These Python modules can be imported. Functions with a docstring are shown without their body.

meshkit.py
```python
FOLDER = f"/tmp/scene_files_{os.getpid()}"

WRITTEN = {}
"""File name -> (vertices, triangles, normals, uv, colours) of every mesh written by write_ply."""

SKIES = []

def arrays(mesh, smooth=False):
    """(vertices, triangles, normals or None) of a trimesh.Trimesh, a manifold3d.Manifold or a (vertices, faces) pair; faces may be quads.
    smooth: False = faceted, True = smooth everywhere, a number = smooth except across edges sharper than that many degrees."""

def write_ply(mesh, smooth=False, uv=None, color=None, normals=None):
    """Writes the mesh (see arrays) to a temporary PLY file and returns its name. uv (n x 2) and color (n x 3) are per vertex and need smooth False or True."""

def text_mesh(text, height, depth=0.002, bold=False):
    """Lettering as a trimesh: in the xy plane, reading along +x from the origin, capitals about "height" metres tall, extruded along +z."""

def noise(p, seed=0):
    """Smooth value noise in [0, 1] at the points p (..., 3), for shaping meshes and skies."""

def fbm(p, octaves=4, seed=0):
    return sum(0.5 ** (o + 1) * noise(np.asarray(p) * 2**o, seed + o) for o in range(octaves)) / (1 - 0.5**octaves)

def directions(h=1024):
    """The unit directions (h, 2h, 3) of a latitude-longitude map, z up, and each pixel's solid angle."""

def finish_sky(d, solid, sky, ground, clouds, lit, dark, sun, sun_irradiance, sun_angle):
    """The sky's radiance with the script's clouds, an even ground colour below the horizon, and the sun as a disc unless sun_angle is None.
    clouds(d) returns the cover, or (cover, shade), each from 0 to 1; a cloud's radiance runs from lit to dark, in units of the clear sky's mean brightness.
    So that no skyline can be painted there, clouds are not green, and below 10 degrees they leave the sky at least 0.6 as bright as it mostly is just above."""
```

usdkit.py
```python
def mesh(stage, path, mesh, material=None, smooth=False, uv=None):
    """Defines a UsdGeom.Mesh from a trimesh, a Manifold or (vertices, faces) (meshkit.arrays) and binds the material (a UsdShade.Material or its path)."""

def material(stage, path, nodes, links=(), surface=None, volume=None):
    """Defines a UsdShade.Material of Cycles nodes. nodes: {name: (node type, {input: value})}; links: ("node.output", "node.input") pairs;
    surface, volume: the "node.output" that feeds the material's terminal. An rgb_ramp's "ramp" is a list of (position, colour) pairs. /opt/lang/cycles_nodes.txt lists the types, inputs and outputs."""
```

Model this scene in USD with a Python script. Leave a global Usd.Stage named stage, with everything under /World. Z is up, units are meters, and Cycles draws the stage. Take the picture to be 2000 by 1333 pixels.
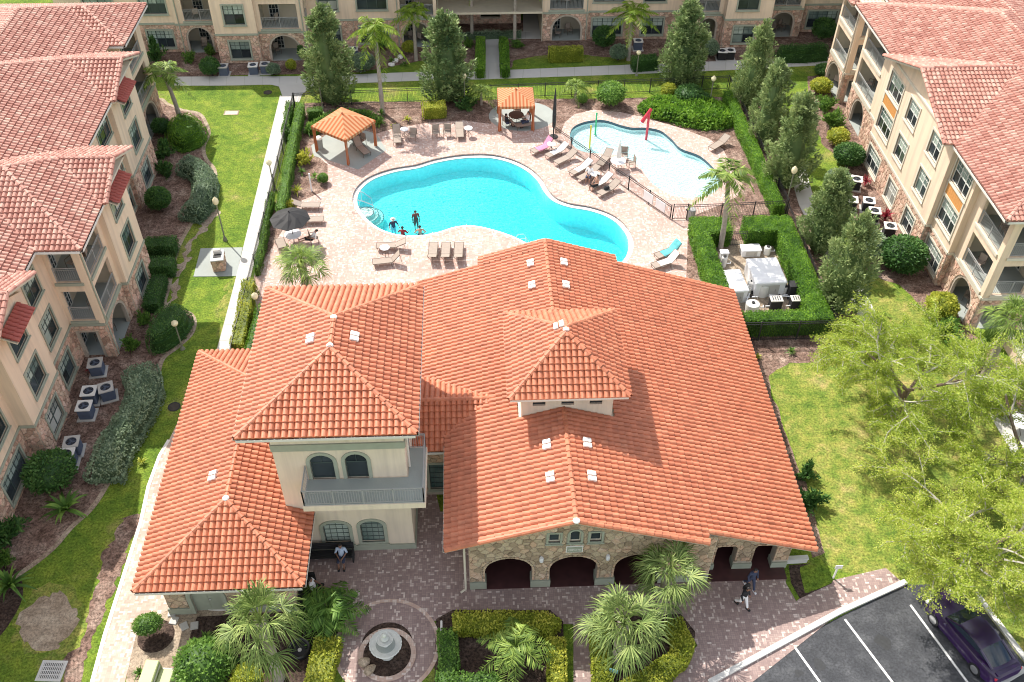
import math, random
import numpy as np, trimesh, usdkit, meshkit, manifold3d
from scipy.spatial import Voronoi
from shapely import affinity
from shapely.geometry import Polygon, LineString, Point, box as sbox
from shapely.ops import unary_union
from pxr import Usd, UsdGeom, UsdLux, UsdShade, Gf, Sdf, Vt

stage = Usd.Stage.CreateInMemory()
UsdGeom.SetStageUpAxis(stage, 'Z')
UsdGeom.Xform.Define(stage, '/World')

# ------------------------------------------------------------------ camera, sky, sun, exposure
CAM_H = 41.0
FPX, YAW, PITCH, ROLL = 1863.65, 0.05037026, 0.76321344, 0.01023971
_fw = np.array([math.sin(YAW) * math.cos(PITCH), math.cos(YAW) * math.cos(PITCH), -math.sin(PITCH)])
_r = np.cross(_fw, [0, 0, 1]); _r /= np.linalg.norm(_r); _u = np.cross(_r, _fw)
CR = np.array([_r * math.cos(ROLL) + _u * math.sin(ROLL), -_r * math.sin(ROLL) + _u * math.cos(ROLL), _fw])
cam = UsdGeom.Camera.Define(stage, '/World/camera')
cam.CreateHorizontalApertureAttr(36.0)
cam.CreateVerticalApertureAttr(24.0)
cam.CreateFocalLengthAttr(36.0 * FPX / 2000)
cam.CreateClippingRangeAttr((0.5, 3000.0))
cam.CreateExposureAttr(0.70)
cam.AddTransformOp().Set(Gf.Matrix4d(*CR[0], 0, *CR[1], 0, *(-CR[2]), 0, 0, 0, CAM_H, 1))

SUN = np.array([-1.50, 2.08, 2.95]); SUN /= np.linalg.norm(SUN)          # towards the sun
sun = UsdLux.DistantLight.Define(stage, '/World/sun')
sun.CreateIntensityAttr(1.15); sun.CreateAngleAttr(0.5); sun.CreateNormalizeAttr(True)
sun.CreateColorAttr((1.0, 0.95, 0.88))
_a = np.cross([0, 1, 0], SUN); _a /= np.linalg.norm(_a); _b = np.cross(SUN, _a)
sun.AddTransformOp().Set(Gf.Matrix4d(*_a, 0, *_b, 0, *SUN, 0, 0, 0, 60, 1))
FILL_CLOUD = 6.0                                                           # brightness of broken white clouds, added all over the sky as neutral fill light
sky = UsdLux.DomeLight.Define(stage, '/World/sky')
sky.GetPrim().SetCustomDataByKey('kind', 'structure')
_skym = usdkit.material(stage, '/World/Looks/sky_air', {
    'sky': ('sky_texture', {'sky_type': 'single_scattering', 'sun_disc': False, 'sun_elevation': float(math.asin(SUN[2])),
                            'sun_rotation': float(math.atan2(SUN[0], SUN[1])), 'air_density': 1.0, 'aerosol_density': 3.0}),
    'tc': ('texture_coordinate', {}), 'cn': ('noise_texture', {'scale': 2.6, 'detail': 7.0, 'roughness': 0.6}), 'cr': ('rgb_ramp', {'ramp': [(0.40, (0, 0, 0)), (0.60, (0.85, 0.85, 0.85))]}),
    'mc': ('mix', {'color2': (FILL_CLOUD, FILL_CLOUD * 0.985, FILL_CLOUD * 0.96)}),
    'bg': ('background_shader', {'strength': 0.15})}, [('tc.generated', 'cn.vector'), ('cn.fac', 'cr.fac'), ('cr.color', 'mc.fac'), ('sky.color', 'mc.color1'), ('mc.color', 'bg.color')], surface='bg.background')
UsdShade.MaterialBindingAPI.Apply(sky.GetPrim()).Bind(_skym)


def G(px, py, z=0.0):
    """The point at height z that stands at a place measured on the photograph (survey of the site from the photograph)."""
    d = CR.T @ np.array([(px - 1000) / FPX, -(py - 666.5) / FPX, 1.0])
    return np.array([0, 0, CAM_H]) + (z - CAM_H) / d[2] * d


def GP(pts, z=0.0):
    return [tuple(G(x, y, z)[:2]) for x, y in pts]


# ------------------------------------------------------------------ naming, prims
_used = {}
def numbered(parent, name):
    k = _used.get((parent, name), 0)
    _used[(parent, name)] = k + 1
    return f'{parent}/{name}' if k == 0 else f'{parent}/{name}_{k:03d}'

def keys(prim, **kw):
    for k, v in kw.items():
        if v:
            prim.SetCustomDataByKey(k, v)
    return prim

def thing(name, label, category, loc=(0, 0, 0), rz=0.0, sc=1.0, group=None, kind=None):
    path = numbered('/World', name)
    x = UsdGeom.Xform.Define(stage, path)
    x.AddTranslateOp().Set(Gf.Vec3d(*map(float, loc))); x.AddRotateZOp().Set(float(rz))
    s = (sc, sc, sc) if np.ndim(sc) == 0 else sc
    x.AddScaleOp().Set(Gf.Vec3f(*map(float, s)))
    keys(x.GetPrim(), label=label, category=category, group=group, kind=kind)
    return path

def dup(src, name, label, loc, rz=0.0, sc=1.0, group=None, category=None):
    path = thing(name, label, category or stage.GetPrimAtPath(src).GetCustomDataByKey('category'), loc, rz, sc, group)
    p = stage.GetPrimAtPath(path)
    p.GetReferences().AddInternalReference(src); p.SetInstanceable(True)
    return path

class MB:
    """Collects pieces of one mesh."""
    def __init__(s): s.v, s.f, s.t, s.n = [], [], [], 0
    def add(s, v, f, t=0.0):
        v = np.asarray(v, float); f = np.asarray(f, int)
        if len(f) == 0: return s
        if f.shape[1] == 4: f = np.vstack([f[:, [0, 1, 2]], f[:, [0, 2, 3]]])
        s.v.append(v); s.f.append(f + s.n); s.n += len(v)
        s.t.append(np.broadcast_to(np.asarray(t, float), (len(f),)))
        return s
    def tm(s, m, t=0.0): return s.add(m.vertices, m.faces, t)
    def bx(s, x0, x1, y0, y1, z0, z1, t=0.0):
        v = [(x, y, z) for z in (z0, z1) for y in (y0, y1) for x in (x0, x1)]
        return s.add(v, [(0, 2, 3, 1), (4, 5, 7, 6), (0, 1, 5, 4), (1, 3, 7, 5), (3, 2, 6, 7), (2, 0, 4, 6)], t)
    def cb(s, c, d, rz=0.0, t=0.0, ch=0.0):
        c = np.asarray(c, float); hx, hy, hz = (np.asarray(d, float) / 2)
        if ch:
            P = np.array([(hx - ch, hy), (hx, hy - ch), (hx, -hy + ch), (hx - ch, -hy), (-hx + ch, -hy), (-hx, -hy + ch), (-hx, hy - ch), (-hx + ch, hy)])[::-1]
            k = max(0, 1 - 1.4 * ch / min(hx, hy))
            rows = [np.c_[P, np.full(8, -hz)], np.c_[P, np.full(8, hz - ch)], np.c_[P * [(hx - ch) / hx, (hy - ch) / hy], np.full(8, hz)]]
            v = np.vstack(rows); f = [(r * 8 + i, r * 8 + (i + 1) % 8, r * 8 + 8 + (i + 1) % 8, r * 8 + 8 + i) for r in (0, 1) for i in range(8)]
            f += [(16, 17, 18, 19), (16, 19, 20, 23), (20, 21, 22, 23)]
        else:
            v = np.array([(x, y, z) for z in (-hz, hz) for y in (-hy, hy) for x in (-hx, hx)])
            f = [(0, 2, 3, 1), (4, 5, 7, 6), (0, 1, 5, 4), (1, 3, 7, 5), (3, 2, 6, 7), (2, 0, 4, 6)]
        a = math.radians(rz); R = np.array([[math.cos(a), -math.sin(a), 0], [math.sin(a), math.cos(a), 0], [0, 0, 1]])
        return s.add(v @ R.T + c, f, t)
    def tube(s, pts, r, n=6, t=0.0, caps=True):
        p = np.asarray(pts, float); r = np.broadcast_to(np.asarray(r, float), (len(p),))
        d = np.gradient(p, axis=0); d /= np.maximum(np.linalg.norm(d, axis=1, keepdims=True), 1e-9)
        ref = np.array([0, 0, 1.0]) if abs(d[:, 2]).mean() < 0.8 else np.array([1.0, 0, 0])
        a = np.cross(d, ref); a /= np.maximum(np.linalg.norm(a, axis=1, keepdims=True), 1e-9); b = np.cross(d, a)
        th = np.arange(n) * 2 * math.pi / n
        v = (p[:, None] + r[:, None, None] * (np.cos(th)[None, :, None] * a[:, None] + np.sin(th)[None, :, None] * b[:, None])).reshape(-1, 3)
        f = [(i * n + j, i * n + (j + 1) % n, (i + 1) * n + (j + 1) % n, (i + 1) * n + j) for i in range(len(p) - 1) for j in range(n)]
        s.add(v, f, t)
        if caps:
            for i, rev in ((0, True), (len(p) - 1, False)):
                ring = np.arange(n)[::-1] if not rev else np.arange(n)
                s.add(v[i * n:(i + 1) * n], [(ring[0], ring[k], ring[k + 1]) for k in range(1, n - 1)], t)
        return s
    def lathe(s, prof, n=16, c=(0, 0, 0), t=0.0):
        th = np.arange(n) * 2 * math.pi / n
        v = np.array([(r * math.cos(a), r * math.sin(a), z) for r, z in prof for a in th]) + np.asarray(c, float)
        f = [(i * n + j, i * n + (j + 1) % n, (i + 1) * n + (j + 1) % n, (i + 1) * n + j) for i in range(len(prof) - 1) for j in range(n)]
        return s.add(v, f, t)
    def sph(s, c, r, sub=1, sc=(1, 1, 1), t=0.0):
        m = trimesh.creation.icosphere(sub, r)
        return s.add(m.vertices * np.asarray(sc) + np.asarray(c, float), m.faces, t)
    def prism(s, poly, z0, z1, t=0.0):
        for g in getattr(poly, 'geoms', [poly]):
            if g.area < 1e-5: continue
            m = trimesh.creation.extrude_polygon(g, z1 - z0, engine='earcut')
            s.add(m.vertices + [0, 0, z0], m.faces, t)
        return s
    def sheet(s, poly, z, t=0.0):
        for g in getattr(poly, 'geoms', [poly]):
            if g.geom_type != 'Polygon' or g.area < 1e-4: continue
            v, f = trimesh.creation.triangulate_polygon(g, engine='earcut')
            f = np.asarray(f); v = np.asarray(v)
            a = v[f]; cr = np.cross(a[:, 1] - a[:, 0], a[:, 2] - a[:, 0])
            f[cr < 0] = f[cr < 0][:, ::-1]
            s.add(np.c_[v, np.full(len(v), z)], f, t)
        return s
    def arrays(s): return (np.vstack(s.v), np.vstack(s.f), np.concatenate(s.t)) if s.v else None
    def map(s, fn):
        s.v = [fn(v) for v in s.v]
        return s

def put(name, mb, mat, parent='/World', smooth=False, tint=False, **kw):
    """ONE mesh prim; returns its path."""
    if isinstance(mb, MB):
        if not mb.v: return None
        v, f, t = mb.arrays()
    else:
        v, f = np.asarray(mb[0], float), np.asarray(mb[1], int); t = np.zeros(len(f)) if len(mb) < 3 else mb[2]
    path = numbered(parent, name)
    if smooth:
        usdkit.mesh(stage, path, trimesh.Trimesh(v, f, process=False), MAT[mat], smooth=smooth)
        m = UsdGeom.Mesh.Get(stage, path)
    else:
        m = UsdGeom.Mesh.Define(stage, path)
        m.CreatePointsAttr(Vt.Vec3fArray.FromNumpy(np.ascontiguousarray(v, np.float32)))
        m.CreateFaceVertexCountsAttr(Vt.IntArray.FromNumpy(np.full(len(f), 3, np.int32)))
        m.CreateFaceVertexIndicesAttr(Vt.IntArray.FromNumpy(np.ascontiguousarray(f, np.int32).ravel()))
        m.CreateSubdivisionSchemeAttr('none')
        UsdShade.MaterialBindingAPI.Apply(m.GetPrim()).Bind(MAT[mat])
        if tint:
            UsdGeom.PrimvarsAPI(m).CreatePrimvar('tint', Sdf.ValueTypeNames.FloatArray, 'uniform').Set(Vt.FloatArray.FromNumpy(np.ascontiguousarray(t, np.float32)))
    keys(m.GetPrim(), **kw)
    return path

# ------------------------------------------------------------------ materials
MAT = {}
def rgb(c, k=1.0): return tuple(min(1.0, x * k) for x in c)

def mat(name, col, rough=0.8, var=0.12, scale=4.0, col2=None, c3=None, bump=0.0, bscale=60.0, metal=0.0, piece=False, spec=0.5, fine=0.0, fscale=45.0, streak=0.0):
    """A surface with broad colour variation; piece=True adds a random tone for each piece."""
    c2 = col2 or rgb(col, 1 + var)
    ramp = [(0.25, rgb(col, 1 - var)), (0.5, col), (0.75, c2)]
    n = {'geo': ('geometry', {}), 'no': ('noise_texture', {'scale': scale, 'detail': 5.0, 'roughness': 0.6}), 'ra': ('rgb_ramp', {'ramp': ramp}),
         'p': ('principled_bsdf', {'roughness': rough, 'metallic': metal, 'specular_ior_level': spec})}
    l = [('geo.position', 'no.vector')]
    if piece:
        n['at'] = ('attribute', {'attribute': 'tint'}); n['oi'] = ('object_info', {})
        n['ad'] = ('math', {'math_type': 'add'}); n['fr'] = ('math', {'math_type': 'fraction'})
        n['mx'] = ('math', {'math_type': 'multiply_add', 'value2': 0.72, 'value3': -0.02}); n['m2'] = ('math', {'math_type': 'multiply_add', 'value2': 0.3})
        l += [('at.fac', 'ad.value1'), ('oi.random', 'ad.value2'), ('ad.value', 'fr.value1'), ('fr.value', 'mx.value1'), ('no.fac', 'm2.value1'), ('mx.value', 'm2.value3'), ('m2.value', 'ra.fac')]
        if c3: n['ra'] = ('rgb_ramp', {'ramp': c3})
    else:
        if c3: n['ra'] = ('rgb_ramp', {'ramp': c3})
        l += [('no.fac', 'ra.fac')]
    src = 'ra.color'
    if fine:
        n['nf'] = ('noise_texture', {'scale': fscale, 'detail': 3.0, 'roughness': 0.7})
        n['rf'] = ('rgb_ramp', {'ramp': [(0.3, (1 - fine,) * 3), (0.7, (1 + fine,) * 3)]})
        n['mf'] = ('mix', {'mix_type': 'multiply', 'fac': 1.0})
        l += [('geo.position', 'nf.vector'), ('nf.fac', 'rf.fac'), ('ra.color', 'mf.color1'), ('rf.color', 'mf.color2')]
        src = 'mf.color'
    if streak:
        n['sm'] = ('mapping', {'scale': (2.2, 2.2, 0.16)}); n['sn'] = ('noise_texture', {'scale': 1.0, 'detail': 5.0, 'roughness': 0.65}); n['sr'] = ('rgb_ramp', {'ramp': [(0.36, (1 - streak, 1 - streak, 1 - streak * 0.9)), (0.56, (1.0, 1.0, 1.0))]}); n['sx'] = ('mix', {'mix_type': 'multiply', 'fac': 1.0})
        l += [('geo.position', 'sm.vector'), ('sm.vector', 'sn.vector'), ('sn.fac', 'sr.fac'), (src, 'sx.color1'), ('sr.color', 'sx.color2')]; src = 'sx.color'
    l.append((src, 'p.base_color'))
    if bump:
        n['nb'] = ('noise_texture', {'scale': bscale, 'detail': 4.0}); n['bu'] = ('bump', {'strength': bump, 'distance': 0.02})
        l += [('geo.position', 'nb.vector'), ('nb.fac', 'bu.height'), ('bu.normal', 'p.normal')]
    MAT[name] = usdkit.material(stage, '/World/Looks/' + name, n, l, surface='p.BSDF')

def leaf_mat(name, dark, mid, light, trans=0.35, scale=1.2, rough=0.55):
    n = {'at': ('attribute', {'attribute': 'tint'}), 'oi': ('object_info', {}), 'geo': ('geometry', {}), 'no': ('noise_texture', {'scale': scale, 'detail': 3.0}),
         'm1': ('math', {'math_type': 'multiply_add', 'value2': 0.45}), 'm2': ('math', {'math_type': 'multiply_add', 'value2': 0.55}), 'm3': ('math', {'math_type': 'multiply_add', 'value2': 0.12}),
         'ra': ('rgb_ramp', {'ramp': [(0.2, dark), (0.5, mid), (0.85, light)]}),
         'p': ('principled_bsdf', {'roughness': rough, 'specular_ior_level': 0.3}), 'tr': ('translucent_bsdf', {}), 'mx': ('mix_closure', {'fac': trans})}
    l = [('geo.position', 'no.vector'), ('at.fac', 'm1.value1'), ('no.fac', 'm2.value1'), ('m2.value', 'm1.value3'), ('oi.random', 'm3.value1'), ('m1.value', 'm3.value3'), ('m3.value', 'ra.fac'),
         ('ra.color', 'p.base_color'), ('ra.color', 'tr.color'), ('p.BSDF', 'mx.closure1'), ('tr.BSDF', 'mx.closure2')]
    MAT[name] = usdkit.material(stage, '/World/Looks/' + name, n, l, surface='mx.closure')

def paver_mat(name, ramp, joint, bw=0.2, rough=0.85):
    """Small rectangular pavers laid in pairs that turn by a right angle, tones random for each paver."""
    n = {'geo': ('geometry', {}), 'rot': ('mapping', {'rotation': (0, 0, math.pi / 2)}),
         'ck': ('checker_texture', {'scale': 1.0 / bw, 'color1': (0, 0, 0), 'color2': (1, 1, 1)}),
         'b1': ('brick_texture', {'offset': 0.0, 'scale': 1.0, 'brick_width': bw, 'row_height': bw / 2, 'mortar_size': 0.006, 'color1': (0, 0, 0), 'color2': (1, 1, 1), 'mortar': (0, 0, 0)}),
         'b2': ('brick_texture', {'offset': 0.0, 'scale': 1.0, 'brick_width': bw, 'row_height': bw / 2, 'mortar_size': 0.006, 'color1': (0, 0, 0), 'color2': (1, 1, 1), 'mortar': (0, 0, 0)}),
         'mc': ('mix', {'mix_type': 'mix'}), 'mf': ('mix_float', {}), 'ra': ('rgb_ramp', {'ramp': ramp}), 'no': ('noise_texture', {'scale': 0.35, 'detail': 5.0}),
         'rn': ('rgb_ramp', {'ramp': [(0.3, (0.86, 0.83, 0.82)), (0.7, (1.14, 1.14, 1.13))]}), 'mu': ('mix', {'mix_type': 'multiply', 'fac': 1.0}),
         'mj': ('mix', {'color2': joint}), 'p': ('principled_bsdf', {'roughness': rough, 'specular_ior_level': 0.3})}
    l = [('geo.position', 'b1.vector'), ('geo.position', 'rot.vector'), ('rot.vector', 'b2.vector'), ('geo.position', 'ck.vector'), ('geo.position', 'no.vector'),
         ('ck.fac', 'mc.fac'), ('b1.color', 'mc.color1'), ('b2.color', 'mc.color2'), ('ck.fac', 'mf.fac'), ('b1.fac', 'mf.a'), ('b2.fac', 'mf.b'),
         ('mc.color', 'ra.fac'), ('no.fac', 'rn.fac'), ('ra.color', 'mu.color1'), ('rn.color', 'mu.color2'), ('mu.color', 'mj.color1'), ('mf.result', 'mj.fac'), ('mj.color', 'p.base_color')]
    MAT[name] = usdkit.material(stage, '/World/Looks/' + name, n, l, surface='p.BSDF')

mat('orange_tile', (0.50, 0.16, 0.07), 0.6, piece=True, scale=0.5, c3=[(0.0, (0.36, 0.115, 0.058)), (0.3, (0.44, 0.148, 0.075)), (0.7, (0.475, 0.165, 0.085)), (1.0, (0.50, 0.20, 0.11))], fine=0.2, fscale=2.4)
mat('faded_tile', (0.50, 0.25, 0.18), 0.7, piece=True, scale=0.7, c3=[(0.05, (0.29, 0.115, 0.082)), (0.4, (0.39, 0.180, 0.135)), (0.75, (0.45, 0.245, 0.188)), (0.97, (0.53, 0.37, 0.29))], fine=0.18, fscale=6)
mat('shaded_pent_tile', (0.40, 0.10, 0.075), 0.65, var=0.2, scale=6)  # pent roof tiles, with the shade of the rake put into the colour
mat('pale_cap', (0.55, 0.30, 0.22), 0.65, var=0.2, scale=6)
mat('stucco', (0.70, 0.545, 0.395), 0.9, var=0.05, scale=0.5, streak=0.16, fine=0.05, bump=0.3, bscale=25)
mat('club_stucco', (0.66, 0.56, 0.43), 0.9, var=0.05, streak=0.14, scale=0.6, fine=0.05, bump=0.3, bscale=25)
mat('sage_trim', (0.30, 0.32, 0.25), 0.7, var=0.08, scale=3)
mat('pale_trim', (0.56, 0.51, 0.41), 0.7, var=0.06, scale=3)
mat('mortar', (0.40, 0.34, 0.27), 0.95, var=0.15, scale=8)
mat('stone', (0.4, 0.3, 0.22), 0.9, piece=True, scale=5, c3=[(0.0, (0.22, 0.135, 0.095)), (0.25, (0.40, 0.255, 0.18)), (0.5, (0.54, 0.40, 0.29)), (0.75, (0.60, 0.36, 0.265)), (0.95, (0.70, 0.58, 0.46))], fine=0.25, fscale=14)
mat('club_stone', (0.4, 0.3, 0.22), 0.9, piece=True, scale=5, c3=[(0.0, (0.19, 0.14, 0.09)), (0.3, (0.36, 0.27, 0.18)), (0.55, (0.46, 0.37, 0.25)), (0.78, (0.50, 0.33, 0.22)), (0.95, (0.60, 0.53, 0.41))], fine=0.25, fscale=14)
mat('dark_sash', (0.035, 0.05, 0.045), 0.4, var=0.1)
mat('pale_sash', (0.55, 0.55, 0.50), 0.5, var=0.05)
def pane_mat(name, c1, c2):
    n = {'geo': ('geometry', {}), 'oi': ('object_info', {}), 'no': ('noise_texture', {'scale': 0.9, 'detail': 2.0}), 'ad': ('math', {'math_type': 'multiply_add', 'value2': 0.6}), 'm': ('math', {'math_type': 'multiply', 'value2': 0.6}),
         'ra': ('rgb_ramp', {'ramp': [(0.25, c1), (0.8, c2)]}), 'p': ('principled_bsdf', {'roughness': 0.08, 'specular_ior_level': 0.35})}
    MAT[name] = usdkit.material(stage, '/World/Looks/' + name, n, [('geo.position', 'no.vector'), ('no.fac', 'm.value1'), ('oi.random', 'ad.value1'), ('m.value', 'ad.value3'), ('ad.value', 'ra.fac'), ('ra.color', 'p.base_color')], surface='p.BSDF')
pane_mat('dark_pane', (0.004, 0.006, 0.007), (0.035, 0.045, 0.048))
pane_mat('curtain_pane', (0.16, 0.17, 0.15), (0.46, 0.46, 0.41))
pane_mat('blind_pane', (0.035, 0.07, 0.065), (0.36, 0.42, 0.36))
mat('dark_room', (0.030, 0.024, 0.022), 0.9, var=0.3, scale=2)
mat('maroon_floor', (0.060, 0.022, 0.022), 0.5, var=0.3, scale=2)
mat('gutter_metal', (0.60, 0.58, 0.53), 0.45, var=0.05, metal=0.0)
mat('gutter_dark', (0.025, 0.025, 0.028), 0.6, var=0.2)
mat('rail_metal', (0.30, 0.30, 0.29), 0.45, var=0.05)
mat('black_iron', (0.014, 0.014, 0.015), 0.45, var=0.1)
mat('bronze_frame', (0.10, 0.075, 0.055), 0.5, var=0.1)
mat('sling', (0.30, 0.245, 0.20), 0.8, var=0.1, scale=5)
mat('white_cloth', (0.78, 0.77, 0.76), 0.9, var=0.04)
mat('white_plastic', (0.76, 0.76, 0.76), 0.4, var=0.03)
mat('teal_cloth', (0.10, 0.40, 0.42), 0.9, var=0.25, scale=6)
mat('pink_cloth', (0.66, 0.22, 0.34), 0.9, var=0.25, scale=8)
mat('wood_panel', (0.52, 0.24, 0.07), 0.6, var=0.12, scale=9)
mat('concrete', (0.47, 0.455, 0.42), 0.9, var=0.07, scale=0.6, fine=0.06, fscale=20)
mat('pad_concrete', (0.30, 0.325, 0.30), 0.9, var=0.08, scale=0.7, fine=0.06, fscale=20)
mat('kerb_concrete', (0.52, 0.51, 0.48), 0.9, var=0.08, scale=2, fine=0.06)
mat('asphalt', (0.035, 0.037, 0.042), 0.85, c3=[(0.25, (0.026, 0.028, 0.032)), (0.5, (0.042, 0.044, 0.049)), (0.72, (0.075, 0.078, 0.083))], scale=1.1, fine=0.45, fscale=9)
mat('paint_white', (0.66, 0.66, 0.64), 0.8, var=0.25, scale=5, fine=0.25, fscale=9)
def ground_mat(name, ramp, scale, ramp2, s2, fine, fs, bump=0.5, patch=None):
    n = {'geo': ('geometry', {}), 'n1': ('noise_texture', {'scale': scale, 'detail': 6.0, 'roughness': 0.65}), 'n2': ('noise_texture', {'scale': fs, 'detail': 4.0, 'roughness': 0.75}),
         'n3': ('noise_texture', {'scale': s2, 'detail': 4.0}), 'r1': ('rgb_ramp', {'ramp': ramp}), 'r2': ('rgb_ramp', {'ramp': [(0.3, (1 - fine,) * 3), (0.7, (1 + fine,) * 3)]}), 'r3': ('rgb_ramp', {'ramp': ramp2}),
         'm1': ('mix', {'mix_type': 'multiply', 'fac': 1.0}), 'm2': ('mix', {'mix_type': 'multiply', 'fac': 1.0}), 'bu': ('bump', {'strength': bump, 'distance': 0.05}), 'p': ('principled_bsdf', {'roughness': 0.95, 'specular_ior_level': 0.2})}
    l = [('geo.position', k + '.vector') for k in ('n1', 'n2', 'n3')] + [('n1.fac', 'r1.fac'), ('n2.fac', 'r2.fac'), ('n3.fac', 'r3.fac'), ('r1.color', 'm1.color1'), ('r2.color', 'm1.color2'),
         ('m1.color', 'm2.color1'), ('r3.color', 'm2.color2'), ('m2.color', 'p.base_color'), ('n2.fac', 'bu.height'), ('bu.normal', 'p.normal')]
    MAT[name] = usdkit.material(stage, '/World/Looks/' + name, n, l, surface='p.BSDF')
ground_mat('turf', [(0.28, (0.060, 0.115, 0.014)), (0.43, (0.105, 0.172, 0.020)), (0.57, (0.150, 0.205, 0.028)), (0.70, (0.23, 0.215, 0.075))], 0.33, [(0.35, (0.74, 0.82, 0.78)), (0.65, (1.25, 1.16, 1.05))], 1.7, 0.7, 8.5)
ground_mat('dry_turf', [(0.28, (0.095, 0.145, 0.024)), (0.45, (0.155, 0.195, 0.035)), (0.58, (0.215, 0.225, 0.055)), (0.72, (0.30, 0.245, 0.11))], 0.5, [(0.35, (0.72, 0.85, 0.75)), (0.65, (1.2, 1.12, 1.05))], 2.0, 0.7, 8.5)
ground_mat('mulch', [(0.3, (0.105, 0.063, 0.048)), (0.5, (0.19, 0.125, 0.098)), (0.7, (0.31, 0.235, 0.19))], 0.9, [(0.35, (0.7, 0.68, 0.66)), (0.65, (1.3, 1.3, 1.3))], 3, 0.85, 8, bump=1.0)
ground_mat('dark_mulch', [(0.25, (0.035, 0.022, 0.017)), (0.5, (0.06, 0.04, 0.031)), (0.75, (0.105, 0.075, 0.06))], 1.1, [(0.3, (0.75, 0.75, 0.75)), (0.7, (1.2, 1.2, 1.2))], 4, 0.8, 8, bump=1.0)
ground_mat('sandy_soil', [(0.25, (0.20, 0.145, 0.10)), (0.5, (0.33, 0.26, 0.19)), (0.75, (0.45, 0.38, 0.29))], 0.8, [(0.3, (0.8, 0.8, 0.8)), (0.7, (1.15, 1.15, 1.15))], 3, 0.5, 9)
paver_mat('deck_paver', [(0.0, (0.405, 0.275, 0.232)), (0.35, (0.455, 0.315, 0.268)), (0.78, (0.50, 0.375, 0.325)), (0.9, (0.58, 0.485, 0.44)), (1.0, (0.61, 0.53, 0.48))], (0.33, 0.25, 0.21))
paver_mat('court_paver', [(0.0, (0.255, 0.185, 0.170)), (0.4, (0.295, 0.215, 0.197)), (0.80, (0.34, 0.255, 0.23)), (0.87, (0.47, 0.38, 0.34)), (1.0, (0.58, 0.49, 0.44))], (0.21, 0.16, 0.148))
paver_mat('walk_paver', [(0.0, (0.45, 0.31, 0.25)), (0.4, (0.52, 0.38, 0.31)), (0.76, (0.55, 0.42, 0.35)), (0.82, (0.62, 0.52, 0.45)), (1.0, (0.66, 0.56, 0.5))], (0.40, 0.32, 0.27))
leaf_mat('hedge_leaf', (0.029, 0.080, 0.012), (0.109, 0.239, 0.022), (0.290, 0.478, 0.051))
leaf_mat('gold_leaf', (0.090, 0.127, 0.016), (0.300, 0.353, 0.032), (0.630, 0.600, 0.106))
leaf_mat('dark_leaf', (0.020, 0.055, 0.014), (0.049, 0.128, 0.028), (0.137, 0.254, 0.059), trans=0.2)
leaf_mat('grey_leaf', (0.060, 0.102, 0.060), (0.170, 0.246, 0.145), (0.391, 0.476, 0.306), trans=0.25)
leaf_mat('mid_leaf', (0.038, 0.088, 0.018), (0.105, 0.219, 0.035), (0.263, 0.420, 0.079))
leaf_mat('juniper_leaf', (0.052, 0.098, 0.033), (0.157, 0.231, 0.080), (0.392, 0.462, 0.186), trans=0.15)
leaf_mat('spring_leaf', (0.124, 0.201, 0.021), (0.314, 0.417, 0.045), (0.594, 0.618, 0.135), trans=0.45)
leaf_mat('palm_leaf', (0.044, 0.086, 0.017), (0.147, 0.241, 0.044), (0.380, 0.483, 0.103), trans=0.3)
leaf_mat('lime_palm_leaf', (0.060, 0.120, 0.008), (0.180, 0.290, 0.020), (0.360, 0.450, 0.060), trans=0.4)
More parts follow.
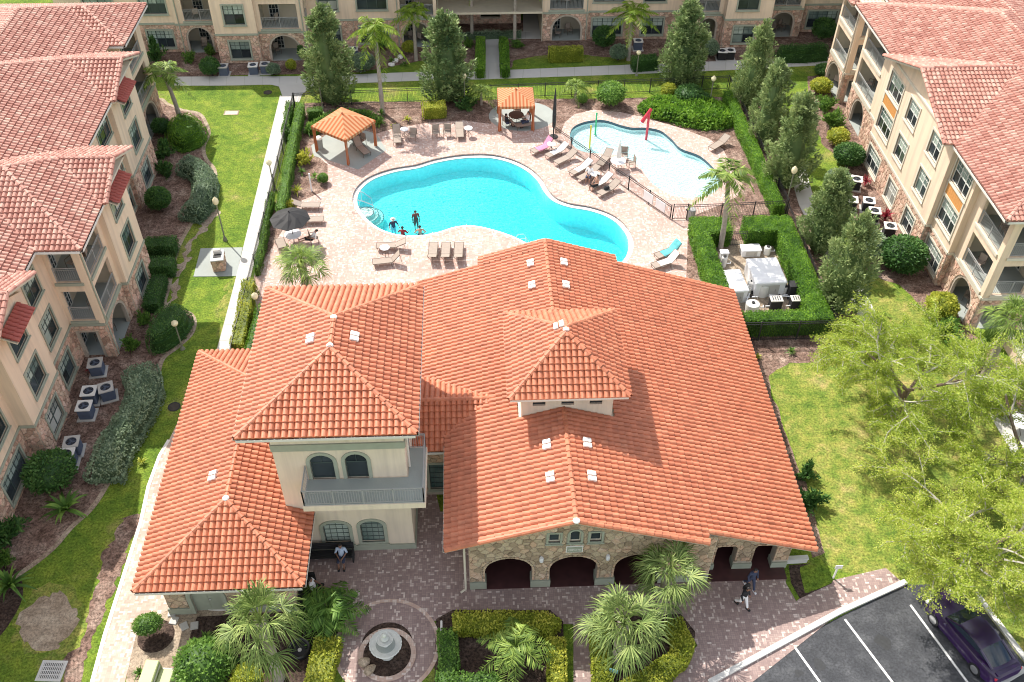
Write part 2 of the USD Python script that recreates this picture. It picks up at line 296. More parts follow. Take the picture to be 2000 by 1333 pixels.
leaf_mat('fan_leaf', (0.048, 0.086, 0.019), (0.171, 0.246, 0.065), (0.406, 0.480, 0.157), trans=0.3)
leaf_mat('red_leaf', (0.090, 0.006, 0.015), (0.240, 0.020, 0.035), (0.420, 0.070, 0.080), trans=0.3)
mat('bark', (0.17, 0.125, 0.09), 0.95, var=0.3, scale=7, bump=0.8, bscale=20)
mat('palm_bark', (0.30, 0.26, 0.215), 0.95, var=0.22, scale=5, bump=0.6, bscale=18)
mat('grey_twig', (0.42, 0.39, 0.34), 0.9, var=0.2, scale=6)
mat('dark_twig', (0.05, 0.04, 0.03), 0.9, var=0.3, scale=4)
mat('lamp_globe', (0.74, 0.66, 0.42), 0.3, var=0.03)
mat('lamp_post', (0.17, 0.17, 0.12), 0.6, var=0.1)
mat('ac_blue', (0.085, 0.105, 0.15), 0.55, var=0.1, scale=4)
mat('ac_grey', (0.46, 0.44, 0.40), 0.55, var=0.05)
mat('ac_white', (0.70, 0.68, 0.63), 0.5, var=0.04)
mat('steel', (0.62, 0.62, 0.62), 0.25, var=0.02, metal=0.9)
mat('black_matte', (0.012, 0.012, 0.013), 0.7, var=0.2)
mat('black_rubber', (0.010, 0.010, 0.011), 0.35, var=0.2)
mat('utility_green', (0.42, 0.46, 0.22), 0.6, var=0.06)
mat('blue_sign', (0.22, 0.45, 0.50), 0.5, var=0.05)
mat('fountain_stone', (0.52, 0.53, 0.49), 0.8, var=0.12, scale=5)
mat('skin', (0.42, 0.24, 0.17), 0.6, var=0.06)
mat('dark_skin', (0.24, 0.12, 0.075), 0.6, var=0.06)
mat('hair', (0.015, 0.011, 0.010), 0.6, var=0.2)
mat('black_cloth', (0.013, 0.013, 0.015), 0.9, var=0.2)
mat('navy_cloth', (0.035, 0.045, 0.085), 0.9, var=0.2)
mat('maroon_cloth', (0.14, 0.04, 0.035), 0.9, var=0.2)
mat('red_cloth', (0.23, 0.025, 0.03), 0.9, var=0.2)
mat('blue_cloth', (0.42, 0.50, 0.62), 0.9, var=0.08)
mat('brown_wicker', (0.075, 0.048, 0.035), 0.8, var=0.3, scale=20)
mat('gazebo_frame', (0.38, 0.13, 0.06), 0.6, var=0.12)
mat('spray_red', (0.50, 0.025, 0.05), 0.35, var=0.05)
mat('spray_green', (0.03, 0.38, 0.16), 0.35, var=0.05)
mat('spray_yellow', (0.62, 0.52, 0.04), 0.35, var=0.05)
mat('tree_stake', (0.60, 0.50, 0.30), 0.8, var=0.1)
mat('tan_paint', (0.50, 0.44, 0.33), 0.8, var=0.06)
mat('car_paint', (0.020, 0.006, 0.042), 0.22, var=0.06, scale=1.0, spec=0.8)
mat('car_glass', (0.012, 0.02, 0.028), 0.04, var=0.1, spec=0.9)
mat('red_paint', (0.40, 0.02, 0.03), 0.5, var=0.1)
MAT['canvas'] = usdkit.material(stage, '/World/Looks/canvas', {'at': ('attribute', {'attribute': 'tint'}), 'ra': ('rgb_ramp', {'ramp': [(0.0, (0.50, 0.15, 0.055)), (1.0, (0.60, 0.34, 0.18))]}), 'p': ('principled_bsdf', {'roughness': 0.9}), 'tr': ('translucent_bsdf', {}), 'mx': ('mix_closure', {'fac': 0.25})},
    [('at.fac', 'ra.fac'), ('ra.color', 'p.base_color'), ('ra.color', 'tr.color'), ('p.BSDF', 'mx.closure1'), ('tr.BSDF', 'mx.closure2')], surface='mx.closure')
def water_mat(name, dens, col, bs):
    MAT[name] = usdkit.material(stage, '/World/Looks/' + name, {'geo': ('geometry', {}), 'mp': ('mapping', {'scale': (1, 1.5, 1), 'rotation': (0, 0, 0.5)}), 'no': ('noise_texture', {'scale': bs, 'detail': 4.0, 'distortion': 0.8}),
        'bu': ('bump', {'strength': 1.0, 'distance': 0.16}), 'fr': ('fresnel', {'IOR': 1.33}), 'tr': ('transparent_bsdf', {'color': (1, 1, 1)}), 'gl': ('glossy_bsdf', {'roughness': 0.02, 'color': (1, 1, 1)}), 'mx': ('mix_closure', {}), 'ab': ('absorption_volume', {'color': col, 'density': dens})},
        [('geo.position', 'mp.vector'), ('mp.vector', 'no.vector'), ('no.fac', 'bu.height'), ('bu.normal', 'fr.normal'), ('bu.normal', 'gl.normal'), ('fr.fac', 'mx.fac'), ('tr.BSDF', 'mx.closure1'), ('gl.BSDF', 'mx.closure2')], surface='mx.closure', volume='ab.volume')
water_mat('pool_water', 0.62, (0.0, 0.93, 0.945), 5.0)
water_mat('shallow_water', 0.35, (0.0, 0.94, 0.95), 5.0)
MAT['pool_plaster'] = usdkit.material(stage, '/World/Looks/pool_plaster', {'geo': ('geometry', {}), 'no': ('noise_texture', {'scale': 2.2, 'detail': 2.0}), 'ad': ('mix', {'fac': 0.16}), 'vo': ('voronoi_texture', {'scale': 5.5, 'feature': 'smooth_f1', 'smoothness': 0.6}), 'ra': ('rgb_ramp', {'ramp': [(0.1, (0.50, 0.76, 0.79)), (0.5, (0.56, 0.82, 0.84)), (0.8, (0.64, 0.87, 0.89))]}), 'p': ('principled_bsdf', {'roughness': 0.8})},  # cell mottling in the plaster colour imitates rippling caustic light
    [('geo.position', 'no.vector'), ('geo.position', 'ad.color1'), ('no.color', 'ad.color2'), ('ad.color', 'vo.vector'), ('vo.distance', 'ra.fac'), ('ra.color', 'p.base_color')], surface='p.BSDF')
mat('white_plaster', (0.74, 0.76, 0.76), 0.8, var=0.03)
mat('dark_tile', (0.035, 0.075, 0.10), 0.3, var=0.3, scale=12)
mat('coping', (0.72, 0.69, 0.64), 0.8, var=0.06, scale=3)

# ------------------------------------------------------------------ walls, stones, windows
class Fr:
    """A wall plane: origin, direction u along the wall (outside lies on the right), height w, depth d outwards."""
    def __init__(s, o, u):
        s.o = np.array([o[0], o[1], o[2] if len(o) > 2 else 0.0], float); u = np.asarray(u, float); u = u / np.linalg.norm(u)
        s.u = np.array([u[0], u[1], 0.0]); s.n = np.array([u[1], -u[0], 0.0])
    def at(s, uwd):
        p = np.asarray(uwd, float)
        return s.o + p[:, :1] * s.u + p[:, 1:2] * [0, 0, 1.0] + p[:, 2:3] * s.n
    def sub(s, u, d=0.0, z=0.0): return Fr(s.o + u * s.u + d * s.n + [0, 0, z], s.u)
    def turn(s, u, d=0.0, way='in'):
        """Frame of a return wall at u: walking inwards (outside is +u) or outwards (outside is -u)."""
        v = -s.n if way == 'in' else s.n
        return Fr(s.o + u * s.u + d * s.n, v[:2])

def slab(mb, fr, poly, d0, d1, t=0.0):
    for g in getattr(poly, 'geoms', [poly]):
        if g.geom_type != 'Polygon' or g.area < 1e-4: continue
        m = trimesh.creation.extrude_polygon(g, d1 - d0, engine='earcut')
        mb.add(fr.at(m.vertices + [0, 0, d0]), m.faces, t)
    return mb

def arch_poly(u0, u1, w0, w1, rise=None, n=10):
    """An opening with a round head of the given rise."""
    r = (u1 - u0) / 2 if rise is None else rise
    c = (u0 + u1) / 2
    th = np.linspace(0, math.pi, n + 1)
    return Polygon([(u0, w0), (u1, w0)] + [(c + (u1 - u0) / 2 * math.cos(a), w1 - r + r * math.sin(a)) for a in th])

def stones_on(poly, fr, size, out, rng, d0=0.0):
    """Irregular stones, each with its own outline and relief, over a wall polygon; appended to out as (verts, faces, tone)."""
    if poly.is_empty: return
    x0, y0, x1, y1 = poly.bounds
    nx, ny = max(1, int((x1 - x0) / size)), max(1, int((y1 - y0) / (size * 0.62)))
    pts = []
    for j in range(-1, ny + 2):
        for i in range(-1, nx + 2):
            pts.append((x0 + (i + 0.5 + 0.5 * (j % 2) + rng.uniform(-0.38, 0.38)) * (x1 - x0) / nx, y0 + (j + 0.5 + rng.uniform(-0.36, 0.36)) * (y1 - y0) / ny))
    pts = np.array(pts)
    if len(pts) < 5: return
    vor = Voronoi(pts)
    for k in range(len(pts)):
        reg = vor.regions[vor.point_region[k]]
        if not reg or -1 in reg: continue
        c = Polygon(vor.vertices[reg]).intersection(poly)
        for g in getattr(c, 'geoms', [c]):
            if g.geom_type != 'Polygon' or g.area < 0.003: continue
            g = g.buffer(-0.012, join_style=2)
            if g.geom_type != 'Polygon' or g.area < 0.002: continue
            h = g.convex_hull.simplify(0.01)
            if h.geom_type != 'Polygon': continue
            r = np.array(h.exterior.coords)[:-1]
            if Polygon(r).exterior.is_ccw is False: r = r[::-1]
            n = len(r); ctr = r.mean(0); dep = rng.uniform(0.03, 0.065)
            top = ctr + (r - ctr) * 0.86
            uwd = np.vstack([np.c_[r, np.full(n, d0)], np.c_[top, np.array([dep * rng.uniform(0.8, 1.15) + d0 for _ in range(n)])], [[*ctr, dep * 1.12 + d0]]])
            f = [(i, (i + 1) % n, n + (i + 1) % n) for i in range(n)] + [(i, n + (i + 1) % n, n + i) for i in range(n)] + [(n + i, n + (i + 1) % n, 2 * n) for i in range(n)]
            out.append((fr.at(uwd), np.array(f), rng.random()))

def place_pieces(pieces, name, mat_, parent, limit=300, kindname=None):
    """The pieces that show largest become parts one by one, the rest one part of kind stuff."""
    if not pieces: return
    eye = np.array([0, 0, CAM_H])
    def rank(p):
        c = p[0].mean(0); d = c - eye; q = CR @ d
        x, y = 1000 + FPX * q[0] / q[2], 666.5 - FPX * q[1] / q[2]
        off = 0 if -20 < x < 2020 and -20 < y < 1350 else 500
        return np.linalg.norm(d) + off
    order = sorted(range(len(pieces)), key=lambda i: rank(pieces[i]))
    for i in order[:limit]:
        v, f, t = pieces[i]
        put(name, (v, f, np.full(len(f), t)), mat_, parent, tint=True)
    rest = MB()
    for i in order[limit:]:
        v, f, t = pieces[i]; rest.add(v, f, t)
    put(kindname or name + 's', rest, mat_, parent, tint=True, kind='stuff')

def hash01(x): return math.modf(abs(math.sin(x * 12.9898) * 43758.5453))[0]
def window(parent, fr, u0, u1, w0, w1, cols=2, lower=True, rise=None, sash='dark_sash', trim='sage_trim', grid=(2, 2), tw=0.13, blind=True, allgrid=False, glass=True):
    """Surround, sash with glazing bars and panes; the wall has a hole of the same size."""
    hole = sbox(u0, w0, u1, w1) if rise is None else arch_poly(u0, u1, w0, w1, rise)
    mb = MB(); slab(mb, fr, hole.buffer(tw, join_style=2 if rise is None else 1).difference(hole), -0.04, 0.05)
    mb2 = MB(); slab(mb, fr, sbox(u0 - tw - 0.05, w0 - tw - 0.03, u1 + tw + 0.05, w0 - tw + 0.05), 0.051, 0.10)
    wp = put('window', mb, trim, parent)
    sm, bars = MB(), []
    b = 0.035
    frame = hole.difference(hole.buffer(-0.055, join_style=2))
    mid = w0 + (w1 - w0) * (0.5 if rise is None else 0.62)
    cw = (u1 - u0) / cols
    for c in range(1, cols): bars.append(sbox(u0 + c * cw - b, w0, u0 + c * cw + b, w1))
    if lower: bars.append(sbox(u0, mid - b, u1, mid + b))
    for c in range(cols):
        a, e = u0 + c * cw, u0 + (c + 1) * cw
        for lo, hi, g in ((mid if lower else w0, w1, True), (w0, mid, allgrid)):
            if not g or (not lower and lo == w0 and hi == mid): continue
            for k in range(1, grid[0]): bars.append(sbox(a + (e - a) * k / grid[0] - 0.012, lo, a + (e - a) * k / grid[0] + 0.012, hi))
            for k in range(1, grid[1]): bars.append(sbox(a, lo + (hi - lo) * k / grid[1] - 0.012, e, lo + (hi - lo) * k / grid[1] + 0.012))
    slab(sm, fr, unary_union([frame] + bars).intersection(hole), -0.13, -0.085)
    put('sash', sm, sash, wp)
    if glass:
        for c in range(cols):
            for lo, hi, up in (((w0, mid, False), (mid, w1, True)) if lower else ((w0, w1, True),)):
                pm = MB(); slab(pm, fr, sbox(u0 + c * cw + 0.01, lo + 0.01, u0 + (c + 1) * cw - 0.01, hi - 0.01).intersection(hole.buffer(-0.01)), -0.122, -0.108)
                q = (hash01(u0 + w0 * 3.7 + fr.o[0] * 1.3 + fr.o[1] * 0.7) if blind is True else 0.9); put('pane', pm, ('curtain_pane' if q < 0.2 else 'blind_pane') if (up and blind) or blind == 'all' or q < 0.2 or (q < 0.32 and c == 0) else 'dark_pane', wp)
    return hole

# ------------------------------------------------------------------ tiled roofs
TU, TV = 0.285, 0.345
PROF = np.array([(0.0, -0.055), (0.020, 0.022), (0.065, 0.068), (0.128, 0.082), (0.190, 0.066), (0.246, 0.010), (0.285, -0.055)])
class Roof:
    """Roof volumes (each the lowest of its planes); the roof is the highest volume at every place."""
    def __init__(s): s.vol, s.planes, s.caps, s.tiles, s.capp, s.high = [], [], [], [], [], set()
    def volume(s, x0, x1, y0, y1, z, sl, axis='y', lo='hip', hi='hip', skip=(), high=False, cap=True):
        """Rectangle of eaves at height z; ridge along axis; each end a hip, a gable or 'open' (runs into another volume)."""
        if axis == 'y':
            A = dict(a0=x0, a1=x1, b0=y0, b1=y1); P = lambda a, b, h: np.array([a, b, h])
        else:
            A = dict(a0=y0, a1=y1, b0=x0, b1=x1); P = lambda a, b, h: np.array([b, a, h])
        a0, a1, b0, b1 = A['a0'], A['a1'], A['b0'], A['b1']
        hw = (a1 - a0) / 2; am = (a0 + a1) / 2; zr = z + sl * hw
        r0 = b0 + hw if lo == 'hip' else b0; r1 = b1 - hw if hi == 'hip' else b1
        if r0 > r1: r0 = r1 = (r0 + r1) / 2; 
        pl = [[P(a0, b0, z), P(a0, b1, z), P(am, r1, zr), P(am, r0, zr)], [P(a1, b1, z), P(a1, b0, z), P(am, r0, zr), P(am, r1, zr)]]
        if lo == 'hip': pl.append([P(a1, b0, z), P(a0, b0, z), P(am, r0, zr)])
        if hi == 'hip': pl.append([P(a0, b1, z), P(a1, b1, z), P(am, r1, zr)])
        fs = [lambda x, y: z + sl * ((x if axis == 'y' else y) - a0), lambda x, y: z + sl * (a1 - (x if axis == 'y' else y))]
        if lo == 'hip': fs.append(lambda x, y: z + sl * ((y if axis == 'y' else x) - b0))
        if hi == 'hip': fs.append(lambda x, y: z + sl * (b1 - (y if axis == 'y' else x)))
        def h(x, y):
            r = fs[0](x, y)
            for g in fs[1:]: r = np.minimum(r, g(x, y))
            inside = (x >= x0 - 1e-6) & (x <= x1 + 1e-6) & (y >= y0 - 1e-6) & (y <= y1 + 1e-6)
            return np.where(inside, r, -99)
        vi = len(s.vol); s.vol.append(h)
        if high: s.high.add(vi)
        for i, p in enumerate(pl):
            if i not in skip: s.planes.append((vi, np.array(p)))
        if cap:
            if r1 - r0 > 0.3: s.caps.append((vi, P(am, r0, zr), P(am, r1, zr), 0))
            if lo == 'hip': s.caps += [(vi, P(a0, b0, z), P(am, r0, zr), 1), (vi, P(a1, b0, z), P(am, r0, zr), 1)]
            if hi == 'hip': s.caps += [(vi, P(a0, b1, z), P(am, r1, zr), 1), (vi, P(a1, b1, z), P(am, r1, zr), 1)]
            if lo == 'gable': s.caps += [(vi, P(a0, b0, z), P(am, b0, zr), 2), (vi, P(a1, b0, z), P(am, b0, zr), 2)]
            if hi == 'gable': s.caps += [(vi, P(a0, b1, z), P(am, b1, zr), 2), (vi, P(a1, b1, z), P(am, b1, zr), 2)]
        return vi
    def flat(s, fn, rects):
        """A plane z = fn(x, y) over rectangles (x0, x1, y0, y1, side of the eave); the first corner pair is the eave."""
        def h(x, y):
            m = np.zeros(np.shape(x), bool)
            for x0, x1, y0, y1, e in rects: m = m | ((x >= x0) & (x <= x1) & (y >= y0) & (y <= y1))
            return np.where(m, fn(x, y), -99)
        vi = len(s.vol); s.vol.append(h)
        for x0, x1, y0, y1, e in rects:
            c = {'w': [(x0, y0), (x0, y1), (x1, y1), (x1, y0)], 'e': [(x1, y1), (x1, y0), (x0, y0), (x0, y1)]}[e]
            s.planes.append((vi, np.array([(a, b, fn(a, b)) for a, b in c])))
        return vi
    def solid(s, x0, x1, y0, y1, z):
        s.vol.append(lambda x, y: np.where((x > x0) & (x < x1) & (y > y0) & (y < y1), z, -99))
    def hit(s, px, py):
        """Where the roof lies under a place measured on the photograph."""
        a, b = G(px, py, 13.0), G(px, py, 0.0)
        for t in np.linspace(0, 1, 2601):
            p = a + (b - a) * t
            if max([z for z in (float(h(p[0], p[1])) for h in s.vol) if z < 15] + [-50]) >= p[2]: break
        e = 0.05; f = lambda x, y: max(float(h(x, y)) for h in s.vol)
        n = np.array([f(p[0] - e, p[1]) - f(p[0] + e, p[1]), f(p[0], p[1] - e) - f(p[0], p[1] + e), 2 * e])
        return p, n / np.linalg.norm(n)
    def under(s, x, y, zz, vi, tol):
        """Whether a point of volume vi lies well below another volume."""
        m = np.full(np.shape(x), -99.0)
        for j, h in enumerate(s.vol):
            if j != vi and j not in s.high: m = np.maximum(m, h(x, y))
        return m > zz + tol
    def build_tiles(s, rng):
        for vi, P in s.planes:
            u = P[1] - P[0]; L = np.linalg.norm(u); u = u / L
            n = np.cross(u, P[2] - P[0]); n /= np.linalg.norm(n)
            if n[2] < 0: n = -n; P = P[[1, 0] + list(range(len(P) - 1, 1, -1))]; u = -u
            v = np.cross(n, u); o = P[0]
            uv = np.c_[(P - o) @ u, (P - o) @ v]
            poly = Polygon(uv)
            if not poly.exterior.is_ccw: poly = Polygon(uv[::-1])
            x0, y0, x1, y1 = poly.bounds
            off = float(o @ u); xe = math.floor((off + x0) / TU + 1e-6) * TU - off
            nu, nv = int(math.ceil((x1 - xe) / TU - 1e-6)), int(math.ceil((y1 - y0) / TV))
            pu = TU; sc = 1.0; x0 = xe
            ring = np.array(poly.exterior.coords)
            E = [(ring[i], ring[i + 1]) for i in range(len(ring) - 1)]
            for j in range(nv):
                for i in range(nu):
                    c = np.array([x0 + (i + 0.5) * pu, y0 + (j + 0.5) * TV])
                    d = min((b[0] - a[0]) / np.hypot(*(b - a)) * (c[1] - a[1]) - (b[1] - a[1]) / np.hypot(*(b - a)) * (c[0] - a[0]) for a, b in E)
                    if d < -0.18: continue
                    w = o + c[0] * u + c[1] * v
                    if s.under(w[0], w[1], w[2], vi, 0.32): continue
                    lo, hi = j * TV - (0.05 if j else 0.07), (j + 1) * TV
                    k = len(PROF); jig = rng.uniform(-0.004, 0.006)
                    pu_ = PROF[:, 0] * sc + x0 + i * pu
                    A = np.c_[pu_, np.full(k, lo + y0), PROF[:, 1] + 0.066 + jig]; B = np.c_[pu_, np.full(k, hi + y0), PROF[:, 1] + jig]; C = np.c_[pu_, np.full(k, lo + y0), np.full(k, -0.06)]
                    V = np.vstack([A, B, C])
                    F = np.array([q for m in range(k - 1) for q in ((m, m + 1, k + m + 1), (m, k + m + 1, k + m), (2 * k + m, 2 * k + m + 1, m + 1), (2 * k + m, m + 1, m))])
                    if d < 0.30:
                        tm = trimesh.Trimesh(V, F, process=False)
                        for a, b in E:
                            if abs(a[1] - b[1]) < 1e-6 and a[1] < y0 + 1e-6: continue
                            nn = np.array([-(b[1] - a[1]), b[0] - a[0], 0.0]); nn /= np.linalg.norm(nn)
                            if ((tm.vertices - [a[0], a[1], 0]) @ nn).min() < -1e-6:
                                tm = trimesh.intersections.slice_mesh_plane(tm, nn, [a[0], a[1], 0])
                                if tm is None or len(tm.faces) == 0: break
                        if tm is None or len(tm.faces) == 0: continue
                        V, F = np.array(tm.vertices), np.array(tm.faces)
                        whole = False
                    else: whole = True
                    s.tiles.append((o + V[:, :1] * u + V[:, 1:2] * v + (V[:, 2:3] + 0.062) * n, F, rng.random() * 0.999, whole))
    def build_caps(s, rng):
        for vi, p, q, kd in s.caps:
            d = q - p; L = np.linalg.norm(d); d = d / L
            side = np.cross(d, [0, 0, 1.0]); side /= np.linalg.norm(side); up = np.cross(side, d)
            nseg = max(1, round(L / 0.40)); st = L / nseg
            th = np.linspace(0, math.pi, 6)
            for i in range(nseg):
                a = p + d * (i * st); c = a + d * st / 2
                if s.under(c[0], c[1], c[2], vi, 0.12): continue
                r0, r1 = 0.145, 0.115
                a2 = a - d * 0.03; b2 = a + d * (st + 0.03)
                R0 = [a2 + side * math.cos(t) * r0 + up * (math.sin(t) * r0 + 0.07) for t in th]
                R1 = [b2 + side * math.cos(t) * r1 + up * (math.sin(t) * r1 + 0.05) for t in th]
                V = np.array(R0 + R1 + [a2 - up * 0.02]); m = 6
                F = [x for k in range(m - 1) for x in ((k, k + m, k + m + 1), (k, k + m + 1, k + 1), (k, k + 1, 2 * m))]
                s.capp.append((V, np.array(F), rng.random() * 0.999))
    def deck(s, mb, th=0.14, fascia=None):
        for vi, P in s.planes:
            n = np.cross(P[1] - P[0], P[2] - P[0]); n /= np.linalg.norm(n)
            if n[2] < 0: P = P[::-1]; n = -n
            k = len(P); V = np.vstack([P - n * 0.004, P - np.array([0, 0, th])])
            F = [(0, i, i + 1) for i in range(1, k - 1)] + [(k, k + i + 1, k + i) for i in range(1, k - 1)]
            F += [x for i in range(k) for x in ((i, k + i, k + (i + 1) % k), (i, k + (i + 1) % k, (i + 1) % k))]
            mb.add(V, F)

def gutter(parent, pts, fr_out, mat_='gutter_metal', w=0.13, h=0.12):
    """An open gutter along an eave: outer lip, floor and dark inside."""
    a, b = np.asarray(pts[0], float), np.asarray(pts[1], float); d = b - a; L = np.linalg.norm(d); d /= L
    n = np.asarray(fr_out, float)
    def bar(mb, o0, o1, z0, z1):
        v = [a + e * d * L + n * o + [0, 0, z] for e in (0, 1) for o, z in ((o0, z0), (o1, z0), (o1, z1), (o0, z1))]
        mb.add(v, [(0, 1, 2, 3), (7, 6, 5, 4), (0, 4, 5, 1), (1, 5, 6, 2), (2, 6, 7, 3), (3, 7, 4, 0)])
    m = MB(); bar(m, w, w + 0.022, -h, 0.01); bar(m, -0.01, w + 0.018, -h - 0.02, -h - 0.001)
    for k in range(int(L / 1.1)):
        c = a + d * (k + 0.5) * L / max(1, int(L / 1.1)); m.cb(c + n * w / 2 + [0, 0, 0.002], [0.03 + abs(n[0]) * (w - 0.03), 0.03 + abs(n[1]) * (w - 0.03), 0.015])
    g = put('gutter', m, mat_, parent)
    m = MB(); bar(m, 0.0, w - 0.001, -h + 0.002, -h + 0.02); put('gutter_floor', m, 'gutter_dark', g)

def railing(parent, pts, h=1.05, posts=1.5, pick=0.115, mat_='rail_metal', name='railing', pr=0.008):
    """Rails and posts along a line of points, with pickets between them."""
    m, q = MB(), MB()
    for a, b in zip(pts[:-1], pts[1:]):
        a, b = np.asarray(a, float), np.asarray(b, float); L = np.linalg.norm(b - a); d = (b - a) / L; ang = math.degrees(math.atan2(d[1], d[0]))
        for z, t in ((h, 0.045), (h - 0.12, 0.022), (0.09, 0.03)): m.cb((a + b) / 2 + [0, 0, z], (L, t, t), ang)
        k = max(1, round(L / posts))
        for i in range(k + 1): m.cb(a + d * L * i / k + [0, 0, h / 2], (0.045, 0.045, h + 0.03), ang)
        k = max(2, round(L / pick))
        for i in range(1, k): q.cb(a + d * L * i / k + [0, 0, (h - 0.06) / 2 + 0.05], (pr * 2, pr * 2, h - 0.16), ang)
    r = put(name, m, mat_, parent)
    put('pickets', q, mat_, r, kind='stuff')
    return r
# ------------------------------------------------------------------ clubhouse
rng = random.Random(7)
CL = thing('clubhouse', 'clubhouse with orange tiled roofs, square tower and arched stone porch beside the pool', 'building')
R = Roof()
MS, MZ, MX = 0.325, 6.05, 4.18
vl = R.flat(lambda x, y: MZ - MS * (MX - x) + 0 * y, [(-1.65, MX, 24.8, 44.3, 'w'), (0.25, MX, 44.3, 45.05, 'w'), (-3.45, -1.65, 34.4, 44.3, 'w')])
vr = R.flat(lambda x, y: MZ - MS * (x - MX) + 0 * y, [(MX, 10.35, 24.8, 44.5, 'e'), (MX, 8.4, 44.5, 45.05, 'e'), (10.35, 15.94, 25.45, 44.4, 'e')])
zz = lambda x: MZ - MS * abs(x - MX)
R.caps += [(vl, np.array([MX, 24.8, MZ]), np.array([MX, 45.05, MZ]), 0)]
for x0, x1, y in ((-1.65, MX, 24.8), (10.35, MX, 24.8), (15.94, 10.35, 25.45), (0.25, MX, 45.05), (8.4, MX, 45.05), (-3.4, 0.25, 44.3), (15.94, 8.4, 44.45)):
    R.caps.append((vl if x1 <= MX and x0 < MX else vr, np.array([x0, y, zz(x0)]), np.array([x1, y, zz(x1)]), 2))
R.volume(-15.62, -8.15, 23.85, 39.1, 3.2, 0.42)
R.volume(-10.49, -2.77, 27.25, 37.05, 9.5, 0.39, high=True)
R.volume(1.5, 7.2, 30.95, 37.0, 7.5, 0.56, high=True)
vc = R.volume(-3.45, 2.2, 30.95, 35.85, 3.87, 0.42, axis='x', lo='open', hi='open')
R.solid(-9.25, -3.45, 27.9, 36.4, 9.2)
R.solid(2.1, 6.6, 31.6, 36.4, 7.3)
R.build_tiles(rng); R.build_caps(rng)
def roof_parts(parent, R, tile_mat, cap_mat, deck_mat, ntile=300, ncap=300):
    d = MB(); R.deck(d); rf = put('roof', d, deck_mat, parent)
    place_pieces([(v, f, t) for v, f, t, w in R.tiles if w], 'roof_tile', tile_mat, rf, ntile, 'roof_tiling')
    m = MB()
    for v, f, t, w in R.tiles:
        if not w: m.add(v, f, t)
    put('cut_tiles', m, tile_mat, rf, tint=True, kind='stuff')
    place_pieces(R.capp, 'ridge_tile', cap_mat, rf, ncap, 'ridge_tiling')
    return rf
rf = roof_parts(CL, R, 'orange_tile', 'orange_tile', 'pale_trim')
def roof_vent(parent, px, py, R, along=(0, 1)):
    p, n = R.hit(px, py); u = np.array([*along, 0.0]); u -= n * (u @ n); u /= np.linalg.norm(u); v = np.cross(n, u)
    m = MB()
    for k in (-0.16, 0.16):
        c = p + u * k + n * 0.19
        V = np.array([c + u * a * 0.115 + v * b * 0.2 + n * e for e in (-0.05, 0.075) for a, b in ((-1, -1), (1, -1), (1, 1), (-1, 1))])
        m.add(V, [(3, 2, 1, 0), (4, 5, 6, 7), (0, 1, 5, 4), (1, 2, 6, 5), (2, 3, 7, 6), (3, 0, 4, 7)])
    put('roof_vent', m, 'ac_white', parent)
for px, py in ((1038, 519), (1099, 517), (1041, 562), (1103, 561), (1070, 873), (1144, 870), (1077, 937), (1153, 935), (610, 667), (690, 663), (420, 934)): roof_vent(rf, px, py, R)
roof_vent(rf, 1095, 640, R, (1, 0))
for q in ((MX, 24.8, MZ), (4.35, 33.9, 9.1), (-6.63, 31.2, 11.0), (-6.63, 33.1, 11.0), (-11.88, 27.6, 4.77)):
    m = MB(); m.sph(np.array(q) + [0, 0, 0.12], 0.17, 1, (1, 1, 0.6)); put('ridge_cap', m, 'coping', rf)
# walls
FW = Fr((-0.65, 25.4), (1, 0))
top = Polygon([(0, 0), (11.65, 0), (11.65, zz(11.0) - 0.13), (MX + 0.65, MZ - 0.13), (0, zz(-0.65) - 0.13)])
arches = [arch_poly(a, b, 0.0, 2.53, 1.0) for a, b in ((0.75, 3.01), (3.85, 6.15), (6.98, 9.25))]
wins = [(3.71, 4.25, 3.68, 4.38, None), (4.69, 5.21, 3.68, 4.58, 0.26), (5.64, 6.17, 3.68, 4.38, None)]
holes = unary_union(arches + [sbox(a, c, b, d) if r is None else arch_poly(a, b, c, d, r) for a, b, c, d, r in wins])
m = MB(); slab(m, FW, top.difference(holes), -0.45, 0.0)
FR = Fr((11.0, 26.05), (1, 0))
top2 = Polygon([(0, 0), (4.1, 0), (4.1, zz(15.1) - 0.13), (0, zz(11.0) - 0.13)])
hol2 = unary_union([sbox(0.38, 0, 1.4, 1.95), sbox(2.28, 0, 3.35, 1.93)])
slab(m, FR, top2.difference(hol2), -0.45, 0.0)
pw = put('porch_wall', m, 'mortar', CL)
st = []
stones_on(top.difference(holes.buffer(0.14)).intersection(sbox(0, 0.62, 20, 20)), FW, 0.42, st, rng)
stones_on(top2.difference(hol2.buffer(0.1, join_style=2)).intersection(sbox(0, 0.62, 20, 20)), FR, 0.42, st, rng)
for fr, hs in ((FW, arches), (FR, [sbox(0.38, 0, 1.4, 1.95), sbox(2.28, 0, 3.35, 1.93)])):      # stones round each opening
    for h in hs:
        ring = h.buffer(0.14, join_style=2 if fr is FR else 1).difference(h).intersection(sbox(-5, 0.62, 30, 10)); ln = h.exterior.length
        for k in range(int(ln / 0.22)):
            p = h.exterior.interpolate(k * 0.22); c = ring.intersection(p.buffer(0.135))
            if c.geom_type == 'Polygon' and c.area > 0.005:
                c = c.buffer(-0.008).convex_hull
                if c.geom_type == 'Polygon':
                    mm = MB(); slab(mm, fr, c.simplify(0.012), 0.0, 0.05); v, f, t = mm.arrays(); st.append((v, f, 0.55 + 0.4 * rng.random()))
place_pieces(st, 'stone', 'club_stone', pw, 300, 'stonework')
m = MB()
for a, b in ((0, 0.75), (3.01, 3.85), (6.15, 6.98), (9.25, 11.65)): slab(m, FW, sbox(a - (0.06 if a else 0), 0, b + (0.06 if b < 11 else 0), 0.58), -0.5 if a else -0.45, 0.09)
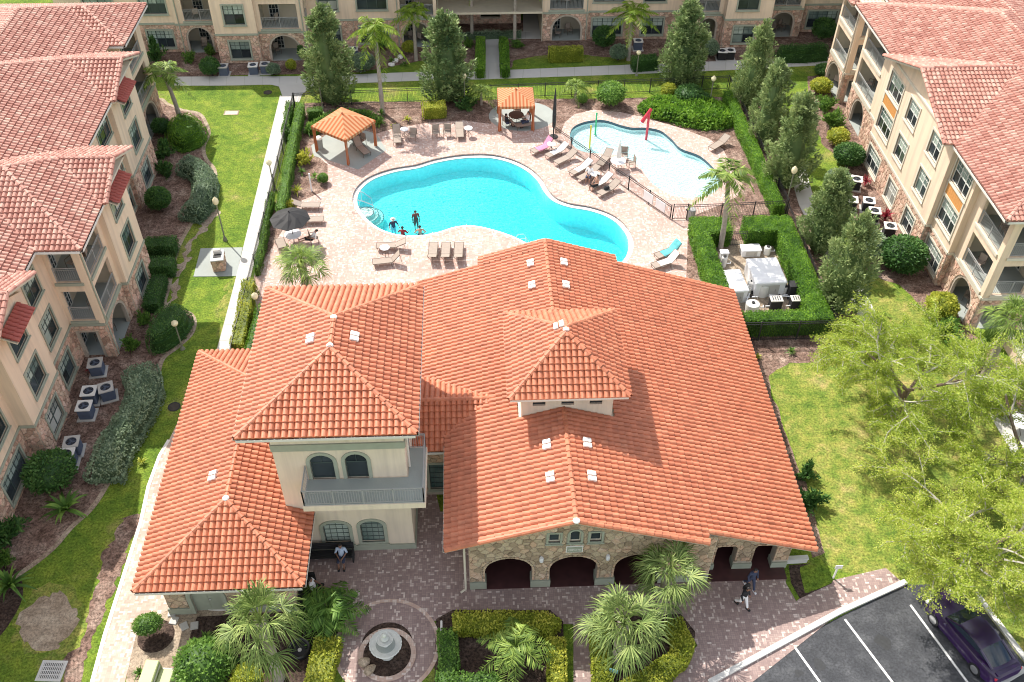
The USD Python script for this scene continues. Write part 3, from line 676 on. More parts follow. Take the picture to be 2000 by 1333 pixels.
for a, b in ((0.0, 0.38), (1.4, 2.28), (3.35, 4.1)): slab(m, FR, sbox(a - (0.05 if a else 0), 0, b + (0.05 if b < 4 else 0), 0.45), -0.46, 0.08)
put('plinth', m, 'sage_trim', pw)
for a, b, c, d, r in wins: window(pw, FW, a, b, c, d, cols=1, lower=False, rise=r, tw=0.1, grid=(1, 1), sash='pale_trim', blind=False)  # unglazed openings; dark panes imitate the dim interior behind them
m = MB(); slab(m, FW, sbox(4.55, 2.93, 5.35, 3.42), 0.03, 0.08); pq = put('sign_plaque', m, 'coping', pw)
m = MB(); slab(m, FW, sbox(4.6, 2.98, 5.3, 3.37), 0.081, 0.095); put('plaque_face', m, 'sage_trim', pq)
tx = meshkit.text_mesh('PRIVATE', 0.10, 0.008, bold=True); v = np.array(tx.vertices); v[:, 0] -= (v[:, 0].max() + v[:, 0].min()) / 2
put('lettering', (FW.at(np.c_[v[:, 0] + 4.95, v[:, 1] + 3.11, v[:, 2] + 0.096]), tx.faces), 'coping', pq)
for x in (2.77 + 0.65, 5.92 + 0.65):
    m = MB(); p = FW.at([[x, 2.45, 0.12]])[0]; m.lathe([(0.0, -0.16), (0.09, -0.14), (0.11, 0.0), (0.05, 0.02), (0.05, 0.05), (0.11, 0.07), (0.08, 0.19), (0.0, 0.2)], 8, p); put('wall_light', m, 'white_plastic', pw)
m = MB(); slab(m, Fr((11.006, 25.394), (0, 1)), sbox(0, 0.58, 0.66, 3.65), -0.3, 0)
slab(m, Fr((-0.656, 31.0), (0, -1)), sbox(0, 0, 5.594, 4.25), -0.3, 0)
slab(m, Fr((15.106, 26.056), (0, 1)), sbox(0, 0, 17.4, 2.3), -0.3, 0)
slab(m, Fr((15.1, 43.7), (-1, 0)), Polygon([(0, 0), (18.5, 0), (18.5, 3.2), (10.92, 5.85), (0, 2.25)]), -0.3, 0)
put('side_wall', m, 'club_stucco', CL)
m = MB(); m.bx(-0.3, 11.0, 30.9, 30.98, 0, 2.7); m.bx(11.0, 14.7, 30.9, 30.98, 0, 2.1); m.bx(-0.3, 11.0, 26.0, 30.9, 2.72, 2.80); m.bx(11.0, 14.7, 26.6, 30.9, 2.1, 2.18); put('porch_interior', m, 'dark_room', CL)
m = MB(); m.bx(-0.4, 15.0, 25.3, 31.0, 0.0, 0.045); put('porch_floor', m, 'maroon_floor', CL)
m = MB(); m.cb((1.0, 28.6, 0.55), (1.3, 0.35, 0.08), 0, ch=0.02); m.cb((1.0, 28.6, 0.3), (0.9, 0.2, 0.45), 0)
pb = thing('porch_table', 'low red table standing in the shade behind the leftmost porch arch', 'table', (1.0, 28.6, 0.045)); put('table_top', MB().cb((0, 0, 0.5), (1.3, 0.4, 0.07), 0, ch=0.02), 'red_paint', pb)
for sx in (-0.5, 0.5): put('leg', MB().cb((sx, 0, 0.235), (0.08, 0.3, 0.46)), 'red_paint', pb)
m = MB(); m.tube([(-0.85, 25.25, 0.2), (-0.85, 25.25, 3.95)], 0.055, 8); m.tube([(-0.85, 25.25, 0.2), (-1.1, 25.15, 0.06)], 0.055, 8); put('downspout', m, 'pale_trim', CL)
for a, b, n in (((-1.65, 24.8), (-1.65, 30.95), (-1, 0, 0)), ((15.94, 25.45), (15.94, 44.4), (1, 0, 0))): gutter(rf, [(*a, zz(a[0])), (*b, zz(b[0]))], n)
gutter(rf, [(-3.3, 30.95, 3.87), (-1.7, 30.95, 3.87)], (0, -1, 0))
for a, b, n in (((-10.49, 27.25), (-2.77, 27.25), (0, -1, 0)), ((-2.77, 27.25), (-2.77, 37.05), (1, 0, 0)), ((-10.49, 37.05), (-10.49, 27.25), (-1, 0, 0))): gutter(rf, [(*a, 9.5), (*b, 9.5)], n)
for a, b, n in (((-15.62, 23.85), (-8.15, 23.85), (0, -1, 0)), ((-8.15, 23.85), (-8.15, 27.87), (1, 0, 0)), ((-15.62, 39.1), (-15.62, 23.85), (-1, 0, 0))): gutter(rf, [(*a, 3.2), (*b, 3.2)], n)
for a, b, n in (((1.5, 30.95), (7.2, 30.95), (0, -1, 0)),): gutter(rf, [(*a, 7.5), (*b, 7.5)], n, w=0.06, h=0.1)
# cupola
m = MB(); slab(m, Fr((2.1, 31.6), (1, 0)), sbox(0, 3.9, 4.5, 7.5).difference(unary_union([sbox(a, 6.28, a + 0.62, 6.54) for a in (0.55, 1.95, 3.35)])), -0.2, 0)
for o, u, L in (((6.606, 31.606), (0, 1), 4.8), ((6.6, 36.4), (-1, 0), 4.5), ((2.094, 36.4), (0, -1), 4.794)): slab(m, Fr(o, u), sbox(0, 3.9, L, 7.49), -0.2, 0)
cu = put('cupola_wall', m, 'club_stucco', CL)
for a in (0.55, 1.95, 3.35): put('cupola_opening', slab(MB(), Fr((2.1, 31.6), (1, 0)), sbox(a, 6.28, a + 0.62, 6.54), -0.19, -0.12), 'black_matte', cu)
# tower
FT = Fr((-9.3, 27.87), (1, 0))
tw = [(1.56, 2.62, 5.76, 7.5, 0.5), (3.15, 4.15, 5.76, 7.52, 0.5), (1.5, 2.75, 0.66, 2.36, 0.42), (3.32, 4.45, 0.64, 2.4, 0.42)]
m = MB(); slab(m, FT, sbox(0, 0, 5.9, 9.5).difference(unary_union([arch_poly(*w) for w in tw])), -0.3, 0)
for o, u, L in (((-3.394, 27.876), (0, 1), 8.49), ((-3.4, 36.38), (-1, 0), 5.9), ((-9.306, 36.37), (0, -1), 8.494)): slab(m, Fr(o, u), sbox(0, 0, L, 9.49), -0.3, 0)
T = put('tower_wall', m, 'club_stucco', CL)
for i, (a, b, c, d, r) in enumerate(tw):
    window(T, FT, a, b, c, d, cols=1, lower=i < 2, rise=r, tw=0.17, grid=(4, 5) if i > 1 else (2, 1), blind='all' if i > 1 else False, sash='dark_sash')
m = MB(); slab(m, FT, sbox(-0.04, 7.86, 5.94, 8.28), 0.001, 0.07); slab(m, Fr((-3.4, 27.88), (0, 1)), sbox(0.0, 7.87, 8.5, 8.27), 0.008, 0.066); slab(m, Fr((-9.3, 36.37), (0, -1)), sbox(0, 7.87, 8.48, 8.27), 0.008, 0.066)
put('band_course', m, 'sage_trim', T)
m = MB(); slab(m, FT, sbox(-0.04, 0, 5.95, 0.4), 0.001, 0.08); slab(m, Fr((-3.4, 27.88), (0, 1)), sbox(-0.08, 0, 3.1, 0.39), 0.008, 0.084); put('plinth', m, 'sage_trim', T)
for a in (1.62, 3.3): put('soffit_vent', slab(MB(), FT, sbox(a, 8.72, a + 0.65, 9.0), 0.001, 0.03), 'sage_trim', T)
m = MB(); m.tube([(-3.3, 28.35, 5.9), (-3.3, 28.35, 9.3)], 0.05, 8); put('downspout', m, 'gutter_metal', T)
sl_ = Polygon([(-8.05, 26.3), (-2.52, 26.3), (-2.52, 29.6), (-3.4, 29.6), (-3.4, 27.86), (-8.05, 27.86)])
bal = put('balcony', MB().prism(sl_, 5.42, 5.78), 'club_stucco', CL)
put('balcony_floor', MB().prism(sl_.buffer(-0.05, join_style=2), 5.781, 5.80), 'pad_concrete', bal)
railing(bal, [(-7.98, 27.8, 5.8), (-7.98, 26.37, 5.8), (-2.59, 26.37, 5.8), (-2.59, 29.53, 5.8), (-3.36, 29.53, 5.8)], 1.0, 1.35)
# connecting wing behind the balcony
FC = Fr((-3.4, 31.15), (1, 0)); m = MB(); slab(m, FC, sbox(0, 0, 2.75, 3.95).difference(sbox(0.75, 0.5, 1.75, 2.55)), -0.3, 0); cw = put('link_wall', m, 'mortar', CL)
st = []; stones_on(sbox(0, 0.3, 2.75, 3.85).difference(sbox(0.6, 0.35, 1.9, 2.7)), FC, 0.42, st, rng)
m = MB(); [m.add(*s) for s in st]; put('stonework', m, 'club_stone', cw, tint=True, kind='stuff')
window(cw, FC, 0.75, 1.75, 0.5, 2.55, cols=1, lower=False, grid=(4, 5), blind='all')
# left wing
FV = Fr((-14.9, 24.6), (1, 0)); dr = arch_poly(1.2, 2.62, 0, 2.05, 0.6)
wt = sbox(0, 0, 6.05, 3.45)
m = MB(); slab(m, FV, wt.difference(dr), -0.3, 0)
for o, u, L in (((-8.844, 24.606), (0, 1), 3.28), ((-14.906, 38.4), (0, -1), 13.79)): slab(m, Fr(o, u), sbox(0, 0, L, 3.44), -0.3, 0)
slab(m, Fr((-8.85, 38.4), (-1, 0)), sbox(0, 0, 6.05, 3.45), -0.3, 0)
wg = put('wing_wall', m, 'mortar', CL)
st = []; stones_on(wt.intersection(sbox(0, 0.5, 9, 3.4)).difference(dr.buffer(0.22)), FV, 0.45, st, rng); stones_on(sbox(0, 0.5, 3.3, 3.4), Fr((-8.85, 24.6), (0, 1)), 0.45, st, rng)
m = MB(); [m.add(*s) for s in st]; put('stonework', m, 'club_stone', wg, tint=True, kind='stuff')
for a, b in ((-0.06, 1.0), (2.85, 6.1)): put('plinth', slab(MB(), FV, sbox(a, 0, b, 0.5), 0.001, 0.09), 'sage_trim', wg)
m = MB(); slab(m, FV, dr.buffer(0.2).difference(dr).intersection(sbox(0, 0, 9, 9)), 0.001, 0.08); put('door_surround', m, 'sage_trim', wg)
m = MB(); slab(m, FV, dr, -0.16, -0.1); slab(m, FV, sbox(1.89, 0.05, 1.93, 1.95), -0.099, -0.085); dd = put('wing_door', m, 'sage_trim', wg)
put('door_handle', MB().sph(FV.at([[2.02, 1.0, -0.06]])[0], 0.05), 'steel', dd)
# ------------------------------------------------------------------ apartment buildings
FL = (0.0, 2.88, 5.78)                       # floor levels
STONE = 2.6
WZ = ((0.45, 2.05), (3.6, 5.32), (6.5, 8.12))
BALCHAIRS = []
def SCR(p):
    q = CR @ (np.asarray(p) - [0, 0, CAM_H]); return 1000 + FPX * q[0] / q[2], 666.5 - FPX * q[1] / q[2]
def apartment(name, label, fr0, segs, top, rng, gables=(), style=None):
    B = thing(name, label, 'building')
    trim = MB(); walls = []
    st, wins = [], []
    W = numbered  # parts are made below, walls first so that windows can be their children
    def wallpiece(fr, L, holes, peak=None, z1=None, stone=True, th=0.22, e0=0.0, e1=0.0, pr=0.0):
        z1 = (z1 or top) - pr; fr = fr.sub(0, pr)
        P = sbox(e0, 0, L - e1, z1) if peak is None else Polygon([(0, 0), (L, 0), (L, z1), (L / 2, z1 + peak), (0, z1)])
        hs = unary_union(holes) if holes else Polygon()
        body = P.difference(hs)
        wall, mort, tr = MB(), MB(), MB(); st = []
        slab(wall, fr, body.intersection(sbox(-1, STONE, L + 1, 30)), -th, 0.0)
        slab(mort, fr, body.intersection(sbox(-1, -0.2, L + 1, STONE)), -th, -0.012)
        if stone: stones_on(sbox(0.02, 0.0, L - 0.02, STONE).difference(hs.buffer(0.16, join_style=2)), fr, 0.36, st, rng, -0.012)
        slab(tr, fr, body.intersection(sbox(-0.02, STONE, L + 0.02, STONE + 0.17)), 0.004, 0.06 + pr)
        wp = put('wall', wall, 'stucco', B); put('string_course', tr, style['trim'], wp); sp = put('stone_base', mort, 'mortar', B); walls.append((sp, st))
        return wp
    n = len(segs)
    todo = []
    for i, sg in enumerate(segs):
        s0, s1, d = sg['s0'], sg['s1'], sg['d']; L = s1 - s0; fr = fr0.sub(s0, d); ty = sg['t']
        if ty == 'wall':
            holes = []
            for w in sg.get('w', ()):
                a, b = w['u0'] - s0, w['u1'] - s0
                for f in w.get('f', (0, 1, 2)):
                    if WZ[f][0] + 0.3 > top: continue
                    z0, z1 = WZ[f]
                    holes.append(sbox(a, z0, b, z1)); wins.append((i, fr, a, b, z0, z1, w.get('c', 2), w.get('sash', style['sash'])))
                if w.get('panel'): todo.append((fr, a, b, w['panel']))
            wpi = wallpiece(fr, L, holes, sg.get('peak'))
            for w_ in [x for x in wins if x[0] == i]: window(wpi, w_[1], *w_[2:6], cols=w_[6], sash=w_[7], trim=style['trim'])
        elif ty == 'bal':
            interior, trim = MB(), MB()
            m0, m1 = sg.get('m', (0.42, 0.42)); holes = []
            ar = sg.get('arch', (m0 + 0.1, L - m1 - 0.1))
            if ar: holes.append(arch_poly(ar[0], ar[1], -0.2, 2.35))
            for f in (1, 2):
                if FL[f] + 1 < top: holes.append(sbox(m0, FL[f] + 0.12, L - m1, min(FL[f] + 2.35, top + 1)))
            wallpiece(fr, L, holes, sg.get('peak'))
            D = sg.get('depth', 2.3)
            back = fr.sub(0, -D)
            Lb = sbox(0.2, 0, L - 0.2, top); slab(interior, back, Lb, -0.1, 0.0)
            for f in range(3):
                if FL[f] + 0.5 > top: continue
                V = [fr.at([[u, 0, dd]])[0] for u, dd in ((0.18, -D), (L - 0.18, -D), (L - 0.18, -0.03), (0.18, -0.03))]
                zt = FL[f] + (0.1 if f else 0.04)
                put('balcony_floor' if f else 'patio_floor', MB().prism(Polygon([v[:2] for v in V]), zt - 0.18, zt), 'pad_concrete', B)
                a = m0 + 0.35; todo.append(('door', back, a, a + 0.9, zt, zt + 2.05))
                for k in range(2 if rng.random() < 0.75 else 1):
                    p = fr.at([[m0 + 0.7 + (L - m0 - m1 - 1.2) * (k + rng.random() * 0.5) / 2, zt, -rng.uniform(0.7, 1.4)]])[0]
                    BALCHAIRS.append((p, rng.uniform(0, 360), f, k, sg.get('nm', ''), style['nm']))
                if f:
                    slab(trim, fr, sbox(m0 - 0.12, FL[f] - 0.08, L - m1 + 0.12, FL[f] + 0.11), 0.002, 0.09)
                    a, b = fr.at([[m0 + 0.02, FL[f] + 0.12, -0.07], [L - m1 - 0.02, FL[f] + 0.12, -0.07]]); todo.append(('rail', a, b))
            for side in ('lo', 'hi'):
                if sg.get('side') == side:
                    u = 0.0 if side == 'lo' else L
                    f2 = fr.turn(0, 0, 'out').sub(-D) if side == 'lo' else fr.turn(L, 0, 'in')
                    hh = [sbox(0.5, FL[f] + 0.12, D - 0.42, FL[f] + 2.35) for f in (1, 2)] + [sbox(0.55, -0.2, D - 0.75, 2.05)]
                    wallpiece(f2, D, hh, e0=0.006 if side == 'hi' else 0, e1=0.006 if side == 'lo' else 0, pr=0.006)
                    for f in (1, 2):
                        slab(trim, f2, sbox(0.4, FL[f] - 0.08, D - 0.3, FL[f] + 0.11), 0.002, 0.09)
                        a, b = f2.at([[0.52, FL[f] + 0.12, -0.07], [D - 0.44, FL[f] + 0.12, -0.07]]); todo.append(('rail', a, b))
                else:
                    u = 0.19 if side == 'lo' else L - 0.0
                    slab(interior, Fr(fr.at([[u if side == 'lo' else L - 0.2, 0, 0]])[0], fr.n[:2] * -1), sbox(0.2, 0, D, top), -0.02, 0)
            ceil = Polygon([tuple(fr.at([[u, 0, dd]])[0][:2]) for u, dd in ((0.1, -D), (L - 0.1, -D), (L - 0.1, -0.2), (0.1, -0.2))]); interior.prism(ceil, top - 0.12, top - 0.05)
            put('balcony_room', interior, 'tan_paint', B)
            if sg.get('spout'):
                pp = fr.at([[sg['spout'], 0.1, 0.06], [sg['spout'], top - 0.1, 0.06]]); put('downspout', MB().tube(pp, 0.05, 6), style['trim'], B)
            put('balcony_trim', trim, style['trim'], B)
        if i + 1 < n and not sg.get('gap'):                                  # return wall to the next stretch
            d2 = segs[i + 1]['d']
            if abs(d2 - d) > 0.04:
                f2 = fr0.turn(s1, d, 'in') if d2 < d else fr0.turn(s1, d, 'out')
                skip = (ty == 'bal' and sg.get('side') == 'hi') if d2 < d else (segs[i + 1]['t'] == 'bal' and segs[i + 1].get('side') == 'lo')
                if not skip: wallpiece(f2, abs(d2 - d), [], th=0.15, e0=0.006 if d2 < d else 0, e1=0.006 if d2 > d else 0, pr=0.006)
    allst = [(x, sp) for sp, st in walls for x in st]
    order = sorted(range(len(allst)), key=lambda q: np.linalg.norm(allst[q][0][0].mean(0) - [0, 0, CAM_H]) + (0 if -20 < SCR(allst[q][0][0].mean(0))[0] < 2020 and -20 < SCR(allst[q][0][0].mean(0))[1] < 1350 else 500))
    for q in order[:style['nstone']]: (v, f, t), sp = allst[q]; put('stone', (v, f, np.full(len(f), t)), 'stone', sp, tint=True)
    rest = {}
    for q in order[style['nstone']:]: (v, f, t), sp = allst[q]; rest.setdefault(sp, MB()).add(v, f, t)
    for sp, mb in rest.items(): put('stonework', mb, 'stone', sp, tint=True, kind='stuff')
    for t in todo:
        if t[0] == 'rail': railing(B, [t[1], t[2]], 0.98, 1.4, 0.12, pr=0.007)
        elif t[0] == 'door':
            _, fb, a, b, z0, z1 = t; m = MB(); R_ = sbox(a, z0, b, z1); bars = [R_.difference(R_.buffer(-0.07, join_style=2))] + [sbox(a + (b - a) * k / 3 - 0.015, z0, a + (b - a) * k / 3 + 0.015, z1) for k in (1, 2)] + [sbox(a, z0 + (z1 - z0) * k / 5 - 0.015, b, z0 + (z1 - z0) * k / 5 + 0.015) for k in range(1, 5)]
            slab(m, fb, unary_union(bars), 0.004, 0.05); dp = put('glazed_door', m, 'pale_sash', B); put('pane', slab(MB(), fb, R_, 0.002, 0.02), 'dark_pane', dp)
        else:
            fr, a, b, fs = t
            for f in fs:
                z0, z1 = WZ[f][1] + 0.2, WZ[f + 1][0] - 0.22; pm = MB(); k = 9
                for q in range(k): slab(pm, fr, sbox(a + (b - a) * q / k + 0.006, z0, a + (b - a) * (q + 1) / k - 0.006, z1), 0.002, 0.03)
                pp = put('timber_panel', pm, 'wood_panel', B)
                put('panel_frame', slab(MB(), fr, sbox(a, z0, b, z1).buffer(0.1, join_style=2).difference(sbox(a, z0, b, z1)), 0.002, 0.06), style['trim'], pp)
    return B

# left building
rng = random.Random(11)
E8 = 8.9
RL = Roof()
RL.volume(-39.0, -23.7, 18.0, 63.6, E8, 0.40, lo='gable', hi='hip')
RL.volume(-37.5, -25.8, 50.0, 71.7, E8, 0.40, lo='open', hi='hip')
RL.volume(-36.0, -21.2, 41.4, 51.4, E8, 0.40, axis='x', lo='open', hi='hip')
RL.volume(-34.0, -24.75, 65.0, 71.7, E8, 0.40, axis='x', lo='open', hi='hip')
for x1, y0, y1 in ((-23.0, 33.6, 39.4), (-20.9, 45.6, 51.4), (-23.35, 57.1, 63.65)): RL.volume(-32.0, x1, y0, y1, E8 + 0.02, 0.40, axis='x', lo='open', hi='gable')
RL.build_tiles(rng); RL.build_caps(rng)
def wl(a, b, **k): return dict(u0=a, u1=b, **k)
segL = [dict(s0=16, s1=34.4, d=-24.3, t='wall', w=[wl(31.0, 33.6, c=3), wl(26, 27.7)]),
        dict(s0=34.4, s1=38.4, d=-23.5, t='wall', w=[wl(35.6, 37.3)], peak=1.0),
        dict(s0=38.4, s1=42.3, d=-23.9, t='wall', w=[wl(39.35, 41.0)]),
        dict(s0=42.3, s1=46.0, d=-21.87, t='bal', nm='nearest corner', side='lo', m=(0.45, 0.5), spout=0.15),
        dict(s0=46.0, s1=50.3, d=-21.5, t='wall', w=[wl(47.35, 49.0)], peak=0.95),
        dict(s0=50.3, s1=57.7, d=-24.3, t='wall', w=[wl(54.95, 57.35, c=3)]),
        dict(s0=57.7, s1=62.9, d=-23.95, t='wall', w=[wl(59.4, 61.2)], peak=1.05),
        dict(s0=62.9, s1=65.7, d=-26.4, t='wall'),
        dict(s0=65.7, s1=71.0, d=-25.4, t='bal', nm='far corner', side='lo', m=(0.5, 1.0), spout=0.2)]
BL = apartment('apartment_building', 'left apartment building with faded tiled roof whose shaded front faces the lawn', Fr((0, 0), (0, 1)), segL, 8.62, rng, style=dict(sash='dark_sash', trim='sage_trim', nstone=300, nm='left'))
rfl = roof_parts(BL, RL, 'faded_tile', 'faded_tile', 'pale_trim')
for y0, y1, x, z, xi in ((46.5, 49.6, -20.72, 8.2, -21.45), (35.0, 37.6, -22.72, 8.15, -23.45), (58.0, 60.9, -23.15, 8.2, -23.9)):         # small pent roofs on the bays
    q = Roof(); q.flat(lambda xx, yy: z + 0.55 * (x - xx) + 0 * yy, [(xi, x, y0, y1, 'e')]); q.build_tiles(rng)
    m = MB(); q.deck(m, 0.1); pr = put('pent_roof', m, 'pale_trim', BL); m = MB()
    for v, f, t, w in q.tiles: m.add(v, f, t)
    put('pent_tiles', m, 'shaded_pent_tile', pr, tint=True, kind='stuff')
for a, b, n in (((-23.7, 39.4), (-23.7, 41.4), (1, 0, 0)), ((-21.2, 41.4), (-21.2, 45.6), (1, 0, 0)), ((-23.7, 51.4), (-23.7, 57.1), (1, 0, 0)), ((-24.75, 65.0), (-24.75, 71.7), (1, 0, 0)), ((-25.8, 65.0), (-24.75, 65.0), (0, -1, 0)), ((-23.7, 41.4), (-21.2, 41.4), (0, -1, 0)), ((-36, 71.7), (-24.75, 71.7), (0, 1, 0))):
    gutter(rfl, [(*a, E8), (*b, E8)], n)
# right building
rng = random.Random(12)
RR = Roof()
RR.volume(30.05, 44.8, 42.3, 70.2, E8, 0.35)
RR.volume(32.8, 45.0, 58.0, 92.0, E8, 0.35, lo='open', hi='gable')
RR.volume(29.4, 37.5, 50.25, 61.8, E8 + 0.02, 0.36, axis='x', lo='gable', hi='open')
RR.volume(30.2, 44.0, 71.5, 76.0, E8 - 0.6, 0.35, axis='x', lo='hip', hi='open')
RR.build_tiles(rng); RR.build_caps(rng)
segR = [dict(s0=-75.0, s1=-70.9, d=-30.85, t='bal', nm='farthest', side='hi', m=(0.3, 0.5), spout=3.9),
        dict(s0=-70.9, s1=-69.3, d=-32.4, t='wall'),
        dict(s0=-69.3, s1=-61.9, d=-31.0, t='bal', nm='middle', m=(0.4, 3.0), arch=(1.2, 3.7), spout=7.3),
        dict(s0=-61.9, s1=-50.2, d=-30.15, t='wall', peak=1.9, w=[wl(-61.4, -58.9, c=3, panel=(1, 0)[:1], sash='pale_sash'), wl(-57.55, -55.8, f=(1, 2), sash='pale_sash'), wl(-56.9, -55.2, f=(0,), sash='pale_sash'), wl(-53.35, -51.65, sash='pale_sash')]),
        dict(s0=-50.2, s1=-47.15, d=-30.5, t='wall', w=[wl(-50.0, -47.6, c=3, panel=(1,), sash='pale_sash')]),
        dict(s0=-47.15, s1=-42.7, d=-30.9, t='bal', nm='nearest corner', side='hi', m=(1.0, 0.45), depth=3.2, arch=(1.2, 3.65))]
BR = apartment('apartment_building', 'right apartment building whose sunlit cream front has orange timber panels', Fr((0, 0), (0, -1)), segR, 8.62, rng, style=dict(sash='pale_sash', trim='pale_trim', nstone=300, nm='right'))
rfr = roof_parts(BR, RR, 'faded_tile', 'faded_tile', 'pale_trim')
for a, b, n in (((30.05, 42.3), (30.05, 50.25), (-1, 0, 0)), ((30.05, 61.8), (30.05, 70.2), (-1, 0, 0)), ((32.8, 70.2), (32.8, 92), (-1, 0, 0)), ((30.05, 42.3), (44, 42.3), (0, -1, 0))): gutter(rfr, [(*a, E8), (*b, E8)], n)
m = MB()
slab(m, Fr((33.3, 42.7), (1, 0)), sbox(0, 0, 11, 8.6), -0.2, -0.02); slab(m, Fr((44.2, 42.5), (0, 1)), sbox(0, 0, 27, 8.6), -0.2, 0)
put('end_wall', m, 'stucco', BR)
# rear building
rng = random.Random(13)
TOPR = 8.62
segB = [dict(s0=-36, s1=-26.0, d=-81.7, t='wall', w=[wl(-28.7, -26.5, c=3), wl(-33.5, -31)]),
        dict(s0=-26.0, s1=-22.1, d=-81.5, t='bal', nm='first from the left', m=(0.9, 0.15), arch=(0.85, 2.9), spout=0.35),
        dict(s0=-22.1, s1=-18.45, d=-79.4, t='wall', w=[wl(-21.05, -19.35)]),
        dict(s0=-18.45, s1=-14.3, d=-79.75, t='bal', nm='second from the left', side='hi', m=(0.4, 0.55), arch=(0.85, 3.35), spout=3.95),
        dict(s0=-14.3, s1=-10.4, d=-82.0, t='wall', w=[wl(-13.3, -11.65), wl(-12.9, -11.9, f=())]),
        dict(s0=-10.4, s1=-6.5, d=-82.05, t='wall', w=[wl(-9.9, -7.3, c=3)]),
        dict(s0=-6.5, s1=-2.85, d=-82.0, t='bal', nm='just left of the passage', m=(0.35, 0.35), arch=(0.5, 2.9), spout=0.1, gap=True),
        dict(s0=6.6, s1=10.85, d=-82.9, t='bal', nm='just right of the passage', m=(0.7, 0.5), arch=(1.0, 3.6), spout=4.1),
        dict(s0=10.85, s1=15.4, d=-83.1, t='wall', w=[wl(11.3, 14.0, c=3)]),
        dict(s0=15.4, s1=19.5, d=-83.0, t='wall', w=[wl(15.85, 17.8)]),
        dict(s0=19.5, s1=23.0, d=-82.1, t='bal', nm='behind the wide conifer', m=(0.5, 0.4), arch=(1.6, 3.0)),
        dict(s0=23.0, s1=27.2, d=-81.1, t='wall', w=[wl(23.95, 25.8)]),
        dict(s0=27.2, s1=30.7, d=-83.1, t='bal', nm='last on the right', m=(0.5, 0.4), arch=(0.75, 2.75)),
        dict(s0=30.7, s1=44, d=-84.0, t='wall', w=[wl(31.6, 34.3, c=3), wl(37, 39.6, c=3)])]
BB = apartment('apartment_building', 'rear apartment building with stone ground floor beyond the white walkway', Fr((0, 0), (1, 0)), segB, TOPR, rng, style=dict(sash='dark_sash', trim='sage_trim', nstone=300, nm='rear'))
m = MB()                                                             # passages and the block between them
slab(m, Fr((-2.85, 82), (0, 1)), sbox(0, 0, 12, TOPR), -0.05, 0); slab(m, Fr((6.6, 94), (0, -1)), sbox(0, 0, 11.2, TOPR), -0.05, 0); slab(m, Fr((-2.85, 94), (1, 0)), sbox(0, 0, 9.5, TOPR), -0.05, 0); m.bx(-2.85, 6.6, 82.3, 94, 2.9, 3.1)
put('passage_wall', m, 'tan_paint', BB)
fb = Fr((-1.0, 86.6), (1, 0)); hb = [sbox(2.1, 0.6, 3.9, 2.5), sbox(0.3, 3.9, 1.5, 5.2), sbox(4.4, 3.9, 5.6, 5.2)]
m = MB(); slab(m, fb, sbox(0, 0, 5.9, 2.9).difference(unary_union(hb)), -0.3, -0.012); slab(m, Fr((-1.0, 90), (0, -1)), sbox(0, 0, 3.4, 2.9), -0.2, 0); slab(m, Fr((4.9, 86.6), (0, 1)), sbox(0, 0, 3.4, 2.9), -0.2, 0); cb = put('centre_block', m, 'mortar', BB)
st = []; stones_on(sbox(0, 0, 5.9, 2.9).difference(unary_union(hb).buffer(0.1)), fb, 0.36, st, rng, -0.012); m = MB(); [m.add(*s) for s in st]; put('stonework', m, 'stone', cb, tint=True, kind='stuff')
m = MB(); slab(m, fb, sbox(2.1, 0.6, 3.9, 2.5), -0.9, -0.8); m.bx(-0.9, 4.8, 86.8, 90, 0.02, 2.85) if False else None; put('alcove', m, 'tan_paint', cb)
RB = Roof()
RB.volume(-38, 46, 80.9, 100, E8, 0.4, axis='x', lo='hip', hi='hip')
d = MB(); RB.deck(d); put('roof', d, 'faded_tile', BB)
# ------------------------------------------------------------------ ground, lawns, beds, walks, pools, parking
def smooth(pts, n=6, closed=True):
    p = np.asarray(pts, float); N = len(p); out = []
    for i in range(N if closed else N - 1):
        a, b, c, d = p[(i - 1) % N], p[i], p[(i + 1) % N], p[(i + 2) % N]
        if not closed: a = p[max(i - 1, 0)]; d = p[min(i + 2, N - 1)]
        for t in np.linspace(0, 1, n, endpoint=False):
            out.append(0.5 * (2 * b + (c - a) * t + (2 * a - 5 * b + 4 * c - d) * t * t + (3 * b - a - 3 * c + d) * t ** 3))
    return [tuple(q) for q in out] + ([] if closed else [tuple(p[-1])])
def rough(shape, amp=0.16, sc=0.9):
    """The same outline, worn and uneven."""
    def ring(c):
        ln = LineString(c); n = max(8, int(ln.length / 0.25)); p = np.array([ln.interpolate(i / n, True).coords[0] for i in range(n)]); q = np.c_[p * sc, np.zeros(n)]
        return p + amp * 2 * np.c_[meshkit.fbm(q, 3, 5) - 0.5, meshkit.fbm(q, 3, 9) - 0.5]
    return unary_union([Polygon(ring(g.exterior.coords), [ring(h.coords) for h in g.interiors]).buffer(0) for g in getattr(shape, 'geoms', [shape])])
def poly(px, sm=False): return Polygon(GP(smooth(px) if sm else px)).buffer(0)
POOL = Polygon(smooth(GP([(697, 390), (705, 367), (730, 347), (772, 333), (815, 326), (852, 315), (900, 307), (950, 305.5), (990, 313), (1025, 329), (1050, 351), (1064, 374), (1082, 391), (1112, 402), (1152, 409), (1190, 423), (1215, 444), (1228, 470), (1222, 500), (1195, 522), (1150, 530), (1100, 518), (1060, 493), (1025, 470), (995, 456), (960, 445), (925, 438), (890, 440), (850, 452), (810, 457), (770, 454), (735, 440), (708, 415)]), 4)).buffer(0)
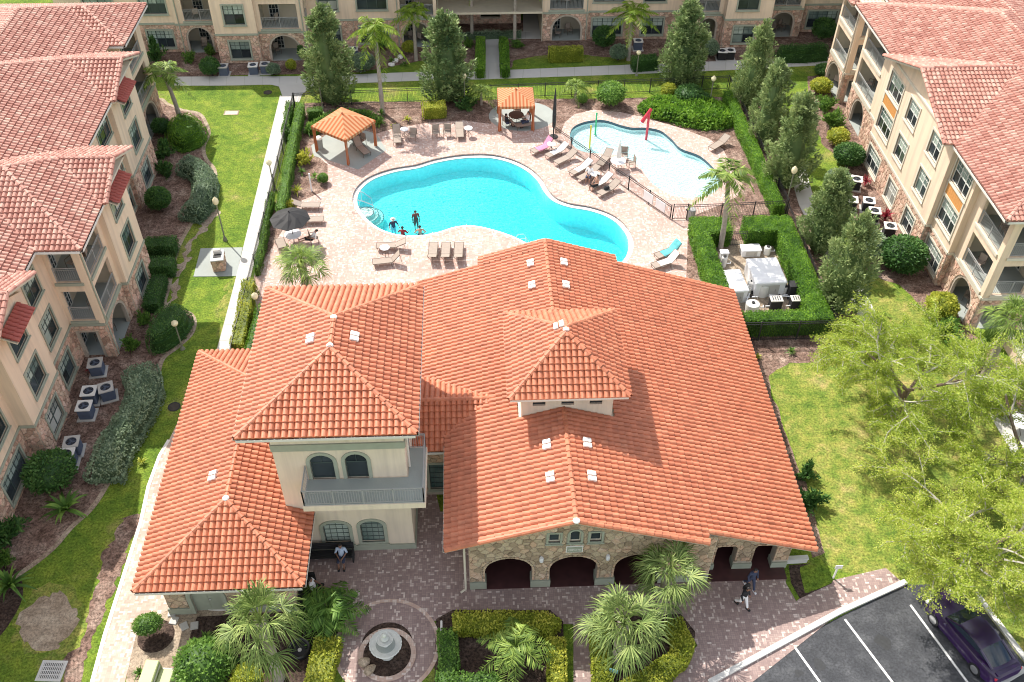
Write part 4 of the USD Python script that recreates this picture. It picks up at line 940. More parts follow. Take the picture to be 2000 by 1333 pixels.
KID = Polygon(smooth(GP([(1113, 266), (1120, 249), (1145, 238), (1180, 235.5), (1212, 245), (1235, 250), (1262, 250), (1290, 256), (1312, 273), (1330, 291), (1368, 306), (1398, 335), (1406, 362), (1388, 380), (1350, 387), (1310, 381), (1280, 364), (1262, 345), (1245, 322), (1215, 306), (1180, 301), (1142, 298), (1120, 286)]), 4)).buffer(0)
deck = poly([(490, 565), (497, 540), (545, 462), (578, 408), (590, 392), (640, 372), (640, 322), (612, 300), (612, 288), (628, 276), (735, 262), (762, 254), (830, 241), (905, 236), (958, 243), (968, 226), (1000, 214), (1050, 216), (1083, 232), (1084, 262), (1095, 262), (1103, 240), (1122, 224), (1160, 215), (1212, 220), (1262, 231), (1330, 251), (1385, 272), (1412, 292), (1432, 330), (1450, 360), (1440, 385), (1405, 402), (1350, 424), (1343, 470), (1340, 552), (1345, 700), (560, 900)])
G_ = sbox(-400, -150, 400, 700)
def ground(name, shape, z, mat_, label=None):
    if name in ('mulch_bed', 'soil_patch') and mat_ != 'dark_mulch': shape = rough(shape, 0.55 if name == 'soil_patch' else 0.2, 2.0 if name == 'soil_patch' else 0.9)
    if name == 'lawn': shape = rough(shape, 0.25)
    return put(name, MB().sheet(shape, z), mat_, kind='structure')
hole = unary_union([POOL.buffer(0.33), KID])
put('ground', MB().sheet(G_.difference(hole), 0.0), 'turf', kind='structure')
# lawns in the open, dry grass on the right
dry = poly([(1500, 725), (1540, 710), (1620, 705), (1680, 540), (1730, 545), (1790, 600), (1900, 760), (2060, 900), (2200, 1250), (2080, 1420), (1890, 1150), (1640, 1120), (1590, 1085), (1560, 900), (1500, 740)])
ground('lawn', dry, 0.004, 'dry_turf')
ground('lawn', poly([(1430, 160), (1530, 130), (1560, 170), (1600, 210), (1640, 300), (1650, 340), (1600, 340), (1540, 270), (1470, 190)], True), 0.004, 'turf')
# planting beds
LEFTBEDS = [poly([(300, 200), (330, 205), (355, 215), (388, 222), (402, 240), (408, 262), (398, 288), (402, 310), (418, 330), (420, 352), (408, 385), (388, 415), (372, 440), (350, 480), (338, 520), (330, 560), (322, 595), (345, 606), (372, 614), (380, 632), (372, 655), (345, 680), (318, 702), (306, 740), (285, 800), (255, 860), (222, 925), (182, 990), (140, 1030), (100, 1075), (40, 1120), (-60, 1180), (-160, 1180), (60, 700), (220, 300)], True)]
ground('mulch_bed', LEFTBEDS[0], 0.004, 'mulch')
ground('mulch_bed', poly([(-100, 1120), (20, 1110), (45, 1150), (30, 1200), (-20, 1260), (-120, 1300)], True), 0.008, 'dark_mulch')
ground('mulch_bed', poly([(270, 96), (655, 60), (900, 40), (1060, 40), (1700, 30), (1700, 105), (1560, 110), (1500, 128), (1380, 128), (1310, 125), (1240, 112), (1180, 112), (1130, 106), (1060, 108), (1005, 118), (1000, 134), (905, 138), (830, 118), (760, 132), (700, 142), (340, 152), (270, 152)]), 0.004, 'mulch')
inner = Polygon([(-14.4, 72.3), (21.9, 72.3), (22.3, 42.0), (12.0, 43.0), (-3.0, 43.5), (-14.5, 38.0)])
ground('mulch_bed', inner.difference(unary_union([hole, deck.buffer(-0.3)])), 0.004, 'mulch')
ground('mulch_bed', poly([(1455, 650), (1632, 640), (1640, 700), (1610, 712), (1540, 708), (1500, 735), (1510, 780), (1580, 960), (1610, 1080), (1590, 1090), (1470, 690)]), 0.006, 'mulch')
ground('mulch_bed', poly([(1655, 330), (1600, 270), (1575, 165), (1590, 150), (1640, 160), (1740, 300), (1900, 640), (1960, 700), (2100, 900), (2050, 930), (1870, 690), (1800, 600), (1760, 560), (1720, 545), (1690, 520), (1690, 470), (1640, 370)], True), 0.006, 'mulch')
ground('mulch_bed', poly([(1425, 185), (1500, 180), (1560, 330), (1640, 480), (1690, 620), (1650, 650), (1550, 440)]), 0.005, 'mulch')
ground('soil_patch', poly([(40, 1190), (80, 1145), (130, 1148), (168, 1190), (155, 1245), (115, 1280), (60, 1285), (25, 1245)], True), 0.005, 'dry_turf')
ground('soil_patch', poly([(60, 1185), (90, 1160), (120, 1158), (150, 1190), (140, 1230), (110, 1262), (70, 1268), (42, 1240), (40, 1208)], True), 0.006, 'sandy_soil')
ground('soil_patch', poly([(225, 1030), (262, 1000), (272, 1020), (240, 1120), (205, 1190), (178, 1260), (150, 1340), (120, 1340), (160, 1240), (190, 1140)], True), 0.006, 'mulch')
ground('soil_patch', poly([(330, 590), (352, 520), (390, 440), (418, 410), (425, 420), (380, 480), (352, 540), (335, 612)], True), 0.010, 'sandy_soil')
ground('soil_patch', poly([(445, 552), (470, 545), (462, 590), (448, 640), (434, 690), (420, 690), (430, 620)], True), 0.010, 'dry_turf')
ground('sandy_bed', poly([(330, 1172), (420, 1190), (580, 1190), (600, 1250), (590, 1400), (235, 1400), (262, 1230)]), 0.006, 'sandy_soil')
ground('mulch_bed', poly([(385, 1205), (580, 1195), (655, 1195), (690, 1190), (680, 1230), (650, 1300), (650, 1400), (350, 1400), (372, 1240)]), 0.012, 'dark_mulch')
ground('mulch_bed', Polygon([tuple(G(305, 1243)[:2] + np.array([math.cos(a), math.sin(a)]) * 0.85) for a in np.linspace(0, 2 * math.pi, 20)[:-1]]), 0.012, 'dark_mulch')
for bed in LEFTBEDS: ground('bed_edge', bed.boundary.buffer(0.14), 0.014, 'sandy_soil')
# concrete walks with scored joints
def walk(px_left, px_right, step=1.5, z=0.03):
    """A walk between two measured edges, poured in slabs."""
    L, Rr = LineString(GP(px_left)), LineString(GP(px_right)); n = max(2, int(max(L.length, Rr.length) / step))
    par = numbered('/World', 'walkway'); UsdGeom.Xform.Define(stage, par); keys(stage.GetPrimAtPath(par), kind='structure')
    for i in range(n):
        t0, t1 = i / n + 0.004 / max(L.length, 1), (i + 1) / n - 0.008 / max(L.length, 1) * step
        q = [L.interpolate(t0, True), L.interpolate((t0 + t1) / 2, True), L.interpolate(t1, True), Rr.interpolate(t1, True), Rr.interpolate((t0 + t1) / 2, True), Rr.interpolate(t0, True)]
        P = Polygon([(p.x, p.y) for p in q])
        if P.is_valid and P.area > 0.01: put('paving_slab', MB().prism(P, -0.02, z), 'concrete', par)
walk([(547, 187), (526, 273), (492, 414), (461, 543), (437, 635), (419, 700)], [(574, 198), (554, 275), (521, 405), (498, 510), (474, 600), (452, 700)])
walk([(340, 151), (430, 150), (520, 150), (605, 150), (700, 146), (800, 142), (960, 139), (1100, 133), (1240, 127), (1440, 119), (1640, 110)], [(340, 168), (430, 168), (525, 166), (612, 170), (700, 163), (800, 159), (960, 155), (1100, 150), (1240, 145), (1440, 137), (1640, 126)], z=0.034)
ground('walkway', poly([(525, 165), (545, 170), (552, 190), (584, 202), (590, 185), (612, 168), (605, 162)]), 0.028, 'concrete')
walk([(948, 62), (949, 100), (948, 139)], [(974, 62), (976, 100), (980, 139)], z=0.03)
walk([(888, 64), (1062, 62)], [(888, 77), (1062, 76)], z=0.036)
walk([(862, 62), (866, -40)], [(890, 62), (892, -40)], z=0.026); walk([(1022, 62), (1020, -40)], [(1058, 62), (1052, -40)], z=0.026)
walk([(1540, 330), (1560, 400), (1600, 480), (1640, 560), (1690, 640), (1725, 700)], [(1572, 325), (1592, 400), (1630, 470), (1672, 540), (1715, 620), (1752, 690)], z=0.03)
# paver path round the wing and the entrance court
path = poly([(330, 860), (345, 830), (400, 700), (470, 690), (420, 950), (400, 1180), (335, 1172), (330, 1190), (268, 1232), (244, 1333), (235, 1420), (150, 1420), (178, 1333), (205, 1240), (240, 1130), (275, 1020), (290, 950), (312, 890)])
ground('path', path, 0.012, 'walk_paver')
em = MB(); ln = LineString(GP([(178, 1340), (205, 1240), (240, 1130), (275, 1020), (290, 950), (312, 890), (330, 860)])); em.prism(ln.buffer(0.09, cap_style=2), 0.0, 0.03); put('path_edging', em, 'coping', kind='structure')
CC = G(756, 1262)
court = unary_union([poly([(560, 1010), (560, 1192), (690, 1192), (705, 1210), (1120, 1220), (1120, 1420), (1170, 1420), (1160, 1212), (1330, 1200), (1362, 1262), (1290, 1333), (1250, 1420), (1360, 1420), (1642, 1196), (1600, 1140), (1555, 1175), (1535, 1140), (1525, 1050), (1300, 980), (860, 1000), (830, 870), (780, 870)]), Point(CC[0], CC[1]).buffer(2.46, 32), poly([(1640, 1196), (1600, 1140), (1730, 1110), (1770, 1145)])])
ground('courtyard', court, 0.016, 'court_paver')
m = MB(); m.prism(Point(*CC[:2]).buffer(2.46, 32).difference(Point(*CC[:2]).buffer(2.28, 32)), 0.0, 0.024); put('paving_border', m, 'walk_paver', kind='structure')
ground('fountain_bed', Point(*CC[:2]).buffer(1.2, 24), 0.022, 'dark_mulch')
# pool deck with coping
dk = deck.difference(unary_union([hole]))
put('pool_deck', MB().sheet(dk, 0.02), 'deck_paver', kind='structure')
m = MB(); m.prism(POOL.buffer(0.62).difference(POOL.buffer(0.33)), -0.06, 0.026); put('pool_border', m, 'deck_paver', kind='structure')
def basin(shape, z0, z1, out):
    for g in (shape.exterior,):
        c = np.array(g.coords)[:-1]; n = len(c)
        V = np.vstack([np.c_[c, np.full(n, z1)], np.c_[c, np.full(n, z0)]]); out.add(V, [(i, (i + 1) % n, n + (i + 1) % n, n + i) for i in range(n)])
    return out
PP = thing('swimming_pool', 'large curved turquoise swimming pool with white rim in the paved deck', 'pool')
m = MB(); m.prism(POOL.buffer(0.34).difference(POOL), -0.2, -0.13); put('rim', m, 'coping', PP)
put('tile_band', basin(POOL.buffer(0.335), -0.2, 0.021, MB()), 'dark_tile', PP)
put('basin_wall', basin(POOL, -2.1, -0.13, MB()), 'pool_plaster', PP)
def bed_z(x): t = np.clip((x + 2.0) / 11.0, 0, 1); return -1.32 - 0.62 * t * t * (3 - 2 * t)
m = MB(); x0, y0, x1, y1 = POOL.bounds
for xa in np.arange(x0, x1, 0.8): m.sheet(POOL.intersection(sbox(xa, y0, min(xa + 0.8, x1), y1)), 0.0)
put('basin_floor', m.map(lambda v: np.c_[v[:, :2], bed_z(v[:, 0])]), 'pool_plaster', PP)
put('water', MB().prism(POOL.buffer(0.02), -2.15, -0.17), 'pool_water', PP, kind='stuff')
KP = thing('splash_pool', 'shallow white splash pool with spray poles behind the fence', 'pool')
put('tile_band', basin(KID, -0.22, 0.021, MB()), 'dark_tile', KP); put('basin_wall', basin(KID, -0.5, -0.22, MB()), 'white_plaster', KP)
put('basin_floor', MB().sheet(KID, -0.45), 'white_plaster', KP); put('water', MB().prism(KID.buffer(0.02), -0.6, -0.2), 'shallow_water', KP, kind='stuff')
# steps and handrails of the large pool
for i, (r, z) in enumerate(((1.35, -0.8), (1.0, -0.56), (0.65, -0.34))):
    c = G(712, 408); s = Point(c[0], c[1]).buffer(r, 24).intersection(POOL.buffer(-0.01)); put('pool_step', MB().prism(s, -1.34, z), 'coping', PP)
    put('step_edge', MB().prism(s.difference(s.buffer(-0.05)), z + 0.002, z + 0.012), 'dark_tile', PP)
def handrail(name, label, a, b, cat='handrail'):
    a, b = np.asarray(a, float), np.asarray(b, float); h = thing(name, label, cat, (*a[:2], 0)); d = b - a
    m = MB(); m.tube([(0, 0, 0), (0, 0, 0.85), tuple(0.15 * d + [0, 0, 0.92]), tuple(0.6 * d + [0, 0, 0.75]), tuple(0.95 * d + [0, 0, 0.45]), tuple(d + [0, 0, -0.3])], 0.028, 6); put('rail', m, 'steel', h)
    put('post', MB().tube([tuple(0.45 * d + [0, 0, -0.1]), tuple(0.45 * d + [0, 0, 0.8])], 0.022, 6), 'steel', h)
handrail('pool_handrail', 'steel handrail beside the round white pool steps', G(680, 408), G(733, 412)); handrail('pool_handrail', 'thin steel handrail over the pool steps, on the lifeguard-chair side', G(690, 388), G(728, 398))
for px, nm in (((1074, 372), 'steel pool ladder on the far rim near the loungers'), ((1022, 480), 'steel pool ladder on the near rim behind the clubhouse roof')):
    c = G(*px); h = thing('pool_ladder', nm, 'ladder', (c[0], c[1], 0), 35 if px[0] == 1074 else 200); d = -1
    for sy in (-0.25, 0.25): put('rail', MB().tube([(0.45, sy, 0), (0.45, sy, 0.7), (0.3, sy, 0.85), (-0.1, sy, 0.8), (-0.3, sy, 0.5), (-0.35, sy, -0.6)], 0.022, 6), 'steel', h)
    for z in (-0.2, -0.45): put('tread', MB().cb((-0.36, 0, z), (0.08, 0.5, 0.03)), 'steel', h)
for px in ((845, 336), (1100, 408), (870, 307), (1192, 432)):                                                    # depth markers set in the deck edge
    pass
# gazebo pads
def pad(pts, nm): put(nm, MB().prism(Polygon(pts), -0.01, 0.028), 'pad_concrete', kind='structure')
pad(GP([(608, 285), (612, 305), (700, 332), (755, 294), (735, 262), (690, 250), (640, 262)]), 'concrete_pad')
c = G(1020, 232); pad([(c[0] + 2.75 * math.cos(a), c[1] + 0.4 + 2.35 * math.sin(a)) for a in np.linspace(0, 2 * math.pi, 26)[:-1]], 'concrete_pad')
pad(GP([(378, 541), (392, 486), (474, 484), (462, 540)]), 'concrete_pad')
# pump yard soil, parking lot
ground('yard_soil', Polygon([(16.1, 43.0), (16.1, 52.4), (21.0, 52.4), (21.0, 43.0)]), 0.02, 'sandy_soil')
lot = poly([(1385, 1345), (1640, 1205), (1765, 1142), (1885, 1142), (2010, 1310), (2100, 1500), (1300, 1500)])
ground('road', lot, 0.006, 'asphalt')
m = MB()
for ln in ([(1385, 1335), (1640, 1196), (1768, 1138)], [(1888, 1138), (2010, 1300), (2080, 1400)], [(2000, 1308), (1880, 1380)]):
    m.prism(LineString(GP(ln)).buffer(0.13, cap_style=2), -0.02, 0.13)
put('kerb', m, 'kerb_concrete', kind='structure')
m = MB(); m.prism(LineString(GP([(1540, 1250), (1640, 1188), (1700, 1160)])).buffer(0.45, cap_style=2), 0.0, 0.026)
for i, (a, b) in enumerate((((1549, 1260), (1610, 1345)), ((1650, 1210), (1752, 1345)), ((1778, 1182), (1902, 1350)), ((1447, 1312), (1470, 1345)))):
    put('parking_line', MB().prism(LineString(GP([a, b])).buffer(0.055, cap_style=2), 0.006, 0.0105), 'paint_white', kind='structure')
mat('oil', (0.027, 0.028, 0.030), 0.6, var=0.3, scale=8)
for px, py, r in ((1600, 1300, 0.32), (1722, 1252, 0.4), (1835, 1222, 0.3), (1560, 1318, 0.2)):
    c = G(px, py); put('oil_stain', MB().sheet(rough(Point(c[0], c[1]).buffer(r), 0.3, 2.5), 0.008), 'oil', kind='structure')
# bed edging in the front court
m = MB()
for ln in ([(862, 1215), (862, 1340)], [(330, 1180), (420, 1192), (585, 1192)]): m.prism(LineString(GP(ln)).buffer(0.05), 0, 0.05)
put('bed_edging', m, 'coping', kind='structure')
beds = [[(884, 1192), (1075, 1192), (1100, 1215), (1105, 1400), (846, 1400), (852, 1210)], [(1155, 1205), (1330, 1200), (1358, 1235), (1355, 1265), (1285, 1335), (1250, 1400), (1162, 1400)], [(1540, 1105), (1600, 1100), (1625, 1140), (1562, 1170), (1545, 1140)]]
for b in beds: ground('mulch_bed', poly(b), 0.022, 'dark_mulch')
ground('lawn', poly([(1565, 1110), (1605, 1090), (1632, 1135), (1575, 1165)]), 0.026, 'turf')
# ------------------------------------------------------------------ vegetation
import shapely
nr = np.random.default_rng(5)
def unit(v): return v / np.maximum(np.linalg.norm(v, axis=-1, keepdims=True), 1e-9)
def leaves(mb, c, d, L, Wd, up=None, r=nr, tone=None):
    """Leaf-sized faces at points c, pointing along d; length L, width Wd (arrays or numbers)."""
    n = len(c); d = unit(d); a = unit(np.cross(d, r.normal(size=(n, 3)) if up is None else up)); L = np.broadcast_to(L, (n,))[:, None]; Wd = np.broadcast_to(Wd, (n,))[:, None]
    V = np.stack([c, c + d * L * 0.5 + a * Wd / 2, c + d * L, c + d * L * 0.5 - a * Wd / 2], 1).reshape(-1, 3)
    i = np.arange(n)[:, None] * 4
    F = np.concatenate([i + [0, 1, 2], i + [0, 2, 3]], 1).reshape(-1, 3)
    t = r.random(n) * 0.999 if tone is None else np.clip(tone + r.normal(0, 0.16, n), 0.02, 0.999)
    return mb.add(V, F, np.repeat(t, 2))
def ball_leaves(mb, c, rad, n, L, r, bump=0.12, low=-0.55, wid=0.55):
    """A leafy ball: displaced shell of leaves round a dark inside."""
    rad = np.asarray(rad, float)
    m = trimesh.creation.icosphere(2, 1.0); nz = meshkit.noise(m.vertices * 2.2 + r.random(3) * 9)
    v = m.vertices * (0.86 + bump * (nz[:, None] - 0.5)); v[:, 2] = np.maximum(v[:, 2], low)
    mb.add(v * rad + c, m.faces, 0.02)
    d = unit(r.normal(size=(n, 3))); d = d[d[:, 2] > low]
    k = 0.90 + bump * 1.4 * (meshkit.noise(d * 2.2 + 3) - 0.5) + r.normal(0, 0.045, len(d))
    p = d * k[:, None]
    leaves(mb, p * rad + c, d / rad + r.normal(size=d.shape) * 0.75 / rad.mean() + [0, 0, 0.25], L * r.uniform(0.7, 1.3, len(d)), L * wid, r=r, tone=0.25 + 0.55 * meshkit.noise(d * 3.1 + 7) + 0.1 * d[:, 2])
    return mb
def stuffed(seed): return np.random.default_rng(seed)
PROTO = {}
def proto(kind, make):
    """The first of a kind is built in place; later ones refer to it."""
    return PROTO.get(kind)
def plant(kind, name, label, cat, loc, rz=0.0, sc=1.0, group=None):
    loc = (loc[0], loc[1], loc[2] if len(loc) > 2 else 0.0)
    if kind in PROTO: return dup(PROTO[kind], name, label, loc, rz, sc, group, cat)
    p = thing(name, label, cat, loc, rz, sc, group); PROTO[kind] = p
    MAKE[kind](p)
    return p
def mk_ball(mat_, n=1500, L=0.10, bump=0.14, stem=True, seed=1, wid=0.55, low=-0.6):
    def f(p):
        r = stuffed(seed); m = MB(); ball_leaves(m, np.array([0, 0, 0.58]), (0.55, 0.55, 0.5), n, L, r, bump, low, wid); put('foliage', m, mat_, p, tint=True)
        if stem: put('stem', MB().tube([(0, 0, -0.02), (0.02, 0.01, 0.4)], [0.06, 0.04], 6), 'dark_twig', p)
    return f
def arch_leaf(base, d, L, W, droop, n=4):
    """A strap leaf or frond spine rising along d and bending down."""
    t = np.linspace(0, 1, n + 1); h = unit(np.array([d[0], d[1], 0]))
    return np.array([base + np.array(d) * L * s - np.array([0, 0, 1.0]) * droop * L * s * s for s in t])
def mk_spiky(mat_, n=26, L=0.75, W=0.10, seed=2, droop=0.55):
    def f(p):
        r = stuffed(seed)
        for k in range(n):
            a = 2 * math.pi * k / n + r.normal(0, 0.2); e = r.uniform(0.35, 1.3); d = np.array([math.cos(a) * math.cos(e), math.sin(a) * math.cos(e), math.sin(e)])
            s = arch_leaf(np.array([0, 0, 0.08]), d, L * r.uniform(0.75, 1.15), W, droop * r.uniform(0.6, 1.2)); side = unit(np.cross(d, [0, 0, 1.0]))
            w = W * np.array([0.5, 1.0, 0.85, 0.5, 0.05]) / 2
            V = np.vstack([s + side * w[:, None], s - side * w[:, None]]); F = [(i, i + 1, 6 + i) for i in range(4)] + [(i, 6 + i, 5 + i) for i in range(4)]
            put('leaf', (V, np.array(F), np.full(8, r.random() * 0.99)), mat_, p, tint=True)
    return f
def mk_bushy(mat_, n=1100, L=0.2, seed=3, wid=0.4):
    """Loose plant of upright shoots with larger leaves."""
    def f(p):
        r = stuffed(seed); m = MB(); st = MB()
        for k in range(26):
            a, e = r.uniform(0, 6.28), r.uniform(0.5, 1.5); d = np.array([math.cos(a) * math.cos(e), math.sin(a) * math.cos(e), math.sin(e)]); Lk = r.uniform(0.5, 1.0)
            q = arch_leaf(np.zeros(3), d, Lk, 0, 0.25, 4); st.tube(q, [0.014, 0.012, 0.01, 0.008, 0.004], 3, caps=False)
            c = q[r.integers(1, 5, n // 26)] + r.normal(0, 0.06, (n // 26, 3)); leaves(m, c, d + r.normal(0, 0.8, c.shape), L * r.uniform(0.6, 1.2, len(c)), L * wid, r=r)
        s = put('shoots', st, 'dark_twig', p); put('foliage', m, mat_, p, tint=True)
    return f
def mk_conifer(seed, h=8.0, R0=1.5, n=11000, NP=120, pw=1.55, kb=0.22):
    def f(p):
        r = stuffed(seed); m = MB()
        prof = lambda t: R0 * np.clip(np.where(t < kb, 0.70 + t * 0.3 / kb, 1.0 - ((t - kb) / (1 - kb)) ** pw), 0.05, None)
        zs = np.linspace(0.04, 0.97, 12); m.lathe([(max(0.02, float(prof(z)) * 0.58), z * h) for z in zs], 12, t=0.02)
        t = np.r_[np.sort(r.random(NP - 4) ** 1.15 * 0.9), [0.9, 0.93, 0.96, 0.99]]; a = np.arange(NP) * 2.39996 + r.normal(0, 0.5, NP); q = n // NP
        for i in range(NP):                                                  # upright plumes of foliage
            R_ = float(prof(t[i])) * r.uniform(0.45, 0.92); ax = unit(np.array([math.cos(a[i]) * 0.45, math.sin(a[i]) * 0.45, 1.0]) + r.normal(0, 0.12, 3)); Lp, rp = r.uniform(0.9, 1.7) * (1 - 0.35 * t[i]), r.uniform(0.22, 0.40) * (1 - 0.45 * t[i])
            b0 = np.array([math.cos(a[i]) * R_, math.sin(a[i]) * R_, t[i] * h * 0.93 + 0.15]); u = r.random(q); rad = rp * np.sqrt(np.clip(1 - (u - 0.35) ** 2 / 0.43, 0.03, 1)); v = unit(np.cross(ax, r.normal(size=(q, 3))))
            c = b0 + ax * (u * Lp)[:, None] + v * (rad * r.uniform(0.7, 1.05, q))[:, None]
            leaves(m, c, v * 0.75 + ax + r.normal(0, 0.3, (q, 3)), r.uniform(0.16, 0.34, q), 0.095, r=r, tone=r.uniform(0.25, 0.72) + 0.25 * (u - 0.4))
        k = 26; tt = r.uniform(0.72, 1.0, k); aa = r.uniform(0, 6.28, k); rr = prof(tt) * 0.5
        for i in range(k):                                                    # loose leading shoots
            b = np.array([math.cos(aa[i]) * rr[i], math.sin(aa[i]) * rr[i], tt[i] * h]); q = b + np.array([math.cos(aa[i]) * 0.12, math.sin(aa[i]) * 0.12, 0.55])
            leaves(m, b + (q - b) * r.random((26, 1)) + r.normal(0, 0.03, (26, 3)), np.tile(q - b, (26, 1)) + r.normal(0, 0.25, (26, 3)), 0.22, 0.08, r=r)
        put('crown', m, 'juniper_leaf', p, tint=True); put('trunk', MB().tube([(0, 0, -0.05), (0, 0, 1.2), (0, 0, h * 0.8)], [0.16, 0.13, 0.03], 7), 'bark', p)
    return f
def feather(p, base, d, L, mat_, r, droop=0.75, nl=22, lw=0.055, ll=0.55):
    s = arch_leaf(base, d, L, 0, droop, 9); m = MB(); m.tube(s, np.linspace(0.03, 0.006, 10), 4, t=0.7, caps=False)
    u = np.linspace(0.16, 1.0, nl); idx = u * 9; i0 = np.minimum(idx.astype(int), 8); c = s[i0] + (s[i0 + 1] - s[i0]) * (idx - i0)[:, None]; tg = unit(s[i0 + 1] - s[i0])
    side = unit(np.cross(tg, [0, 0, 1.0]))
    for sg in (-1, 1):
        dd = side * sg + tg * 0.55 + np.array([0, 0, -0.45]) + r.normal(0, 0.12, c.shape)
        leaves(m, c, dd, ll * np.sin(np.clip(u, 0.1, 0.97) * math.pi * 0.92 + 0.25) * r.uniform(0.85, 1.1, nl) + 0.08, lw, r=r, up=np.tile([0, 0, 1.0], (nl, 1)) + r.normal(0, 0.3, (nl, 3)))
    put('frond', m, mat_, p, tint=True)
def mk_feather(seed, h, mat_='palm_leaf', n=18, L=2.6, tr=(0.20, 0.12), lean=(0.0, 0.0), trunk='palm_bark', lo=-0.35, lw=0.095, ll=0.66, nl=27):
    def f(p):
        r = stuffed(seed); pts = np.array([[lean[0] * t * t, lean[1] * t * t, h * t - 0.05] for t in np.linspace(0, 1, 9)])
        rad = np.linspace(tr[0], tr[1], 9) * (1 + 0.06 * np.array([1, -1, 1, -1, 1, -1, 1, -1, 1])); rad[-1] *= 1.35; rad[-2] *= 1.15
        put('trunk', MB().tube(pts, rad, 9), trunk, p)
        for k in range(n):
            a = k * 2.39996 + r.normal(0, 0.15); e = lo + (1.35 - lo) * (1 - k / n) ** 0.9 if n > 4 else 0.7; e = min(e, 1.3) + r.normal(0, 0.08)
            d = np.array([math.cos(a) * math.cos(e), math.sin(a) * math.cos(e), math.sin(e)]); feather(p, pts[-1], d, L * r.uniform(0.85, 1.1), mat_, r, 0.62 + 0.2 * r.random(), nl=nl, lw=lw, ll=ll)
    return f
def mk_fan(seed, h, n=40, L=0.95, fan=0.86, mat_='fan_leaf', tr=(0.24, 0.2), boots=True, lo=-0.75):
    """Palm with round fan leaves on long stalks."""
    def f(p):
        r = stuffed(seed); put('trunk', MB().tube([(0, 0, -0.05), (0.03, 0, h * 0.5), (0, 0, h)], [tr[0], tr[1], tr[1] * 1.1], 9), 'palm_bark', p)
        for k in range(n):
            a = k * 2.39996 + r.normal(0, 0.15); e = lo + (1.5 - lo) * (1 - (k + 0.5) / n) ** 0.8 + r.normal(0, 0.12)
            d = np.array([math.cos(a) * math.cos(e), math.sin(a) * math.cos(e), math.sin(e)]); s = arch_leaf(np.array([0, 0, h]), d, L * r.uniform(0.5, 1.15), 0, 0.22, 3)
            m = MB(); m.tube(s, [0.03, 0.022, 0.018, 0.014], 4, t=0.75, caps=False)
            tip, td = s[-1], unit(s[-1] - s[-2]); sd = unit(np.cross(td, [0, 0, 1.0])); nb = 22
            ang = np.linspace(-1.5, 1.5, nb) + r.normal(0, 0.06, nb); nz = unit(np.cross(sd, td))
            for q in ang:
                bd = td * math.cos(q) + sd * math.sin(q); Lb = fan * (1 - 0.28 * abs(q) / 1.75) * r.uniform(0.88, 1.08); w = unit(np.cross(bd, nz)) * 0.021
                kk = r.uniform(-0.05, 0.12); m1 = tip + bd * Lb * 0.55 + nz * kk - [0, 0, 0.04]; e1 = tip + bd * Lb * 0.96 - np.array([0, 0, 0.2 + 0.28 * r.random()])
                m.add([tip - w * 0.3, tip + w * 0.3, m1 + w, m1 - w, e1], [(0, 1, 2), (0, 2, 3), (3, 2, 4)], min(0.999, max(0, r.random() ** 1.3 * 0.95 + (0.05 if k < n * 0.7 else -0.15))))
            put('fan_frond', m, mat_, p, tint=True)
    return f
def mk_tree(seed, h=8.0, spread=4.5, mat_='spring_leaf', twig='grey_twig', nleaf=84, leafL=0.105):
    def f(p):
        r = stuffed(seed); br, tw, lf = MB(), MB(), MB(); tips = []
        def grow(b, d, L, rad, lev):
            bend = r.normal(0, 0.12, 3); q = np.array([b + d * L * t + bend * L * t * t for t in np.linspace(0, 1, 4)])
            (br if lev < 2 else tw).tube(q, np.linspace(rad, rad * 0.6, 4), 7 if lev < 2 else 4, caps=False)
            if lev >= 3: tips.append((q, d))
            if lev == 5: return
            nc = (5, 4, 4, 3, 3)[lev]; f0 = (0.55, 0.35, 0.3, 0.25, 0.2)[lev]
            for k in range(nc):
                t = f0 + (1 - f0) * (k + 0.7) / nc; s = q[0] + (q[-1] - q[0]) * t + bend * L * 0.0; s = q[min(3, int(t * 3 + 0.5))]
                a = k * 2.39996 + r.uniform(0, 1.0) + lev; ax = unit(np.cross(d, [0.3, 0.2, 1.0] if abs(d[2]) < 0.95 else [1.0, 0, 0])); ay = np.cross(d, ax)
                sp = (0.85, 0.8, 0.75, 0.8, 0.9)[lev] * r.uniform(0.75, 1.2); nd = unit(d + (ax * math.cos(a) + ay * math.sin(a)) * sp + [0, 0, (0.05, 0.0, -0.05, -0.1, -0.15)[lev]])
                grow(s, nd, L * (0.78, 0.66, 0.62, 0.6, 0.6)[lev] * r.uniform(0.8, 1.2), rad * 0.55, lev + 1)
        grow(np.array([0, 0, -0.1]), np.array([0.03, 0.02, 1.0]), h * 0.42, 0.17, 0)
        for q, d in tips:
            c = q[0] + (q[-1] - q[0]) * r.random((nleaf, 1)) + r.normal(0, 0.10, (nleaf, 3)); leaves(lf, c, d + r.normal(0, 0.7, c.shape) + [0, 0, 0.1], leafL * r.uniform(0.5, 1.15, nleaf), leafL * 0.42, r=r)
        S = np.array([spread / 4.2, spread / 4.2, 1.0])
        put('trunk', br.map(lambda v: v * S), 'bark', p); put('twigs', tw.map(lambda v: v * S), twig, p); put('crown', lf.map(lambda v: v * S), mat_, p, tint=True)
    return f
